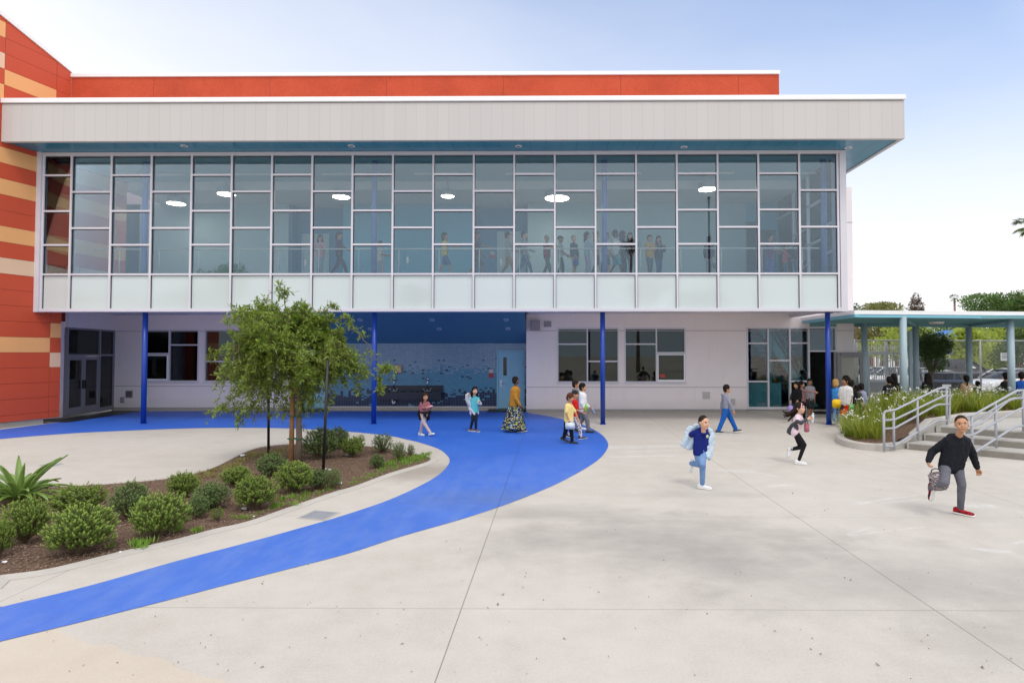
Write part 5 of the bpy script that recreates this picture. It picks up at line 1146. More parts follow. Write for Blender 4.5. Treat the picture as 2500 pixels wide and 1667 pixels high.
# --- agave
ag = G(45, 1228); agv = thing('agave', 'large spiky agave with broad arching green leaves at the left edge', 'agave', (ag.x, ag.y, 0)); agm = NT('agave_green'); _c = agm.noise(agm.coord('World'), 6, 4); agm.set(agm.mix(_c, (.08, .18, .035), (.27, .37, .08)), .4, .5); agm = agm.m
r = random.Random(9)
def blade(a, el, L_, W_, curl):
    m = MB(); n = 9; d = Vector((math.cos(a), math.sin(a), 0)); s = Vector((-math.sin(a), math.cos(a), 0)); p = Vector((ag.x, ag.y, .06))+d*.04; vs = []; e_ = el
    for i in range(n+1):
        t = i/n; w_ = W_*(.75+1.1*t)*(1-t)**.85*1.3 if t < 1 else 0; nrm_ = (Vector((0, 0, 1))*math.cos(e_)-d*math.sin(e_))
        vs += [p-s*w_+nrm_*w_*.35, p-s*w_*.45-nrm_*.012, p+s*w_*.45-nrm_*.012, p+s*w_+nrm_*w_*.35]
        p = p+(d*math.cos(e_)+Vector((0, 0, 1))*math.sin(e_))*(L_/n); e_ -= curl/n
    fs = [(i*4+k, (i+1)*4+k, (i+1)*4+k+1, i*4+k+1) for i in range(n) for k in range(3)]; m.add(vs, fs); b_ = m.build('leaf', agm, agv, True); so = b_.modifiers.new('thickness', 'SOLIDIFY'); so.thickness = .006
for k in range(40):
    t = k/40; blade(k*2.4+r.uniform(-.2, .2), R(20+62*t)+r.uniform(-.1, .1), r.uniform(.55, .84)*(1-.1*t), r.uniform(.032, .048), r.uniform(.8, 2.0)*(1-.5*t))
# --- white flowered strap leaved clumps on the right bed
iris_leaf = leafmat('iris_leaf', (.09, .15, .012), (.28, .34, .035), .3, .38); iris_pale = leafmat('iris_leaf_pale', (.28, .31, .03), (.48, .48, .08), .3, .4); petal = paint('petal_white', (.80, .80, .78), .6); 
def strap(arrs, b, a, L_, lean, w_, curl, r):
    v_, f_ = arrs; n = 5; d = Vector((math.cos(a), math.sin(a), 0)); s = Vector((-math.sin(a), math.cos(a), 0)); p = Vector(b); e_ = math.pi/2-lean; k0 = len(v_)
    for i in range(n+1):
        t = i/n; ww = w_*(1-t**2.2)+.0006; v_ += [tuple(p-s*ww), tuple(p+s*ww)]; p = p+(d*math.cos(e_)+Vector((0, 0, 1))*math.sin(e_))*(L_/n); e_ -= curl/n*(.4+1.2*t)
    for i in range(n): f_.append((k0+2*i, k0+2*i+1, k0+2*i+3, k0+2*i+2))
    return p
def iris_meshes(seed, nl, nf, h):
    r = random.Random(seed); A, B, C_, Dm = ([], []), ([], []), MB(), MB()
    for k in range(nl):
        a = r.uniform(0, 6.28); rad = abs(r.gauss(0, .10)); strap(A if r.random() < .72 else B, (rad*math.cos(a+1), rad*math.sin(a+1), 0), a, h*r.uniform(.65, 1.15), r.uniform(.05, .6), r.uniform(.007, .012), r.uniform(.3, 1.5), r)
    for k in range(nf):
        a = r.uniform(0, 6.28); l = r.uniform(.05, .45); p0 = Vector((r.gauss(0, .06), r.gauss(0, .06), 0)); p1 = p0+Vector((math.cos(a)*l*.7, math.sin(a)*l*.7, h*r.uniform(.75, 1.08))); C_.tube([p0, p0.lerp(p1, .5)+Vector((0, 0, .05)), p1], .004, 4)
        nb = r.randint(1, 3)
        for q in range(nb):
            c = p1+Vector((r.gauss(0, .03), r.gauss(0, .03), r.uniform(-.07, .03))); ro = r.uniform(0, 6.28); R_ = r.uniform(.026, .04)
            tilt = Matrix.Rotation(r.uniform(-.9, .9), 3, 'X') @ Matrix.Rotation(r.uniform(-.9, .9), 3, 'Y')
            for j in range(6):
                t = ro+j*math.pi/3; o1 = tilt @ Vector((math.cos(t), math.sin(t), .25))*R_; o2 = tilt @ Vector((math.cos(t+.4), math.sin(t+.4), .1))*R_*.6; o3 = tilt @ Vector((math.cos(t-.4), math.sin(t-.4), .1))*R_*.6
                Dm.add([c, c+o2, c+o1, c+o3], [(0,1,2,3)])
    out_ = []
    for nm, (v_, f_), mt in (('leaves', A, iris_leaf), ('pale_leaves', B, iris_pale), ('flower_stalks', (C_.v, C_.f), iris_leaf), ('blossoms', (Dm.v, Dm.f), petal)):
        me = bpy.data.meshes.new(nm); me.from_pydata(v_, [], f_); me.materials.append(mt); out_.append(me)
    return out_
IV = [iris_meshes(s, 100, 6, .85) for s in (1, 2, 3)]+[iris_meshes(4, 110, 3, .85)]
r = random.Random(31)
spots = [(7.35,14.15),(7.6,14.0),(7.35,14.7),(7.6,14.5),(7.9,14.35),(7.5,15.1),(7.95,14.9),(8.3,14.6),(7.8,15.6),(8.25,15.3),(8.6,14.95),(8.15,16.0),(8.6,15.7),(8.9,15.2),(8.5,16.4)]
for k in range(62):
    for _ in range(40):
        p = (r.uniform(8.7, 14.8), r.uniform(14.5, 18.2))
        if inside(p, ins) and (p[1] > 14.55+(p[0]-8.9)*.42+.25) and all((p[0]-q[0])**2+(p[1]-q[1])**2 > .14 for q in spots): spots.append(p); break
for i, p in enumerate(spots):
    lead = i == 0
    t_ = thing('iris_clump', 'foremost iris clump, leaning over the rounded nose of the planter' if lead else 'strap leaved iris clump with small white flowers in the planter', 'iris', (p[0], p[1], bedz(p)-.01), 'white flowered iris clumps', r.uniform(0, 6.28)); s = r.uniform(.8, 1.12)*(.82 if i < 6 else (.70 if p[0] < 10.2 else .72)); t_.scale = (s, s, s)
    for me in IV[3 if i in (1, 3, 6) else r.randint(0, 2)]:
        o = bpy.data.objects.new(me.name, me); COL.objects.link(o); o.parent = t_
# a few dark clumps by the walkway
for k, (px, Y) in enumerate(((2140,19.2),(2160,19.8),(2125,20.3),(2150,21))):
    x = X(px, Y); t_ = thing('iris_clump', 'shaded dark iris clump without flowers beside the picket gate walkway', 'iris', (x, Y, 0), 'dark clumps beside the walkway', k*1.3)
    for me in IV[3][:2]:
        o = bpy.data.objects.new(me.name, me); COL.objects.link(o); o.parent = t_
# --- background trees
def crown_mesh(name, blobs, n, size, mat_, seed, flat=.55):
    n = int(n*2.2); r = np.random.default_rng(seed); w_ = np.array([b[3]*b[4]*b[5] for b in blobs]); idx = r.choice(len(blobs), n, p=w_/w_.sum()); bl = np.array(blobs)[idx]
    v = r.normal(size=(n, 3)); v /= np.linalg.norm(v, axis=1)[:, None]; rad = r.uniform(.25, 1, n)**.4; p = bl[:, :3]+v*rad[:, None]*bl[:, 3:6]; d = v*.7+r.normal(size=(n, 3))*.6; nn = r.normal(size=(n, 3))*.6+np.array([0, -.3, 1]); n_ = n; s = size*.62*r.uniform(.6, 1.3, n)
    vv, ff = leaf_mesh(p, d, nn, s, s*flat); me = bpy.data.meshes.new(name); me.from_pydata(vv.tolist(), [], ff.tolist()); me.materials.append(mat_); return me
tree_dark = leafmat('tree_dark', (.03, .065, .016), (.11, .17, .04), .25); tree_mid = leafmat('tree_mid', (.04, .10, .02), (.13, .22, .04), .25); tree_lime = leafmat('tree_lime', (.18, .26, .03), (.44, .50, .09), .35); tree_brown = leafmat('tree_brown', (.07, .04, .025), (.16, .10, .06), .1); tree_olive = leafmat('tree_olive', (.09, .10, .02), (.22, .22, .06), .25); palm_leaf = leafmat('palm_leaf', (.05, .08, .02), (.14, .18, .05), .2)
def bgtree(px, Y, pyc, rx, rz_, label, mat_, n=1600, size=.3, seed=1, trunk=True, blobs=None, name='tree', zb=None):
    c = P(px, pyc, Y); r = random.Random(seed); t_ = thing(name, label, 'tree', (c.x, Y, 0))
    bl = blobs or [(c.x+r.uniform(-.55, .55)*rx, Y+r.uniform(-.5, .5)*rx, c.z+r.uniform(-.5, .6)*rz_, rx*r.uniform(.35, .6), rx*r.uniform(.35, .6), rz_*r.uniform(.3, .55)) for _ in range(9)]
    o = bpy.data.objects.new('crown', crown_mesh('crown', bl, n, size, mat_, seed)); COL.objects.link(o); o.parent = t_; o.matrix_parent_inverse = parent_inv(t_)
    m = MB(); m.tube([(c.x, Y, -.1), (c.x+.05*rx, Y, c.z*.5), (c.x, Y, c.z)], [max(.06, rx*.07), rx*.05, .03], 8)
    for k in range(5): m.tube([(c.x, Y, c.z*.55), (c.x+r.uniform(-.6, .6)*rx, Y+r.uniform(-.4, .4)*rx, c.z+r.uniform(-.2, .5)*rz_)], [rx*.04, .02], 6)
    m.build('trunk', bark, t_, True); return t_
bgtree(2272, 23.6, 857, 1.05, .95, 'dark green rounded tree standing between the two far canopy posts', tree_dark, 3800, .13, 2)
bgtree(2150, 50, 815, 4.2, 2.6, 'olive tree hanging over the orange house roof', tree_olive, 2600, .4, 3); bgtree(2185, 44, 835, 2.6, 1.8, 'lime green bushy tree behind the picket gate', tree_lime, 2200, .3, 4)
bgtree(2395, 40, 862, 2.4, 1.8, 'bright lime drooping tree behind the black car', tree_lime, 2600, .26, 5); bgtree(2440, 43, 845, 2.6, 2.0, 'feathery yellow green tree left of the fence notice', tree_lime, 2600, .26, 6); bgtree(2352, 37, 850, 1.0, 1.2, 'small banana like pale green plant by the blue shade', tree_lime, 300, .7, 15)
bgtree(2482, 34, 845, 1.7, 1.7, 'dark leafy tree at the right edge under the canopy', tree_dark, 2200, .22, 7); bgtree(2410, 62, 818, 9, 2.4, 'far green tree mass under the canopy roof line', tree_mid, 2600, .6, 8)
bgtree(2425, 66, 746, 4.2, 2.2, 'bright green tree topping the canopy at the right', tree_mid, 3200, .42, 9); bgtree(2478, 62, 752, 2.6, 1.5, 'smaller green tree at the right beside the bright one', tree_mid, 1600, .4, 10); bgtree(2158, 58, 753, 2.2, .6, 'low olive treetop peeping over the canopy roof', tree_olive, 700, .4, 11)
bgtree(2090, 40, 753, .35, .5, 'thin sprig of tree just right of the building corner', tree_dark, 50, .3, 12)
c = P(2237, 745, 75); bgtree(2237, 75, 750, 1.2, 2.6, 'narrow brown conical cypress above the canopy', tree_brown, 1500, .34, 13, blobs=[(c.x, 75, c.z+.8, .5, .5, .75), (c.x, 75, c.z-.2, .85, .85, 1.1), (c.x, 75, c.z-1.6, 1.15, 1.15, 1.4), (c.x-.5, 75, c.z-1.2, .5, .5, .8)], name='cypress')
def palm(px, Y, py, R_, label, seed, nf=26, trunk_r=.22):
    c = P(px, py, Y); r = random.Random(seed); t_ = thing('palm_tree', label, 'palm', (c.x, Y, 0)); m = MB(); m.tube([(c.x, Y, 0), (c.x+.1, Y, c.z*.5), (c.x, Y, c.z)], [trunk_r*1.3, trunk_r, trunk_r*.85], 8); m.build('trunk', bark, t_, True); pos_, d_, n_, l_, w_ = [], [], [], [], []
    for k in range(nf):
        a = r.uniform(0, 6.28); el = r.uniform(-.9, 1.1); d = Vector((math.cos(a)*math.cos(el), math.sin(a)*math.cos(el), math.sin(el))); hub = c+d*R_*.55
        for j in range(13):
            aa = (j-6)/6*1.2; sd_ = d.cross(Vector((0, 0, 1))); sd_ = sd_.normalized() if sd_.length > .01 else Vector((1, 0, 0)); dj = d*math.cos(aa)+sd_*math.sin(aa)+Vector((0, 0, -.25)); pos_.append(hub); d_.append(dj); n_.append((r.gauss(0, .3), r.gauss(0, .3), 1)); l_.append(R_*.55*r.uniform(.8, 1.1)); w_.append(R_*.07)
        for j in range(3): pos_.append(c+d*R_*.18*j); d_.append(d); n_.append((0, 0, 1)); l_.append(R_*.25); w_.append(R_*.03)
    v, f = leaf_mesh(pos_, d_, n_, l_, w_, .1); np_obj('crown', v, f, palm_leaf, t_); return t_
palm(2330, 120, 728, 1.05, 'tall thin palm far away above the canopy', 3); palm(2512, 45, 548, 1.15, 'palm fronds poking in at the right edge of the sky', 4, 22); palm(2512, 60, 745, 1.6, 'palm fronds at the right edge above the canopy', 6, 18)
# --- what stands behind the camera and shows in the glass
def mirrored(px, py, Y): p = P(px, py, 2*YG-Y); return Vector((p.x, Y, p.z))
p = mirrored(1731, 487, -9); fl = thing('flag_pole', 'tall flag pole standing behind the camera, mirrored in the glass', 'flag pole', (p.x, p.y, 0)); m = MB(); m.cyl((p.x, p.y, 0), p, .11, .07, n=12); m.build('pole', paint('pole_dark', (.05, .06, .06), .4), fl, True); m = MB(); m.ell(p+Vector((0, 0, .12)), (.14, .14, .14)); m.build('finial', MATS['pole_dark'], fl, True)
for px, py, Y, rx, rz_, mt, lb, sd_ in ((540,700,-22,3.0,2.4,tree_mid,'broad tree behind the camera mirrored in the left spandrels',21),(470,735,-26,3.2,1.2,tree_mid,'low tree behind the camera mirrored lower left',22),(1585,715,-24,2.4,1.6,tree_mid,'tree behind the camera mirrored under the children',23),(1010,725,-26,1.5,1.1,tree_mid,'small round tree behind the camera mirrored in the middle',24),(1720,738,-30,4,1.2,tree_mid,'wide low tree behind the camera mirrored at the right',25)):
    q = mirrored(px, py, Y); c_ = Vector(q); r = random.Random(sd_); t_ = thing('tree', lb, 'tree', (c_.x, Y, 0)); bl = [(c_.x+r.uniform(-.5, .5)*rx, Y+r.uniform(-.5, .5)*rx, c_.z+r.uniform(-.5, .6)*rz_, rx*.5, rx*.5, rz_*.5) for _ in range(8)]
    o = bpy.data.objects.new('crown', crown_mesh('crown', bl, 1300, .45, mt, sd_)); COL.objects.link(o); o.parent = t_; o.matrix_parent_inverse = parent_inv(t_); m = MB(); m.tube([(c_.x, Y, 0), (c_.x, Y, c_.z)], [.25, .1], 8); m.build('trunk', bark, t_, True)
q = mirrored(1541, 600, -12); t_ = thing('palm_tree', 'palm behind the camera mirrored among the children', 'palm', (q.x, -12, 0)); m = MB(); m.tube([(q.x, -12, 0), (q.x, -12, q.z)], [.12, .08], 8); m.build('trunk', bark, t_, True); pos_, d_, n_, l_, w_ = [], [], [], [], []; r = random.Random(77)
for k in range(160):
    a = r.uniform(0, 6.28); el = r.uniform(-1.2, 1.2); d = Vector((math.cos(a)*math.cos(el), math.sin(a)*math.cos(el), math.sin(el))); pos_.append(q+d*.15); d_.append(d); n_.append((0, 0, 1)); l_.append(r.uniform(.5, .95)); w_.append(.07)
v, f = leaf_mesh(pos_, d_, n_, l_, w_); np_obj('crown', v, f, tree_brown, t_)
q = mirrored(150, 700, -20); hs = thing('school_hall', 'long low pale hall behind the camera mirrored at the left', 'building', (q.x, -20, 0)); m = MB(); m.box(q.x-12, mirrored(290, 720, -20).x, -28, -20, 0, mirrored(285, 728, -20).z); m.build('wall', wall_white, hs); m = MB(); m.box(q.x-12.2, mirrored(290, 720, -20).x+.2, -28.2, -19.8, mirrored(285, 728, -20).z, mirrored(285, 728, -20).z+.2); m.build('roof', paint('hall_roof', (.3, .3, .3), .7), hs)
# ================================================================== PEOPLE
PENDING = []
def remesh_obj(mb, name, mats, parent, vox, smooth=3, post=None):
    o = mb.build(name, mats, parent, True)
    md = o.modifiers.new('r', 'REMESH'); md.mode = 'VOXEL'; md.voxel_size = vox; md.use_smooth_shade = True
    if smooth: sm = o.modifiers.new('s', 'SMOOTH'); sm.factor = .5; sm.iterations = smooth
    PENDING.append((o, mats, post)); return o
def finish_people():
    bpy.context.view_layer.update(); dg = bpy.context.evaluated_depsgraph_get(); new = []
    for o, mats, post in PENDING: new.append(bpy.data.meshes.new_from_object(o.evaluated_get(dg)))
    for (o, mats, post), me in zip(PENDING, new):
        old = o.data; o.modifiers.clear(); me.name = old.name; o.data = me; me.materials.clear()
        for x in (mats if isinstance(mats, (list, tuple)) else [mats]): me.materials.append(x)
        n = len(me.vertices); co = np.empty(n*3, np.float32); me.vertices.foreach_get('co', co); co = co.reshape(-1, 3)
        if post: post(me, co)
        me.polygons.foreach_set('use_smooth', [True]*len(me.polygons)); me.update()
    PENDING.clear()
def wrinkle(amp, sc, seed):
    def f(me, co):
        nr = np.empty(len(co)*3, np.float32); me.vertices.foreach_get('normal', nr); nr = nr.reshape(-1, 3); r = np.random.default_rng(seed); d = np.zeros(len(co))
        for k in range(7):
            a = r.normal(size=3); a[2] *= 1.6; a /= np.linalg.norm(a); b = r.normal(size=3); d += np.abs(np.sin(co @ a*sc*r.uniform(.6, 2.2)+1.8*np.sin(co @ b*sc*.5)+r.uniform(0, 6)))**.6
        co += nr*((d/7-.68)*amp*1.1)[:, None]; me.vertices.foreach_set('co', co.ravel())
    return f
def strands(amp, seed):
    def f(me, co):
        nr = np.empty(len(co)*3, np.float32); me.vertices.foreach_get('normal', nr); nr = nr.reshape(-1, 3); r = np.random.default_rng(seed); d = np.zeros(len(co))
        for k in range(6):
            a = r.normal(size=3); a[2] *= .25; a /= np.linalg.norm(a); d += np.sin(co @ a*r.uniform(150, 420)+r.uniform(0, 6))
        co += nr*(d/6*amp)[:, None]; me.vertices.foreach_set('co', co.ravel())
    return f
def curls(amp, seed):
    def f(me, co):
        nr = np.empty(len(co)*3, np.float32); me.vertices.foreach_get('normal', nr); nr = nr.reshape(-1, 3); r = np.random.default_rng(seed); d = np.zeros(len(co))
        for k in range(6):
            a = r.normal(size=3); a /= np.linalg.norm(a); d += np.sin(co @ a*r.uniform(90, 260)+r.uniform(0, 6))
        co += nr*(d/6*amp)[:, None]; me.vertices.foreach_set('co', co.ravel())
    return f
def skin_mat(c):
    k = 'skin_%d' % int(c[0]*1000)
    if k in MATS: return MATS[k]
    t = NT(k); n = t.noise(t.coord('Object'), 20, 4); t.set(t.mix(n, tuple(x*.9 for x in c), tuple(min(1, x*1.1) for x in c)), .5, .35); t.b.inputs['Subsurface Weight'].default_value = .12; t.b.inputs['Subsurface Radius'].default_value = (.01, .004, .002); MATS[k] = t.m; return t.m
TAN, BROWN, LIGHT, DARK = (.50, .26, .15), (.36, .17, .09), (.62, .37, .25), (.15, .065, .035)
eye_w = paint('eye_white', (.75, .73, .70), .2); eye_d = paint('eye_iris', (.02, .012, .008), .12); lip_m = paint('lip', (.34, .12, .09), .45)
def hair_mat(c):
    k = 'hair_%d' % int(c[0]*10000)
    if k in MATS: return MATS[k]
    t = NT(k); n = t.noise(t.map(t.coord('Object'), (1, 1, .15)), 160, 3); t.set(t.mix(n, tuple(x*.5 for x in c), tuple(x*1.5 for x in c)), .6, .12); t.bump(n, .5, .003); MATS[k] = t.m; return t.m
BLACK, DKBR, REDBR, BLOND, GREYH = (.012, .009, .008), (.025, .014, .009), (.09, .028, .014), (.42, .25, .09), (.02, .02, .022)
def cloth(name, c, kind='plain', c2=(0, 0, 0), c3=None, sc=30, th=.5):
    k = 'cloth_'+name
    if k in MATS: return MATS[k]
    t = NT(k); co = t.coord('Object'); n = t.noise(co, 9, 5, .6); fine = t.noise(co, 420, 2)
    base_ = t.mix(n, tuple(x*.82 for x in c), tuple(min(1, x*1.15) for x in c))
    if kind == 'spots': base_ = t.mix(t.math('LESS_THAN', t.voro(co, sc), th), base_, c2)
    elif kind == 'camo':
        q = t.noise(t.map(co, (1, 1, 2.2)), sc, 3, .6); base_ = t.ramp(q, [(.0, c2), (.44, c), (.5, c3 or c), (.58, c2)], 'CONSTANT')
    elif kind == 'floral':
        v = t.node('ShaderNodeTexVoronoi'); v.inputs['Scale'].default_value = sc; t.l.new(co, v.inputs['Vector']); r_ = t.xyz(v.outputs['Color'])[0]
        base_ = t.ramp(r_, [(0, c), (.24, c2), (.5, c3), (.66, (.12, .26, .50)), (.8, (.62, .62, .55)), (.92, c)], 'CONSTANT')
        base_ = t.mix(t.math('GREATER_THAN', v.outputs['Distance'], .52), base_, c)
    elif kind == 'plaid':
        x, y, z = t.xyz(co); q = t.math('ADD', t.math('LESS_THAN', t.math('FRACT', t.math('MULTIPLY', z, sc)), .4), t.math('LESS_THAN', t.math('FRACT', t.math('MULTIPLY', t.math('ADD', x, y), sc)), .4)); base_ = t.mix(t.math('MULTIPLY', q, .5), base_, c2)
    elif kind == 'stripe':
        x, y, z = t.xyz(co); base_ = t.mix(t.math('LESS_THAN', t.math('FRACT', t.math('ADD', t.math('MULTIPLY', z, sc), t.math('MULTIPLY', n, 1.5))), th), base_, c2)
    elif kind == 'denim':
        base_ = t.mix(t.math('MULTIPLY_ADD', t.noise(co, 5, 4, .7), 2.6, -.9, clamp=True), base_, c2)
    t.set(base_, .85, .2); t.bump(t.math('ADD', n, t.math('MULTIPLY', fine, .3)), .5, .006); MATS[k] = t.m; return t.m
# one shoe shape, shared by everybody
def shoe_meshes(up, sole):
    key = ('shoe', up.name, sole.name)
    if key in MATS: return MATS[key]
    st = [(-.075, .030, .000, .075), (-.06, .034, 0, .085), (-.03, .035, 0, .088), (.0, .036, 0, .082), (.035, .040, 0, .062), (.075, .046, 0, .056), (.11, .046, 0, .052), (.135, .038, 0, .044), (.152, .020, .004, .030)]
    def loft(stn, f0, f1):
        m = MB(); n = 10; vs = []
        for x, w_, z0, z1 in stn:
            for k in range(n):
                t = 2*math.pi*k/n; c_, s_ = math.cos(t), math.sin(t); zz = f0(z0, z1)+(f1(z0, z1)-f0(z0, z1))*(.5+.5*math.copysign(abs(s_)**.6, s_)); vs.append((x, math.copysign(abs(c_)**.7, c_)*w_*(1 if s_ < .2 else 1-.25*s_), zz))
        K = len(stn); m.add(vs, [(i*n+k, (i+1)*n+k, (i+1)*n+(k+1) % n, i*n+(k+1) % n) for i in range(K-1) for k in range(n)]+[tuple(range(n)), tuple(range((K-1)*n, K*n))[::-1]]); return m
    out_ = []
    for nm, mb, mt in (('shoe', loft(st, lambda a, b: a+.012, lambda a, b: b), up), ('sole', loft([(x*1.03, w_*1.1, a, b) for x, w_, a, b in st], lambda a, b: a, lambda a, b: a+.024), sole)):
        me = bpy.data.meshes.new(nm); me.from_pydata(mb.v, [], mb.f); me.materials.append(mt); me.polygons.foreach_set('use_smooth', [True]*len(me.polygons)); out_.append(me)
    MATS[key] = out_; return out_
def fingers(m, w_, d, nrm_, k, curl=.6):
    """palm and five fingers; w_ wrist, d direction, nrm_ palm normal (fingers curl towards it)"""
    d = d.normalized(); n = (nrm_-d*nrm_.dot(d)).normalized(); s = d.cross(n)
    Lp = .062*k; m.tcap(w_, w_+d*Lp*.5, .017*k, .021*k)
    for j, (o, l) in enumerate(((-.024, .048), (-.008, .056), (.008, .052), (.023, .042))):
        b = w_+d*Lp+s*o*k; m.tcap(w_+d*.02*k+s*o*.7*k, b, .012*k, .0095*k, 8, 2)
        d1 = (d*math.cos(curl*.7)+n*math.sin(curl*.7)); p1 = b+d1*l*.52*k; d2 = (d*math.cos(curl*1.7)+n*math.sin(curl*1.7)); m.tcap(b, p1, .0088*k, .008*k, 8, 2); m.tcap(p1, p1+d2*l*.48*k, .008*k, .0065*k, 8, 2)
    t0 = w_+d*.018*k-s*.018*k; t1 = t0+(d*.7-s*.62+n*.45).normalized()*.032*k; m.tcap(t0, t1, .0115*k, .0095*k, 8, 2); m.tcap(t1, t1+(d*.9+n*.45-s*.1).normalized()*.026*k, .0095*k, .0075*k, 8, 2)
def person(label, root, H, J, face, look=0.0, skin=TAN, hair=('short', BLACK), top=None, bottom=None, shoes=None, group=None, vox=.0075, hk=1.08, roll=0.0, curl=(.6, .6), tdir=None, fat=1.0, extra=None, name='person', plant=''):
    """J: world joints; face: facing of the head in degrees (0 towards the camera side, 90 towards +X)"""
    face = face-math.degrees(math.atan2(root[0], root[1]))*(1 if root[2] < 1 else .5)
    for q in plant: J['an'+q].z = root[2]+.066*H/1.3; J['ft'+q].z = min(.0, max(-.03, J['ft'+q].z))
    t_ = thing(name, label, 'person', root, group); k = H/1.3*1.0; sk = skin_mat(skin); hm = hair_mat(hair[1])
    f_ = Vector((math.sin(R(face)), -math.cos(R(face)), 0)); s_ = Vector((math.cos(R(face)), math.sin(R(face)), 0)); up = Vector((0, 0, 1))
    rot = Matrix((s_, f_, up)).transposed(); rot = rot @ Matrix.Rotation(roll, 3, 'Y') @ Matrix.Rotation(look, 3, 'X')
    hx, hy, hz = (.070*hk*k**.6, .084*hk*k**.6, .100*hk*k**.6); hc = J['head']; hl = lambda x, y, z: hc+rot @ Vector((x*hx, y*hy, z*hz))
    b = MB(); b.ell(hl(0, -.06, .12), (hx, hy*.98, hz*.9), rot); b.ell(hl(0, .12, -.35), (hx*.82, hy*.8, hz*.66), rot); b.ell(hl(0, .42, -.78), (hx*.42, hy*.42, hz*.24), rot)
    b.tcap(hl(0, .86, .02), hl(0, 1.04, -.22), hx*.10, hx*.15, 8, 2)
    for s in (-1, 1):
        b.ell(hl(s*.98, -.12, -.08), (hx*.14, hy*.22, hz*.28), rot, 10, 8); b.ell(hl(s*.44, .60, -.32), (hx*.36, hy*.34, hz*.3), rot, 10, 8); b.tcap(hl(s*.15, .90, .26), hl(s*.62, .72, .24), hx*.1, hx*.09, 8, 2)
    b.tcap(hl(-.22, .86, -.55), hl(.22, .86, -.55), hx*.12, hx*.12, 8, 2); b.tcap(hl(0, -.15, -.6), J['neck']-up*.02*k, .034*k*hk, .042*k, 12)
    for q in 'LR': J['sh'+q] = J['sh'+q].lerp((J['shL']+J['shR'])/2, .14)-up*.012*k
    sL, sR, hL, hR = J['shL'], J['shR'], J['hipL'], J['hipR']; cs, chp = (sL+sR)/2, (hL+hR)/2
    def torso(m, g, hem=None, low=1.0):
        hem = hem or chp
        for s, h_ in ((sL, hL), (sR, hR)):
            a = s.lerp(cs, .30)-up*.035*k; e = (h_.lerp(chp, .18)); e = a+(e-a)*low; m.tcap(a, a.lerp(e, .5), (.062*k+g)*fat, (.066*k+g)*fat); m.tcap(a.lerp(e, .5), e, (.066*k+g)*fat, (.068*k+g)*fat)
        m.tcap(cs-up*.03*k, cs.lerp(chp, .55), (.068*k+g)*fat, (.068*k+g)*fat*1.04); m.tcap(cs.lerp(chp, .55), cs+(chp-cs)*low, (.068*k+g)*fat*1.04, (.07*k+g)*fat); m.tcap(sL, cs+up*.02*k, .034*k+g, .046*k+g); m.tcap(sR, cs+up*.02*k, .034*k+g, .046*k+g)
    torso(b, -.004)
    for q, cu in (('L', curl[0]), ('R', curl[1])):
        s, e, w_ = J['sh'+q], J['el'+q], J['wr'+q]; b.tcap(s, e, .034*k, .026*k); b.tcap(e, w_, .027*k, .0175*k)
        d = J.get('hd'+q, (w_-e)).normalized(); inward = (chp-w_); inward.z = 0; fwd = Vector((math.sin(R(face)), -math.cos(R(face)), 0)); fingers(b, w_, d, J.get('pn'+q, inward.normalized()*.6+fwd*.6), k*1.02, cu)
        h_, kn, an = J['hip'+q], J['kn'+q], J['an'+q]; b.tcap(h_, kn, .060*k*fat**.5, .042*k); b.tcap(kn, an, .043*k, .026*k); b.tcap(an, an-up*.0, .028*k, .028*k)
    def face_post(me, co):
        n = len(me.polygons); ce = np.empty(n*3, np.float32); me.polygons.foreach_get('center', ce); ce = ce.reshape(-1, 3); inv = np.array(rot.transposed()); wc = np.array(obj_w[0]); q = (ce+wc-np.array(hc)) @ inv.T / np.array([hx, hy, hz]); x, y, z = np.abs(q[:, 0]), q[:, 1], q[:, 2]; mi = np.zeros(n, np.int32)
        fr = y > .35; mi[fr & (((x-.40)/.17)**2+((z-.02)/.075)**2 < 1)] = 1; mi[fr & (((x-.40)/.115)**2+((z-.02)/.08)**2 < 1)] = 2; mi[fr & (np.abs(x-.42) < .22) & (np.abs(z-.25+.1*(x-.4)**2*4) < .04)] = 4; mi[fr & (x < .24) & (np.abs(z+.55) < .06) & (y > .5)] = 3
        me.polygons.foreach_set('material_index', mi)
    obj_w = [(0, 0, 0)]
    remesh_obj(b, 'body', [sk, eye_w, eye_d, lip_m, hm], t_, vox, 1, face_post)
    # hair
    kind = hair[0]
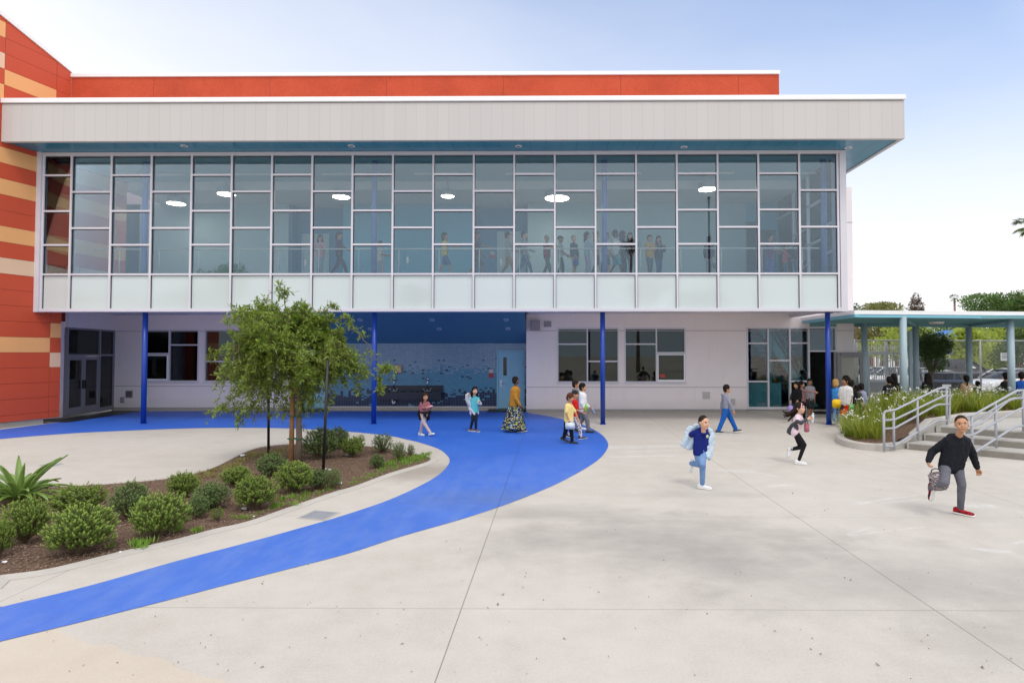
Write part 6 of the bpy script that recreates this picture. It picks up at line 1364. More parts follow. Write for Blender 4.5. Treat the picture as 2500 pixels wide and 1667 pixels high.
    if kind != 'none':
        h = MB(); g = 1.0
        if kind == 'buzz': h.ell(hl(0, -.21, .27), (hx*1.05, hy*1.0, hz*.87), rot); h.ell(hl(0, -.35, 0), (hx*1.0, hy*.74, hz*.72), rot); 
        elif kind == 'cap':
            h.ell(hl(0, -.10, .30), (hx*1.08, hy*1.04, hz*.82), rot)
            for s in np.linspace(-.7, .7, 7): h.tcap(hl(s, .55, .38), hl(s*.9, 1.5-.5*s*s, .30), hx*.09, hx*.07, 8, 2)
        else:
            h.ell(hl(0, -.16, .26), (hx*1.10, hy*1.04, hz*.92), rot); h.ell(hl(0, -.42, -.10), (hx*1.02, hy*.74, hz*.80), rot)
            for s in (-1, 1): h.ell(hl(s*.86, -.1, .1), (hx*.26, hy*.42, hz*.45), rot, 10, 8)
            if kind in ('short', 'long', 'bob', 'pony') and (len(hair) < 3 or hair[2] != 'parted'):
                for s in np.linspace(-.75, .75, 8): h.tcap(hl(s*.8, .25, .95), hl(s, .80-.35*s*s, .50+.06*math.sin(s*9)), hx*.22, hx*.13, 8, 2)
            if kind == 'curly':
                rr_ = random.Random(int(H*1000)+len(label))
                for q in range(46):
                    a, e_ = rr_.uniform(0, 6.28), rr_.uniform(-.25, 1.5); v = (math.cos(a)*math.cos(e_)*1.12, math.sin(a)*math.cos(e_)*1.08-.16, math.sin(e_)*1.02+.30)
                    if v[1] > .62 and v[2] < .55: continue
                    h.ell(hl(*v), (hx*.24,)*3, None, 8, 6)
            if kind in ('long', 'bob'):
                ln = {'long': 2.7, 'bob': 1.15}[kind]
                if len(hair) > 3: ln = hair[3]
                for s in (-1, 1):
                    for y0 in (-.05, -.4): h.tcap(hl(s*.92, y0, .1), hl(s*1.02, y0-.1, -ln*.5), hx*.26, hx*.30, 10); h.tcap(hl(s*1.02, y0-.1, -ln*.5), hl(s*.86, y0+.05, -ln), hx*.30, hx*.13, 10)
                for s in np.linspace(-.7, .7, 4): h.tcap(hl(s, -.75, .1), hl(s, -.85, -ln*.55), hx*.34, hx*.36, 10); h.tcap(hl(s, -.85, -ln*.55), hl(s*.9, -.8, -ln*1.02), hx*.36, hx*.12, 10)
            if kind == 'pony':
                pts = hair[3] if len(hair) > 3 else [hl(0, -.9, .3), hl(0, -1.3, -.2), hl(0, -1.15, -1.4), hl(0, -1.0, -2.2)]
                for a_, b_ in zip(pts[:-1], pts[1:]): h.tcap(a_, b_, hx*.34, hx*.28, 10)
                h.tcap(pts[-1], pts[-1]+(pts[-1]-pts[-2])*.3, hx*.25, hx*.05, 10)
            if kind == 'flow':
                for pl in hair[3]:
                    for i in range(len(pl)-1): h.tcap(pl[i], pl[i+1], hx*(.42-.30*i/len(pl)), hx*(.42-.30*(i+1)/len(pl)), 10)
                for s in np.linspace(-.6, .6, 6): h.tcap(hl(s*.8, .25, .95), hl(s*1.2, .62-.2*s*s, .55), hx*.2, hx*.1, 8, 2)
        remesh_obj(h, 'cap' if kind == 'cap' else 'hair', hm, t_, max(.006, vox*.8), 2, curls(.006, 3) if kind == 'curly' else (None if kind in ('cap', 'buzz') else strands(.0022, 3)))
    # clothes
    if top:
        mt = top['m']; g = top.get('g', .014); m = MB(); torso(m, g, low=top.get('low', 1.0)); sl = top.get('sleeve', 1.0); m.tcap(cs+up*.01*k, J['neck']-up*.035*k, .05*k+g*.5, .040*k+g*.4)
        for q in 'LR':
            s, e, w_ = J['sh'+q], J['el'+q], J['wr'+q]; ra = .033*k+g*.9
            if sl <= .55: m.tcap(s, s.lerp(e, sl/.55*.85), ra, ra*.98)
            else:
                m.tcap(s, e, ra, .028*k+g*.95); m.tcap(e, e.lerp(w_, min(1, (sl-.5)/.5)*.94), .030*k+g*.9, .021*k+g*.65)
        if top.get('hood'):
            hb_ = cs-f_*.06*k+up*.045*k
            m.tcap(hb_-s_*.06*k, hb_+s_*.06*k, .042*k, .042*k); m.tcap(hb_-s_*.075*k, cs+f_*.035*k-s_*.04*k, .032*k, .022*k); m.tcap(hb_+s_*.075*k, cs+f_*.035*k+s_*.04*k, .032*k, .022*k)
        if top.get('hood') == 'up': m.ell(hl(0, -.3, .2), (hx*1.25, hy*1.05, hz*1.12), rot); m.tcap(hl(0, -.5, 0), cs-f_*.03, hx*1.1, .07*k)
        for a_, b_, r0, r1 in top.get('extra', ()): m.tcap(a_, b_, r0, r1)
        remesh_obj(m, top.get('n', 'shirt'), mt, t_, vox, 2, wrinkle(top.get('w', .010)*k*1.15, 27, int(H*100)))
    if bottom:
        mt = bottom['m']; g = bottom.get('g', .010); m = MB(); ln = bottom.get('len', 1.0)
        m.tcap(hL.lerp(chp, .2)+up*.02*k, hR.lerp(chp, .2)+up*.02*k, (.074*k+g*.6)*fat, (.074*k+g*.6)*fat)
        if bottom.get('skirt'):
            hem = bottom['skirt']; 
            wr_ = hem.get('w', .16)
            c_ = Vector((chp.x, chp.y, 0)); bz = hem['z']; n = 40; vs = []; rows = 9; r_ = random.Random(3)
            for i in range(rows):
                t = i/(rows-1); z = (chp.z+.06*k)*(1-t)+bz*t; rad = (.085*k*fat)*(1-t)+wr_*t*(1.0-.15*(t-1)); off = hem.get('off', Vector((0, 0, 0)))*t
                for j in range(n):
                    a = 2*math.pi*j/n; rj = rad*(1+.10*t*math.sin(a*7+1.2*t*3)+.05*t*math.sin(a*11+2)); vs.append((chp.x+off.x+rj*math.cos(a)*hem.get('sx', 1.0), chp.y+off.y+rj*math.sin(a), z+.02*t*math.sin(a*3)))
            sm_ = MB(); sm_.add(vs, [(i*n+j, i*n+(j+1) % n, (i+1)*n+(j+1) % n, (i+1)*n+j) for i in range(rows-1) for j in range(n)]+[tuple(range(n)), tuple(range((rows-1)*n, rows*n))[::-1]]); o = sm_.build('skirt', mt, t_, True)
        else:
            for q in 'LR':
                h_, kn, an = J['hip'+q], J['kn'+q], J['an'+q]; r0, r1, r2 = .060*k*fat**.5+g, .042*k+g, .028*k+g*bottom.get('cuff', 1.0)
                if ln < .6: m.tcap(h_, h_.lerp(kn, min(1, ln/.5)*.95), r0, r1*1.22)
                else: m.tcap(h_, kn, r0, r1); m.tcap(kn, kn.lerp(an, (ln-.5)/.5*.93), r1, r2)
            remesh_obj(m, bottom.get('n', 'trousers'), mt, t_, vox, 2, wrinkle(bottom.get('w', .009)*k*1.1, 28, int(H*100)+1))
    if shoes:
        ms = shoe_meshes(*shoes)
        for q in 'LR':
            d = J['ft'+q].normalized(); upv = J.get('fu'+q, up); sd_ = upv.cross(d).normalized(); u2 = d.cross(sd_); M = Matrix((d, sd_, u2)).transposed().to_4x4(); kk = k*1.02; M = Matrix.Translation(J['an'+q]-u2*.062*k) @ M @ Matrix.Diagonal((kk, kk, kk, 1)); o = bpy.data.objects.new('shoe', ms[0]); COL.objects.link(o); o.parent = t_; o.matrix_parent_inverse = parent_inv(t_); o.matrix_basis = M
            so = bpy.data.objects.new('sole', ms[1]); COL.objects.link(so); so.parent = o
    for nm, mt, caps in (extra or ()):
        m = MB()
        for a_, b_, r0, r1 in caps: m.tcap(a_, b_, r0, r1, 8, 2)
        remesh_obj(m, nm, mt, t_, vox, 10 if len(caps) > 30 else 3, wrinkle(.007, 24, 5))
    return t_
def walk(x, y, z, H, face, stride=.18, lift=0, armL=(0, .1), armR=(0, .1), body=None, lean=.0, head_dz=0, hip_w=.055, elb=.25):
    """walking or standing joints. face: direction of travel (0 towards camera, 90 right). arm = (swing, elbow bend)"""
    k = H/1.3; fx = Vector((math.sin(R(face)), -math.cos(R(face)), 0)); sx_ = Vector((math.cos(R(face)), math.sin(R(face)), 0)); o = Vector((x, y, z)); up = Vector((0, 0, 1)); drop = stride*stride*.35
    P_ = lambda f, s, u: o+fx*f*k+sx_*s*k+up*(u*k)
    J = {'head': P_(lean*1.25, 0, 1.185-drop), 'neck': P_(lean, 0, 1.055-drop), 'shL': P_(lean*.95, -.122, 1.0-drop), 'shR': P_(lean*.95, .122, 1.0-drop), 'hipL': P_(0, -hip_w, .62-drop), 'hipR': P_(0, hip_w, .62-drop)}
    J['anL'] = P_(stride, -hip_w*.8, .062); J['anR'] = P_(-stride, hip_w*.8, .062+lift); J['ftL'] = fx+up*(.12 if stride > .12 else 0); J['ftR'] = fx-up*(min(.9, stride*1.6+lift*2))
    if stride > .05: J['anR'] += up*.035*k*min(1, stride*5)
    for q, s in (('L', 1), ('R', -1)): J['kn'+q] = J['hip'+q].lerp(J['an'+q], .49)+fx*(.035+.03*(q == 'R')*min(1, stride*6))*k
    for q, s, (sw, be) in (('L', -1, armL), ('R', 1, armR)):
        sh = J['sh'+q]; d1 = (-up*math.cos(sw)+fx*math.sin(sw)+sx_*s*.12).normalized(); el = sh+d1*.215*k; d2 = (-up*math.cos(sw+be)+fx*math.sin(sw+be)-sx_*s*(.05+.25*min(1, be*.5))).normalized(); J['el'+q] = el; J['wr'+q] = el+d2*.185*k
    return J
SH_W = (paint('shoe_white', (.72, .72, .73), .5), paint('sole_white', (.75, .75, .74), .6)); SH_B = (paint('shoe_black', (.02, .02, .022), .5), paint('sole_pale', (.6, .6, .58), .6)); SH_BB = (MATS['shoe_black'], paint('sole_black', (.03, .03, .03), .6)); SH_R = (cloth('shoe_redblack', (.45, .012, .02), 'camo', (.015, .012, .014), (.45, .012, .02), 16), MATS['sole_white']); SH_G = (paint('shoe_grey', (.5, .46, .45), .6), MATS['sole_white'])
def hero(Z_, pts, Y0, feet=None):
    """pts: joint -> (zoom x, zoom y, depth offset)"""
    return {k: P(*Z_(v[0], v[1]), Y0+v[2]) for k, v in pts.items()}
V = Vector
def fill(Z_, poly, Y, d0, d1=None, r_=.03, step=.03):
    """cloth panel as overlapping short capsules inside a zoom-space outline; depth runs d0 (left) to d1 (right)"""
    d1 = d0 if d1 is None else d1; xs = [p[0] for p in poly]; ys = [p[1] for p in poly]; pw = (P(*Z_(max(xs), ys[0]), Y)-P(*Z_(min(xs), ys[0]), Y)).length/(max(xs)-min(xs)); st = step/pw; out_ = []; y = min(ys)+st*.3
    while y < max(ys):
        x = min(xs)+st*.3
        while x < max(xs):
            if inside((x, y), poly):
                t = (x-min(xs))/(max(xs)-min(xs)); d = d0+(d1-d0)*t+.012*math.sin(x*.05+y*.03); a = P(*Z_(x, y), Y+d); out_.append((a, a+Vector((0, 0, -.012)), r_, r_))
            x += st
        y += st
    return out_
# ---- running boy, black hooded sweatshirt
Z_ = zoom(2220, 980, 5.227); Y0 = 8.04
J = hero(Z_, {'head': (668,288,-.12), 'neck': (628,430,-.02), 'shL': (470,488,-.02), 'shR': (742,492,.04), 'elL': (292,640,.10), 'wrL': (238,762,.02), 'elR': (800,650,.16), 'wrR': (868,850,.12), 'hipL': (455,830,.02), 'hipR': (610,825,.04), 'knL': (455,1030,-.20), 'anL': (262,1105,.18), 'knR': (668,1050,-.06), 'anR': (652,1318,.08)}, Y0)
J['ftL'] = V((-.12, .15, -.9)); J['fuL'] = V((-.5, .9, .2)); J['ftR'] = V((.62, -.7, -.12)); J['hdL'] = V((.15, -.1, -1)); J['pnL'] = V((1, -.3, 0))
gb = G(*Z_(670, 1428)); hoodie_k = cloth('black_fleece', (.010, .011, .016)); 
person('boy running towards the camera in black hooded sweatshirt, grey jeans and red shoes', (gb.x, gb.y, 0), 1.36, J, 6, .03, TAN, ('buzz', DKBR), dict(m=hoodie_k, g=.024, hood=True, n='sweatshirt', w=.016, low=1.02), dict(m=cloth('grey_denim', (.10, .10, .125), 'denim', (.17, .17, .20)), g=.010, n='jeans', w=.009), SH_R, vox=.006, hk=1.04, plant='R', roll=-.06, curl=(1.3, 1.0))
def bag_box(name, c, ax, up_, side, dims, mat_, label, cat, handle=True, hm=None, panel=None):
    c = Vector(c); u = Vector(up_).normalized(); a = Vector(ax); a = (a-u*a.dot(u)).normalized(); b = u.cross(a); M = Matrix((a, b, u)).transposed().to_4x4(); M.translation = c; t_ = thing(name, label, cat, (c.x, c.y, c.z-dims[2]/2)); W_, D_, H_ = dims
    bm = bmesh.new(); bmesh.ops.create_cube(bm, size=1); bmesh.ops.scale(bm, vec=(W_, D_, H_), verts=bm.verts); bmesh.ops.bevel(bm, geom=bm.edges, offset=min(dims)*.24, segments=3, affect='EDGES'); me = bpy.data.meshes.new('bag'); bm.to_mesh(me); bm.free(); me.transform(M); me.materials.append(mat_); me.polygons.foreach_set('use_smooth', [True]*len(me.polygons)); o = bpy.data.objects.new('bag', me); COL.objects.link(o); o.parent = t_; o.matrix_parent_inverse = parent_inv(t_)
    if handle: m = MB(); m.tube([M @ V((W_*.28*x, 0, H_*.48+z)) for x, z in ((-1, 0), (-.8, .035), (-.3, .055), (.3, .055), (.8, .035), (1, 0))], .007, 8); m.build('handle', hm or MATS['black_paint'], t_, True)
    if panel: m = MB(); m.tube([M @ V((W_*.50*math.sin(t), -D_*.22, H_*.50*math.cos(t))) for t in np.linspace(0, 6.283, 20)], .006, 6); m.build('zip', panel, t_, True)
    return t_
hpos = J['wrL']+V((.015, -.02, -.07))
bag_box('lunch_bag', hpos+V((.085, -.03, -.185)), (1, -.5, 0), (-.25, 0, 1), 0, (.20, .11, .24), cloth('bag_camo', (.30, .25, .26), 'camo', (.10, .075, .085), (.46, .40, .40), 26), 'grey patterned lunch bag swinging from the hand of the running boy in black', 'lunch bag', panel=MATS['black_paint'])
# ---- running boy, navy tee and pale denim jacket
Z_ = zoom(1640, 980, 6.53); Y0 = 9.58
J = hero(Z_, {'head': (515,335,-.05), 'neck': (505,475,0), 'shL': (385,470,.02), 'shR': (598,462,.12), 'elL': (285,540,.14), 'wrL': (225,640,.22), 'elR': (640,610,.16), 'wrR': (600,750,.10), 'hipL': (410,795,.04), 'hipR': (490,795,.06), 'knR': (492,1000,-.08), 'anR': (488,1292,.03), 'knL': (440,1000,.04), 'anL': (305,985,.30)}, Y0)
J['ftR'] = V((.85, -.42, -.14)); J['ftL'] = V((-.25, .1, -.9)); J['fuL'] = V((-.9, .3, .3)); gb = G(*Z_(500, 1372)); q = lambda x, y, d: P(*Z_(x, y), Y0+d)
den = cloth('pale_denim', (.42, .54, .66), 'denim', (.55, .65, .74), sc=8)
person('boy running right in navy tee with open pale denim jacket and white shoes', (gb.x, gb.y, 0), 1.24, J, 42, -.05, LIGHT, ('buzz', DKBR), dict(m=cloth('navy_tee', (.008, .018, .16)), g=.016, sleeve=.5, w=.010, low=1.06), dict(m=cloth('blue_denim', (.10, .20, .42), 'denim', (.22, .34, .56)), g=.012, n='jeans'), SH_W, vox=.006, plant='R', curl=(.9, .9),
  extra=[('jacket', den, fill(Z_, [(470,370),(350,380),(262,410),(212,500),(195,600),(158,685),(240,735),(332,760),(345,680),(372,590),(300,560),(262,505),(330,440),(450,420)], Y0, .20, .10)+fill(Z_, [(585,420),(650,465),(685,560),(668,650),(640,750),(628,860),(602,905),(532,850),(548,770),(592,650),(598,540)], Y0, .0, .12)+[(q(430,420,.16), q(600,440,.18), .032, .03)])])
c_ = q(568, 556, -.105); m = MB(); m.cyl(c_, c_+V((.02, -.035, 0)).normalized()*.004, .028, n=16); o = m.build('badge', paint('badge_cream', (.50, .50, .38), .6), bpy.data.objects['person.001'], True)
# ---- running girl
Z_ = zoom(1880, 940, 7.467); Y0 = 11.74
J = hero(Z_, {'head': (548,415,-.02), 'neck': (528,520,0), 'shL': (490,575,-.09), 'shR': (545,570,.10), 'elL': (520,700,-.16), 'wrL': (690,615,-.13), 'elR': (600,680,.14), 'wrR': (715,610,.02), 'hipL': (455,850,-.05), 'hipR': (460,845,.06), 'knL': (625,1085,-.08), 'anL': (520,1330,-.02), 'knR': (560,1130,.10), 'anR': (335,1180,.12)}, Y0)
J['ftL'] = V((.97, -.2, -.12)); J['ftR'] = V((-.35, .05, -.9)); J['fuR'] = V((-.9, 0, .35)); J['hdL'] = V((.95, .1, .25)); J['hdR'] = V((.95, -.05, .3)); gb = G(*Z_(540, 1420)); q = lambda x, y, d: P(*Z_(x, y), Y0+d)
flow = [[q(500,380,.02), q(440,440,.06), q(360,500,.06), q(270,500,.06), q(240,470,.05)], [q(500,400,.06), q(430,500,.08), q(330,560,.08), q(265,575,.08)], [q(490,430,.04), q(430,540,.05), q(370,610,.06), q(330,650,.06)], [q(500,380,-.02), q(420,480,0), q(330,530,.02), q(250,540,.03)]]
t_ = person('girl running right with long dark hair flying, pink headband and black leggings', (gb.x, gb.y, 0), 1.27, J, 62, .02, LIGHT, ('flow', DKBR, '', flow), dict(m=cloth('pale_pink_tee', (.72, .56, .62)), g=.014, sleeve=.45, low=1.05), dict(m=cloth('black_leggings', (.012, .012, .014)), g=.004, n='leggings', w=.003), SH_W, vox=.006, plant='L', curl=(1.0, 1.0),
  extra=[('cardigan', cloth('charcoal_knit', (.055, .06, .07)), [(q(495,660,-.15), q(560,690,-.17), .042, .04), (q(560,690,-.17), q(665,628,-.14), .040, .027), (q(500,680,-.12), q(420,730,-.05), .05, .05), (q(420,730,-.05), q(350,820,.04), .05, .045), (q(350,820,.04), q(335,860,.05), .045, .03), *fill(Z_, [(480,670),(420,700),(360,760),(320,850),(370,885),(440,830),(500,800),(520,760)], Y0, .04, -.12), (q(420,760,.08), q(370,830,.09), .05, .04), (q(470,770,-.10), q(420,840,-.02), .035, .03), (q(560,680,.15), q(660,640,.06), .038, .028)]),
         ('headband', paint('headband_pink', (.72, .36, .46), .5), [(J['head']+V((.012*math.sin(t) - .018*abs(math.cos(t))+.010, .078*math.cos(t)*1.0, .083*math.sin(t)+.022)), J['head']+V((.012*math.sin(t+.22)-.018*abs(math.cos(t+.22))+.010, .078*math.cos(t+.22), .083*math.sin(t+.22)+.022)), .011, .011) for t in np.arange(-.2, 3.3, .22)])])
def bottle(c, ax, L_, r_, mat_, label, cap=None, name='water_bottle'):
    a = Vector(ax).normalized(); c = Vector(c); t_ = thing(name, label, 'bottle', tuple(c-a*L_/2)); m = MB(); m.tube([c+a*L_*s for s in (-.5, -.48, -.05, .22, .34, .38)], [r_*.9, r_, r_*.94, r_, r_*.5, r_*.42], 14); m.build('body', mat_, t_, True); m = MB(); m.cyl(c+a*L_*.38, c+a*L_*.5, r_*.48, r_*.46, n=12); m.build('lid', cap or mat_, t_, True); return t_
bottle(q(775,590,-.10), (.12, 0, 1), .19, .030, paint('bottle_clear', (.55, .62, .68), .1), 'clear water bottle in the hands of the running girl', paint('lid_pale', (.6, .62, .66), .4))
bag_box('lunch_bag', q(668,775,-.06), (1, .3, 0), (0, 0, 1), 0, (.10, .06, .17), cloth('bag_pink', (.46, .14, .20)), 'pink lunch bag hanging from the running girl hands', 'lunch bag')
# ---- four boys walking right
Z_ = zoom(1340, 900, 7.843); Y0 = 14.35
J = hero(Z_, {'head': (410,552,-.02), 'neck': (392,655,0), 'shL': (340,705,-.10), 'shR': (425,700,.12), 'elL': (335,860,-.14), 'wrL': (385,985,-.15), 'elR': (515,850,.15), 'wrR': (555,960,.12), 'hipL': (345,1000,-.05), 'hipR': (415,1000,.05), 'knL': (325,1165,.0), 'anL': (285,1325,.03), 'knR': (425,1170,-.05), 'anR': (450,1368,-.02)}, Y0)
J['ftL'] = V((.85, -.35, -.3)); J['ftR'] = V((.93, -.3, -.05)); gb = G(*Z_(470, 1425)); q = lambda x, y, d: P(*Z_(x, y), Y0+d)
person('boy in pale yellow tee and black trousers carrying a pale lunch box', (gb.x, gb.y, 0), 1.22, J, 72, -.30, TAN, ('short', REDBR, '', 0), dict(m=cloth('yellow_tee', (.80, .62, .24)), g=.020, sleeve=.48, low=1.05), dict(m=cloth('black_track', (.010, .010, .014)), g=.016), SH_BB, vox=.0065, plant='R', curl=(1.1, .6))
lb = bag_box('lunch_box', q(405,1092,-.17), (1, -.1, .05), (0, 0, 1), 0, (.225, .07, .16), paint('lunchbox_clear', (.60, .66, .70), .2), 'translucent pale lunch box held by the boy in yellow', 'lunch box', hm=paint('handle_white', (.7, .74, .76), .4)); 
G_ = lambda px, py: G(px, py)
def stand(px, py, H, face, label, **k):
    g = G(px, py); w_ = k.pop('w', {}); J = walk(g.x, g.y, 0, H, face-math.degrees(math.atan2(g.x, g.y))*.8, **w_); hf = k.pop('headface', face)
    return person(label, (g.x, g.y, 0), H, J, hf, vox=k.pop('vox', .009), **k), J
_, J2 = stand(1404, 1071, 1.25, 84, 'boy in red tee and black cap with spotted trousers, behind the yellow tee boy', w=dict(stride=.16, armL=(.25, .9), armR=(.3, 1.3)), skin=TAN, hair=('cap', (.02, .02, .022)), top=dict(m=cloth('red_tee', (.55, .012, .015)), g=.020, sleeve=.5), bottom=dict(m=cloth('cow_spots', (.62, .60, .60), 'spots', (.03, .01, .02), sc=24, th=.42), g=.016), shoes=SH_B)
bottle(J2['wrR']+V((.03, -.03, .05)), (.15, 0, 1), .20, .032, paint('bottle_lime', (.22, .62, .02), .35), 'lime green bottle carried by the boy in red')
_, J2 = stand(1423, 1056, 1.38, 88, 'stocky boy in white hooded sweatshirt with printed front and grey trousers', w=dict(stride=.15, armL=(-.1, .5), armR=(.1, .75)), skin=TAN, hair=('short', BLACK), top=dict(m=cloth('white_fleece', (.72, .71, .73)), g=.024, hood=True, n='sweatshirt', w=.016), bottom=dict(m=cloth('grey_cotton', (.16, .16, .17)), g=.022, w=.016), shoes=SH_BB, fat=1.14)
m = MB(); sp_ = bpy.data.objects['person.004'] if 'person.004' in bpy.data.objects else None
bottle(J2['wrR']+V((.10, -.06, -.09)), (-.5, 0, .85), .22, .03, paint('bottle_blue', (.20, .28, .42), .15), 'blue clear bottle held low by the boy in white sweatshirt')
stand(1406, 1048, 1.43, 88, 'boy in grey hooded top mostly hidden behind the white sweatshirt', w=dict(stride=.12), skin=TAN, hair=('short', DKBR), top=dict(m=cloth('grey_fleece', (.16, .18, .20)), g=.022, hood=True, n='sweatshirt'), bottom=dict(m=cloth('dark_grey_cotton', (.07, .07, .08)), g=.014), shoes=SH_W)
# ---- girl in pink, girl with white jacket, woman
Z_ = zoom(980, 880, 4.52); Y0 = 15.6
J = hero(Z_, {'head': (262,398,-.02), 'neck': (258,447,0), 'shL': (215,468,0), 'shR': (303,468,.03), 'elL': (200,532,.02), 'wrL': (268,520,-.12), 'elR': (322,520,.04), 'wrR': (312,512,-.10), 'hipL': (232,580,0), 'hipR': (270,580,.02), 'knL': (250,690,-.03), 'anL': (322,800,-.06), 'knR': (232,690,.05), 'anR': (212,800,.14)}, Y0)
J['ftL'] = V((.75, -.6, .25)); J['ftR'] = V((.8, -.5, -.15)); gb = G(*Z_(262, 826)); q = lambda x, y, d: P(*Z_(x, y), Y0+d)
person('small girl in mauve striped top with dark jacket tied round her waist', (gb.x, gb.y, 0), 1.14, J, 22, -.05, TAN, ('long', DKBR, '', 2.3), dict(m=cloth('mauve_stripe', (.34, .13, .16), 'stripe', (.26, .10, .13), sc=70), g=.013), dict(m=cloth('blush_trousers', (.58, .43, .41)), g=.012), SH_W, vox=.007, plant='R', curl=(1.1, 1.1),
  extra=[('tied_jacket', cloth('jacket_black', (.012, .012, .014)), fill(Z_, [(188,560),(316,560),(312,600),(306,650),(285,655),(272,600),(240,598),(228,650),(200,645),(186,600)], Y0, .07, .05, .032, .03)+[(q(205,568,.0), q(235,574,-.09), .03, .028), (q(235,574,-.09), q(290,572,-.07), .028, .028), (q(290,572,-.07), q(310,568,.02), .028, .03), (q(264,580,-.1), q(270,630,-.1), .028, .022), (q(255,580,-.1), q(248,615,-.1), .024, .02)]), ('headband', paint('headband_peach', (.62, .30, .22), .5), [(J['head']+V((.07*math.cos(t), -.01, .10*math.sin(t)+.006)), J['head']+V((.07*math.cos(t+.25), -.01, .10*math.sin(t+.25)+.006)), .009, .009) for t in np.arange(.3, 2.6, .25)])])
bottle(q(318,508,-.12), (.9, 0, .3), .15, .03, paint('bottle_pink', (.75, .32, .42), .35), 'pink bottle held by the small girl in mauve')
Y0 = 16.5
J = hero(Z_, {'head': (810,332,-.02), 'neck': (802,383,0), 'shL': (768,408,0), 'shR': (842,405,.05), 'elL': (738,385,-.04), 'wrL': (745,440,-.10), 'elR': (868,470,.0), 'wrR': (862,455,-.10), 'hipL': (785,560,0), 'hipR': (828,560,.02), 'knL': (788,650,-.02), 'anL': (762,745,.05), 'knR': (822,650,-.03), 'anR': (822,760,-.02)}, Y0)
J['elL'] = P(*Z_(733, 470), Y0-.02); J['wrL'] = P(*Z_(742, 385), Y0-.12); J['ftL'] = V((.7, -.6, -.1)); J['ftR'] = V((.75, -.6, -.1)); gb = G(*Z_(800, 776)); q = lambda x, y, d: P(*Z_(x, y), Y0+d)
wj = cloth('white_jacket', (.58, .57, .60))
person('girl in turquoise tee pulling on a long pale grey jacket', (gb.x, gb.y, 0), 1.27, J, 14, 0, LIGHT, ('long', BLACK, '', 2.6), dict(m=cloth('turquoise_tee', (.10, .46, .52)), g=.013, sleeve=.5), dict(m=cloth('navy_leggings', (.016, .018, .03)), g=.005, n='leggings', w=.003), (cloth('shoe_mauve', (.12, .09, .11)), MATS['sole_white']), vox=.007, plant='LR',
  extra=[('jacket', wj, fill(Z_, [(745,365),(715,375),(712,420),(735,480),(750,540),(765,600),(790,618),(845,585),(850,570),(815,520),(790,470),(765,430),(760,385)], Y0, -.04, .0)+[(q(735,375,-.10), q(728,440,-.06), .045, .05), (q(728,440,-.06), q(770,520,.03), .055, .07), (q(770,520,.03), q(790,590,.06), .08, .07), (q(820,520,.08), q(825,580,.08), .08, .06), (q(760,430,.08), q(840,430,.12), .07, .07), (q(790,470,.1), q(800,560,.1), .09, .09), (q(838,430,.05), q(872,478,.0), .05, .048), (q(872,478,.0), q(850,470,-.1), .046, .042), (q(770,540,-.05), q(805,590,-.05), .04, .035)])])
g = G(1255, 1054); J = walk(g.x, g.y, 0, 1.58, 82, stride=.15, armL=(.18, .35), armR=(-.30, .55), lean=.03)
mw = cloth('mustard_knit', (.42, .19, .025))
person('woman in mustard cardigan and long flowery skirt walking right', (g.x, g.y, 0), 1.58, J, 92, 0, DARK, ('bob', BLACK, '', .72), dict(m=mw, g=.020, n='cardigan', w=.014, low=.98), dict(m=cloth('flower_skirt', (.012, .018, .06), 'floral', (.62, .48, .04), (.10, .22, .05), sc=34), skirt=dict(z=.10, w=.31, sx=1.05)), SH_B, vox=.008, hk=.92, fat=1.25)
# ---- boy in grey top and blue trousers
Z_ = zoom(1620, 900, 4.52); Y0 = 16.2
J = hero(Z_, {'head': (700,222,0), 'neck': (692,270,0), 'shL': (690,302,-.10), 'shR': (668,302,.11), 'elL': (735,385,-.13), 'wrL': (768,462,-.13), 'elR': (645,390,.14), 'wrR': (634,470,.12), 'hipL': (692,445,-.05), 'hipR': (690,445,.05), 'knL': (655,560,-.04), 'anL': (605,678,-.04), 'knR': (745,555,.06), 'anR': (800,672,.06)}, Y0)
J['ftL'] = V((.98, -.1, -.12)); J['ftR'] = V((.95, 0, .16)); gb = G(1778, 1056.5)
person('boy in grey top and bright blue trousers striding right past the wall', (gb.x, gb.y, 0), 1.33, J, 100, .02, TAN, ('short', BLACK), dict(m=cloth('heather_grey', (.24, .25, .32)), g=.018, hood=True, n='sweatshirt'), dict(m=cloth('royal_blue_track', (.012, .10, .40)), g=.024, w=.014, cuff=1.1), (paint('shoe_dark', (.03, .03, .035), .5), MATS['sole_white']), vox=.007, plant='L')
# ---- children by the doorway and the right hand column
stand(1946, 1027, 1.27, -25, 'girl in black sweater and jeans standing by the lobby door', headface=-50, w=dict(stride=.03, armL=(.25, .7), armR=(.25, .7)), skin=TAN, hair=('long', BLACK, '', 1.2), top=dict(m=cloth('black_knit', (.009, .009, .010)), g=.026, n='sweater'), bottom=dict(m=cloth('dark_jeans', (.02, .035, .085)), g=.012, n='jeans'), shoes=SH_B)
bag_box('lunch_bag', P(1930, 998, 18.6), (1, 0, 0), (0, 0, 1), 0, (.14, .08, .2), cloth('bag_lilac', (.36, .26, .60)), 'lilac bag held by the girl in the black sweater', 'bag')
g = G(1958, 1024); J = walk(g.x, g.y, 0, 1.27, 80, stride=.06, armL=(1.35, .1), armR=(1.35, .1)); person('boy in mauve shirt reaching out an arm behind the black sweater girl', (g.x, g.y, 0), 1.27, J, 85, 0, TAN, ('short', BLACK), dict(m=cloth('mauve_shirt', (.32, .16, .17), 'spots', (.5, .35, .33), sc=60, th=.3), g=.014), dict(m=cloth('black_track', (0, 0, 0)), g=.014), SH_B, vox=.009)
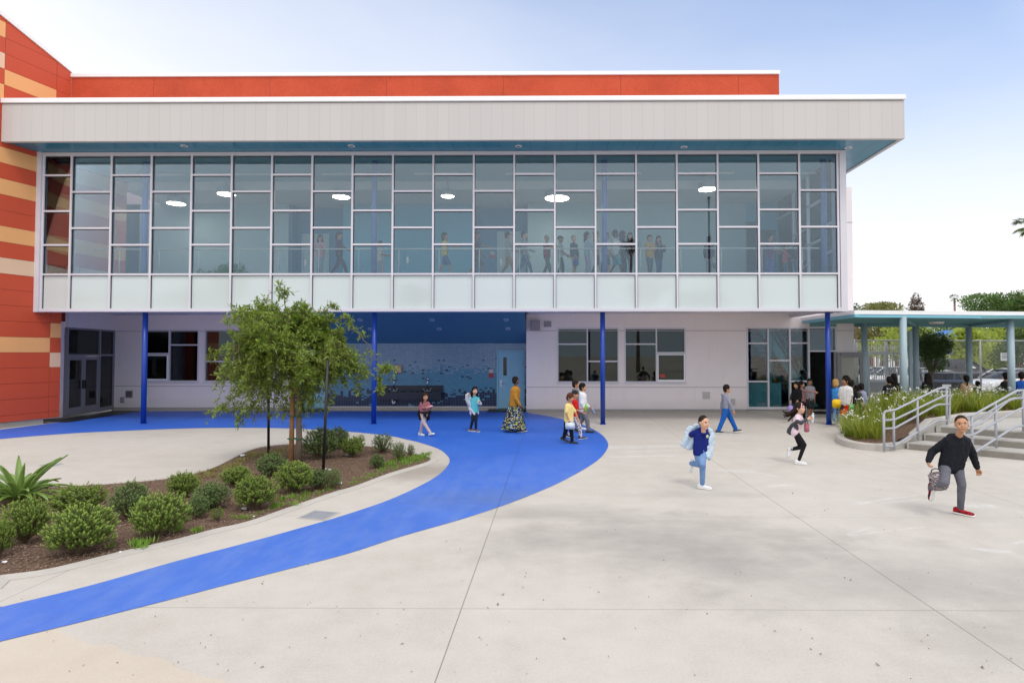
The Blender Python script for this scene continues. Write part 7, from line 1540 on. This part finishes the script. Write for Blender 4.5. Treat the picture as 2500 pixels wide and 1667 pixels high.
stand(1978, 1020, 1.33, 5, 'child in pale printed shirt inside the lobby doorway', headface=0, w=dict(stride=.02), skin=BROWN, hair=('short', BLACK), top=dict(m=cloth('pale_print', (.36, .34, .38), 'spots', (.1, .1, .14), sc=50, th=.3), g=.018, sleeve=.5), bottom=dict(m=cloth('black_print', (.02, .02, .022), 'spots', (.3, .3, .3), sc=40, th=.22), g=.022, len=.5, n='shorts'), shoes=SH_B)
_, J2 = stand(2042, 1036, 1.40, 165, 'blonde child in blue tee carrying a yellow backpack seen from behind', headface=120, w=dict(stride=.12, lift=.0), skin=LIGHT, hair=('bob', BLOND), top=dict(m=cloth('sky_blue_tee', (.05, .26, .62)), g=.018, sleeve=.5), bottom=dict(m=cloth('blue_denim', (0, 0, 0)), g=.012, n='jeans'), shoes=(cloth('shoe_blackwhite', (.6, .6, .6), 'camo', (.02, .02, .02), (.6, .6, .6), 18), MATS['sole_white']))
c_ = P(2042, 985, 17.3); bp = bag_box('backpack', c_, (1, 0, 0), (0, 0, 1), 0, (.23, .12, .25), cloth('bag_yellow', (.80, .50, .02)), 'yellow backpack between the blonde child and the white tee boy', 'backpack')
_, J2 = stand(2066, 1043, 1.50, -30, 'curly haired boy in white patterned tee and red shorts beside the iris bed', headface=-62, w=dict(stride=.04, armL=(.1, .35), armR=(.05, .15)), skin=BROWN, hair=('curly', BLACK), top=dict(m=cloth('white_print_tee', (.68, .66, .65), 'spots', (.06, .05, .05), sc=24, th=.19), g=.026, sleeve=.52, w=.014), bottom=dict(m=cloth('red_shorts', (.62, .012, .008)), g=.03, len=.5, n='shorts'), shoes=SH_W, fat=1.2, vox=.0075)
bag_box('lunch_bag', J2['wrL']+V((.03, -.05, -.13)), (1, -.3, 0), (0, 0, 1), 0, (.2, .09, .16), cloth('bag_black', (.016, .016, .018)), 'black lunch bag in the hand of the white tee boy', 'lunch bag')
bag_box('folder', J2['wrR']+V((.02, -.02, -.12)), (1, .5, 0), (.15, 0, 1), 0, (.2, .02, .26), paint('folder_green', (.10, .42, .10), .5), 'green folder held against the red shorts', 'folder', handle=False)
for px, py, H, fc, lb, top_c, hr in ((2079,1034,1.36,180,'child in dark top with black hair behind the curly haired boy',(.012,.012,.013),('short',BLACK)),(2093,1032,1.18,170,'small child in olive top right of the curly haired boy',(.06,.06,.035),('short',BLACK)),(2104,1032,1.24,150,'child in pale lilac top with bobbed black hair beside the iris bed',(.36,.38,.55),('bob',BLACK,'',.8))):
    stand(px, py, H, fc, lb, w=dict(stride=.05), skin=TAN, hair=hr, top=dict(m=cloth('top_%d' % px, top_c), g=.02), bottom=dict(m=cloth('dark_jeans', (0, 0, 0)), g=.012), shoes=SH_B)
for px, Y, top_py, fc, lb, top_c, hr in ((2171,18.6,918,170,'boy in black jacket with blue lining standing behind the irises',(.012,.012,.016),('short',BLACK)),(2182,19.0,911,160,'long haired girl in black beside the black jacket boy',(.012,.012,.013),('long',BLACK,'',2.8)),(2264,19.6,910,190,'girl in black with very long dark hair between the far posts',(.012,.012,.016),('long',BLACK,'',3.0)),
      (2359,19.6,915,175,'girl in tan fleece coat with a dark plait under the canopy',(.40,.26,.16),('pony',BLACK)),(2454.5,19.4,908,200,'boy in black jacket left of the right hand post',(.014,.014,.014),('short',BLACK)),(2494,19.4,907,150,'child in bright blue top at the right edge under the canopy',(.015,.09,.40),('short',BLACK)),(2386,21.2,930,180,'small dark haired child seen low behind the irises',(.02,.02,.022),('short',BLACK))):
    h_ = P(px, top_py, Y).z; x = X(px, Y, 900); J = walk(x, Y, 0, h_, fc, stride=.03, armL=(.1, .5), armR=(.1, .5)); ex = [('tied_jacket', cloth('lining_blue', (.02, .07, .42)), [(V((x-.12, Y-.09, h_*.5)), V((x+.12, Y-.09, h_*.5)), .03, .03)])] if px == 2171 else None
    person(lb, (x, Y, 0), h_, J, fc+15, 0, TAN, hr, dict(m=cloth('jk_%d' % px, top_c), g=.028, n='jacket'), dict(m=cloth('dark_jeans', (0, 0, 0)), g=.012), SH_B, vox=.010, extra=ex)
# ---- children in the upper corridor
tan_c, grey_c, jean_c, dk_c = (.34, .22, .11), (.18, .19, .20), (.10, .16, .28), (.03, .03, .04)
lilac = (.45, .40, .58)
UP = [ # px, head top, facing, head facing, label, skin, hair, top colour, pattern, sleeve, bottom colour, length, stride, arms
 (781.5,575,10,20,'girl in pink top at the left end of the children upstairs',TAN,('long',BLACK,'',2.2),(.58,.34,.38),0,.5,(.30,.40,.48),1,.03,((.4,1.6),(.4,1.6))),
 (828,567,88,70,'girl in dark purple coat walking upstairs behind the glass',TAN,('pony',DKBR),(.06,.025,.07),0,1,dk_c,1,.26,((.7,.5),(-.1,.3))),
 (929,590,88,88,'child in white shirt half hidden by the second upstairs column',BROWN,('short',BLACK),(.6,.6,.6),0,.5,(.4,.36,.38),1,.08,((.3,1.2),(.3,1.2))),
 (1086,569,88,85,'girl in yellow tee with long dark hair and denim shorts upstairs',TAN,('long',DKBR,'',1.6),(.75,.56,.08),0,.5,(.05,.12,.30),.5,.2,((.9,.6),(-.2,.4))),
 (1164,567,86,75,'boy in dark tee and grey shorts partly behind a mullion',BROWN,('curly',BLACK),(.05,.03,.06),0,.5,(.10,.10,.13),.5,.24,((.9,.5),(.2,.4))),
 (1240,568,90,95,'boy in grey patterned hooded top and tan trousers upstairs',TAN,('short',BLACK),(.36,.40,.42),'camo',1,tan_c,1,.2,((1.0,.4),(.6,.6))),
 (1280,566,90,60,'boy in grey hooded top and blue jeans upstairs',LIGHT,('short',DKBR),(.28,.31,.33),0,1,jean_c,1,.22,((.3,.8),(.1,.4))),
 (1335,576,60,10,'boy in dark red tee looking out with an arm on the rail',TAN,('buzz',BLACK),(.28,.02,.05),0,.5,(.12,.10,.08),1,.16,((.9,.7),(1.0,.5))),
 (1368,577,90,92,'boy in dark cap and pale shirt upstairs',BROWN,('cap',(.03,.03,.035)),(.36,.46,.50),0,.5,dk_c,1,.08,((.2,.8),(.2,.8))),
 (1401,576.5,45,20,'boy in checked shirt and tan trousers with a blue bag',LIGHT,('buzz',DKBR),(.03,.04,.06),'plaid',1,(.42,.29,.13),1,.04,((.2,.4),(.1,.2))),
 (1433,568,88,88,'girl in pale blue sweater and lilac trousers upstairs',LIGHT,('long',BLACK,'',2.4),(.36,.46,.60),0,1,lilac,1,.04,((.8,.7),(.8,.7))),
 (1456,565,88,88,'girl with long fair hair in a beige top upstairs',LIGHT,('long',(.20,.14,.08),'',3.0),(.46,.43,.36),0,1,dk_c,1,.14,((.7,.6),(.5,.6))),
 (1481,569,80,60,'boy in pale tee with a backpack strap beside the third column',TAN,('short',BLACK),(.5,.54,.52),0,.5,(.07,.05,.07),.5,.05,((.1,.6),(.1,.4))),
 (1503,563,90,85,'boy in white tee and turquoise shorts upstairs',DARK,('short',BLACK),(.66,.68,.70),0,.5,(.10,.40,.50),.5,.16,((.8,.8),(.2,.4))),
 (1521,566,80,60,'child in dark navy hooded top with the hood up',DARK,('short',BLACK),(.02,.025,.06),'hood',1,(.03,.03,.06),1,.06,((.5,.8),(.1,.3))),
 (1538,570,40,5,'long haired girl in dark jacket right of the hooded child',TAN,('long',BLACK,'',2.2),(.025,.025,.035),0,1,dk_c,1,.05,((.2,.5),(.2,.5))),
 (1586,576,15,10,'boy in mustard yellow tee and grey trousers upstairs',TAN,('short',BLACK),(.55,.33,.07),0,.5,(.10,.13,.15),1,.06,((.4,1.6),(.4,1.6))),
 (1608,578,12,0,'girl folding her arms in dark jacket and jeans upstairs',TAN,('long',BLACK,'',1.7),(.03,.035,.07),0,1,(.05,.09,.20),1,.05,((.5,1.8),(.5,1.8))),
 (1731,579,160,170,'boy in dark sweater and grey trousers seen from behind upstairs',TAN,('short',BLACK),(.03,.03,.05),0,1,(.24,.28,.30),1,.05,((-.2,.1),(.1,.1))),
 (1880,571,88,95,'woman in purple top and blue patterned skirt upstairs',TAN,('short',BLACK),(.16,.05,.18),0,.5,(.03,.07,.28),'skirt',.06,((.3,1.2),(.3,1.0))),
 (1916,598,80,85,'boy in red striped tee and denim trousers upstairs at the right',TAN,('short',BLACK),(.45,.06,.08),'stripe',.5,(.10,.18,.28),1,.05,((.5,1.0),(.3,.6))),
 (1946,583,190,170,'child in dark top with a pale jacket round the waist upstairs',TAN,('short',BLACK),(.03,.025,.05),0,1,(.05,.09,.18),1,.05,((.1,.4),(.1,.4))),
 (1967,588,80,75,'child leaning on the rail end with hands at the face',TAN,('short',BLACK),(.35,.32,.36),0,.5,(.05,.12,.26),1,.05,((.9,1.9),(.9,1.9)))]
for i, (px, py, fc, hf, lb, skn, hr, tc_, pat, slv, bc_, ln, strd, arms) in enumerate(UP):
    Y = 19.85+.25*(i % 3) if px < 1860 else 20.3+.2*(i % 3); x = X(px, Y, 620); h_ = P(px, py, Y).z-ZFL+.02; H = h_/(.99-strd*strd*.25); J = walk(x, Y, ZFL, H, fc, stride=strd, armL=arms[0], armR=arms[1])
    kd = pat if pat in ('camo', 'plaid', 'stripe') else 'plain'; tm = cloth('up_%d' % i, tc_, kd, tuple(min(1, c*1.9+.05) for c in tc_) if kd != 'camo' else tuple(c*.5 for c in tc_), tc_, 34 if kd == 'plaid' else 24)
    bt = dict(m=cloth('upb_%d' % i, bc_, 'spots' if ln == 'skirt' else 'plain', (.4, .45, .6), sc=40, th=.3), g=.012, len=1 if ln == 'skirt' else ln, n='shorts' if ln == .5 else 'trousers')
    if ln == 'skirt': bt['skirt'] = dict(z=ZFL+.15, w=.20)
    person(lb, (x, Y, ZFL), H, J, hf, 0, skn, hr, dict(m=tm, g=.018, sleeve=slv, hood='up' if pat == 'hood' else False), bt, SH_W if i % 2 else SH_B, vox=.0125, fat=1.0, group='children walking along the upper corridor')
    if px == 1401: bag_box('lunch_bag', J['wrL']+V((.05, -.05, -.26)), (1, 0, 0), (0, 0, 1), 0, (.17, .09, .24), cloth('bag_blue', (.02, .06, .36)), 'bright blue bag held by the boy in the checked shirt', 'bag')
    if px == 1731: m = MB(); c_ = P(1748, 648, Y-.15); m.ell(c_, (.12, .12, .12)); tag(anchor(m.build('ball', cloth('ball_grey', (.20, .20, .22), 'camo', (.05, .05, .06), (.3, .3, .3), 18), smooth=True), tuple(c_)), 'round grey patterned ball held behind the boy with his back turned', 'ball')
finish_people()
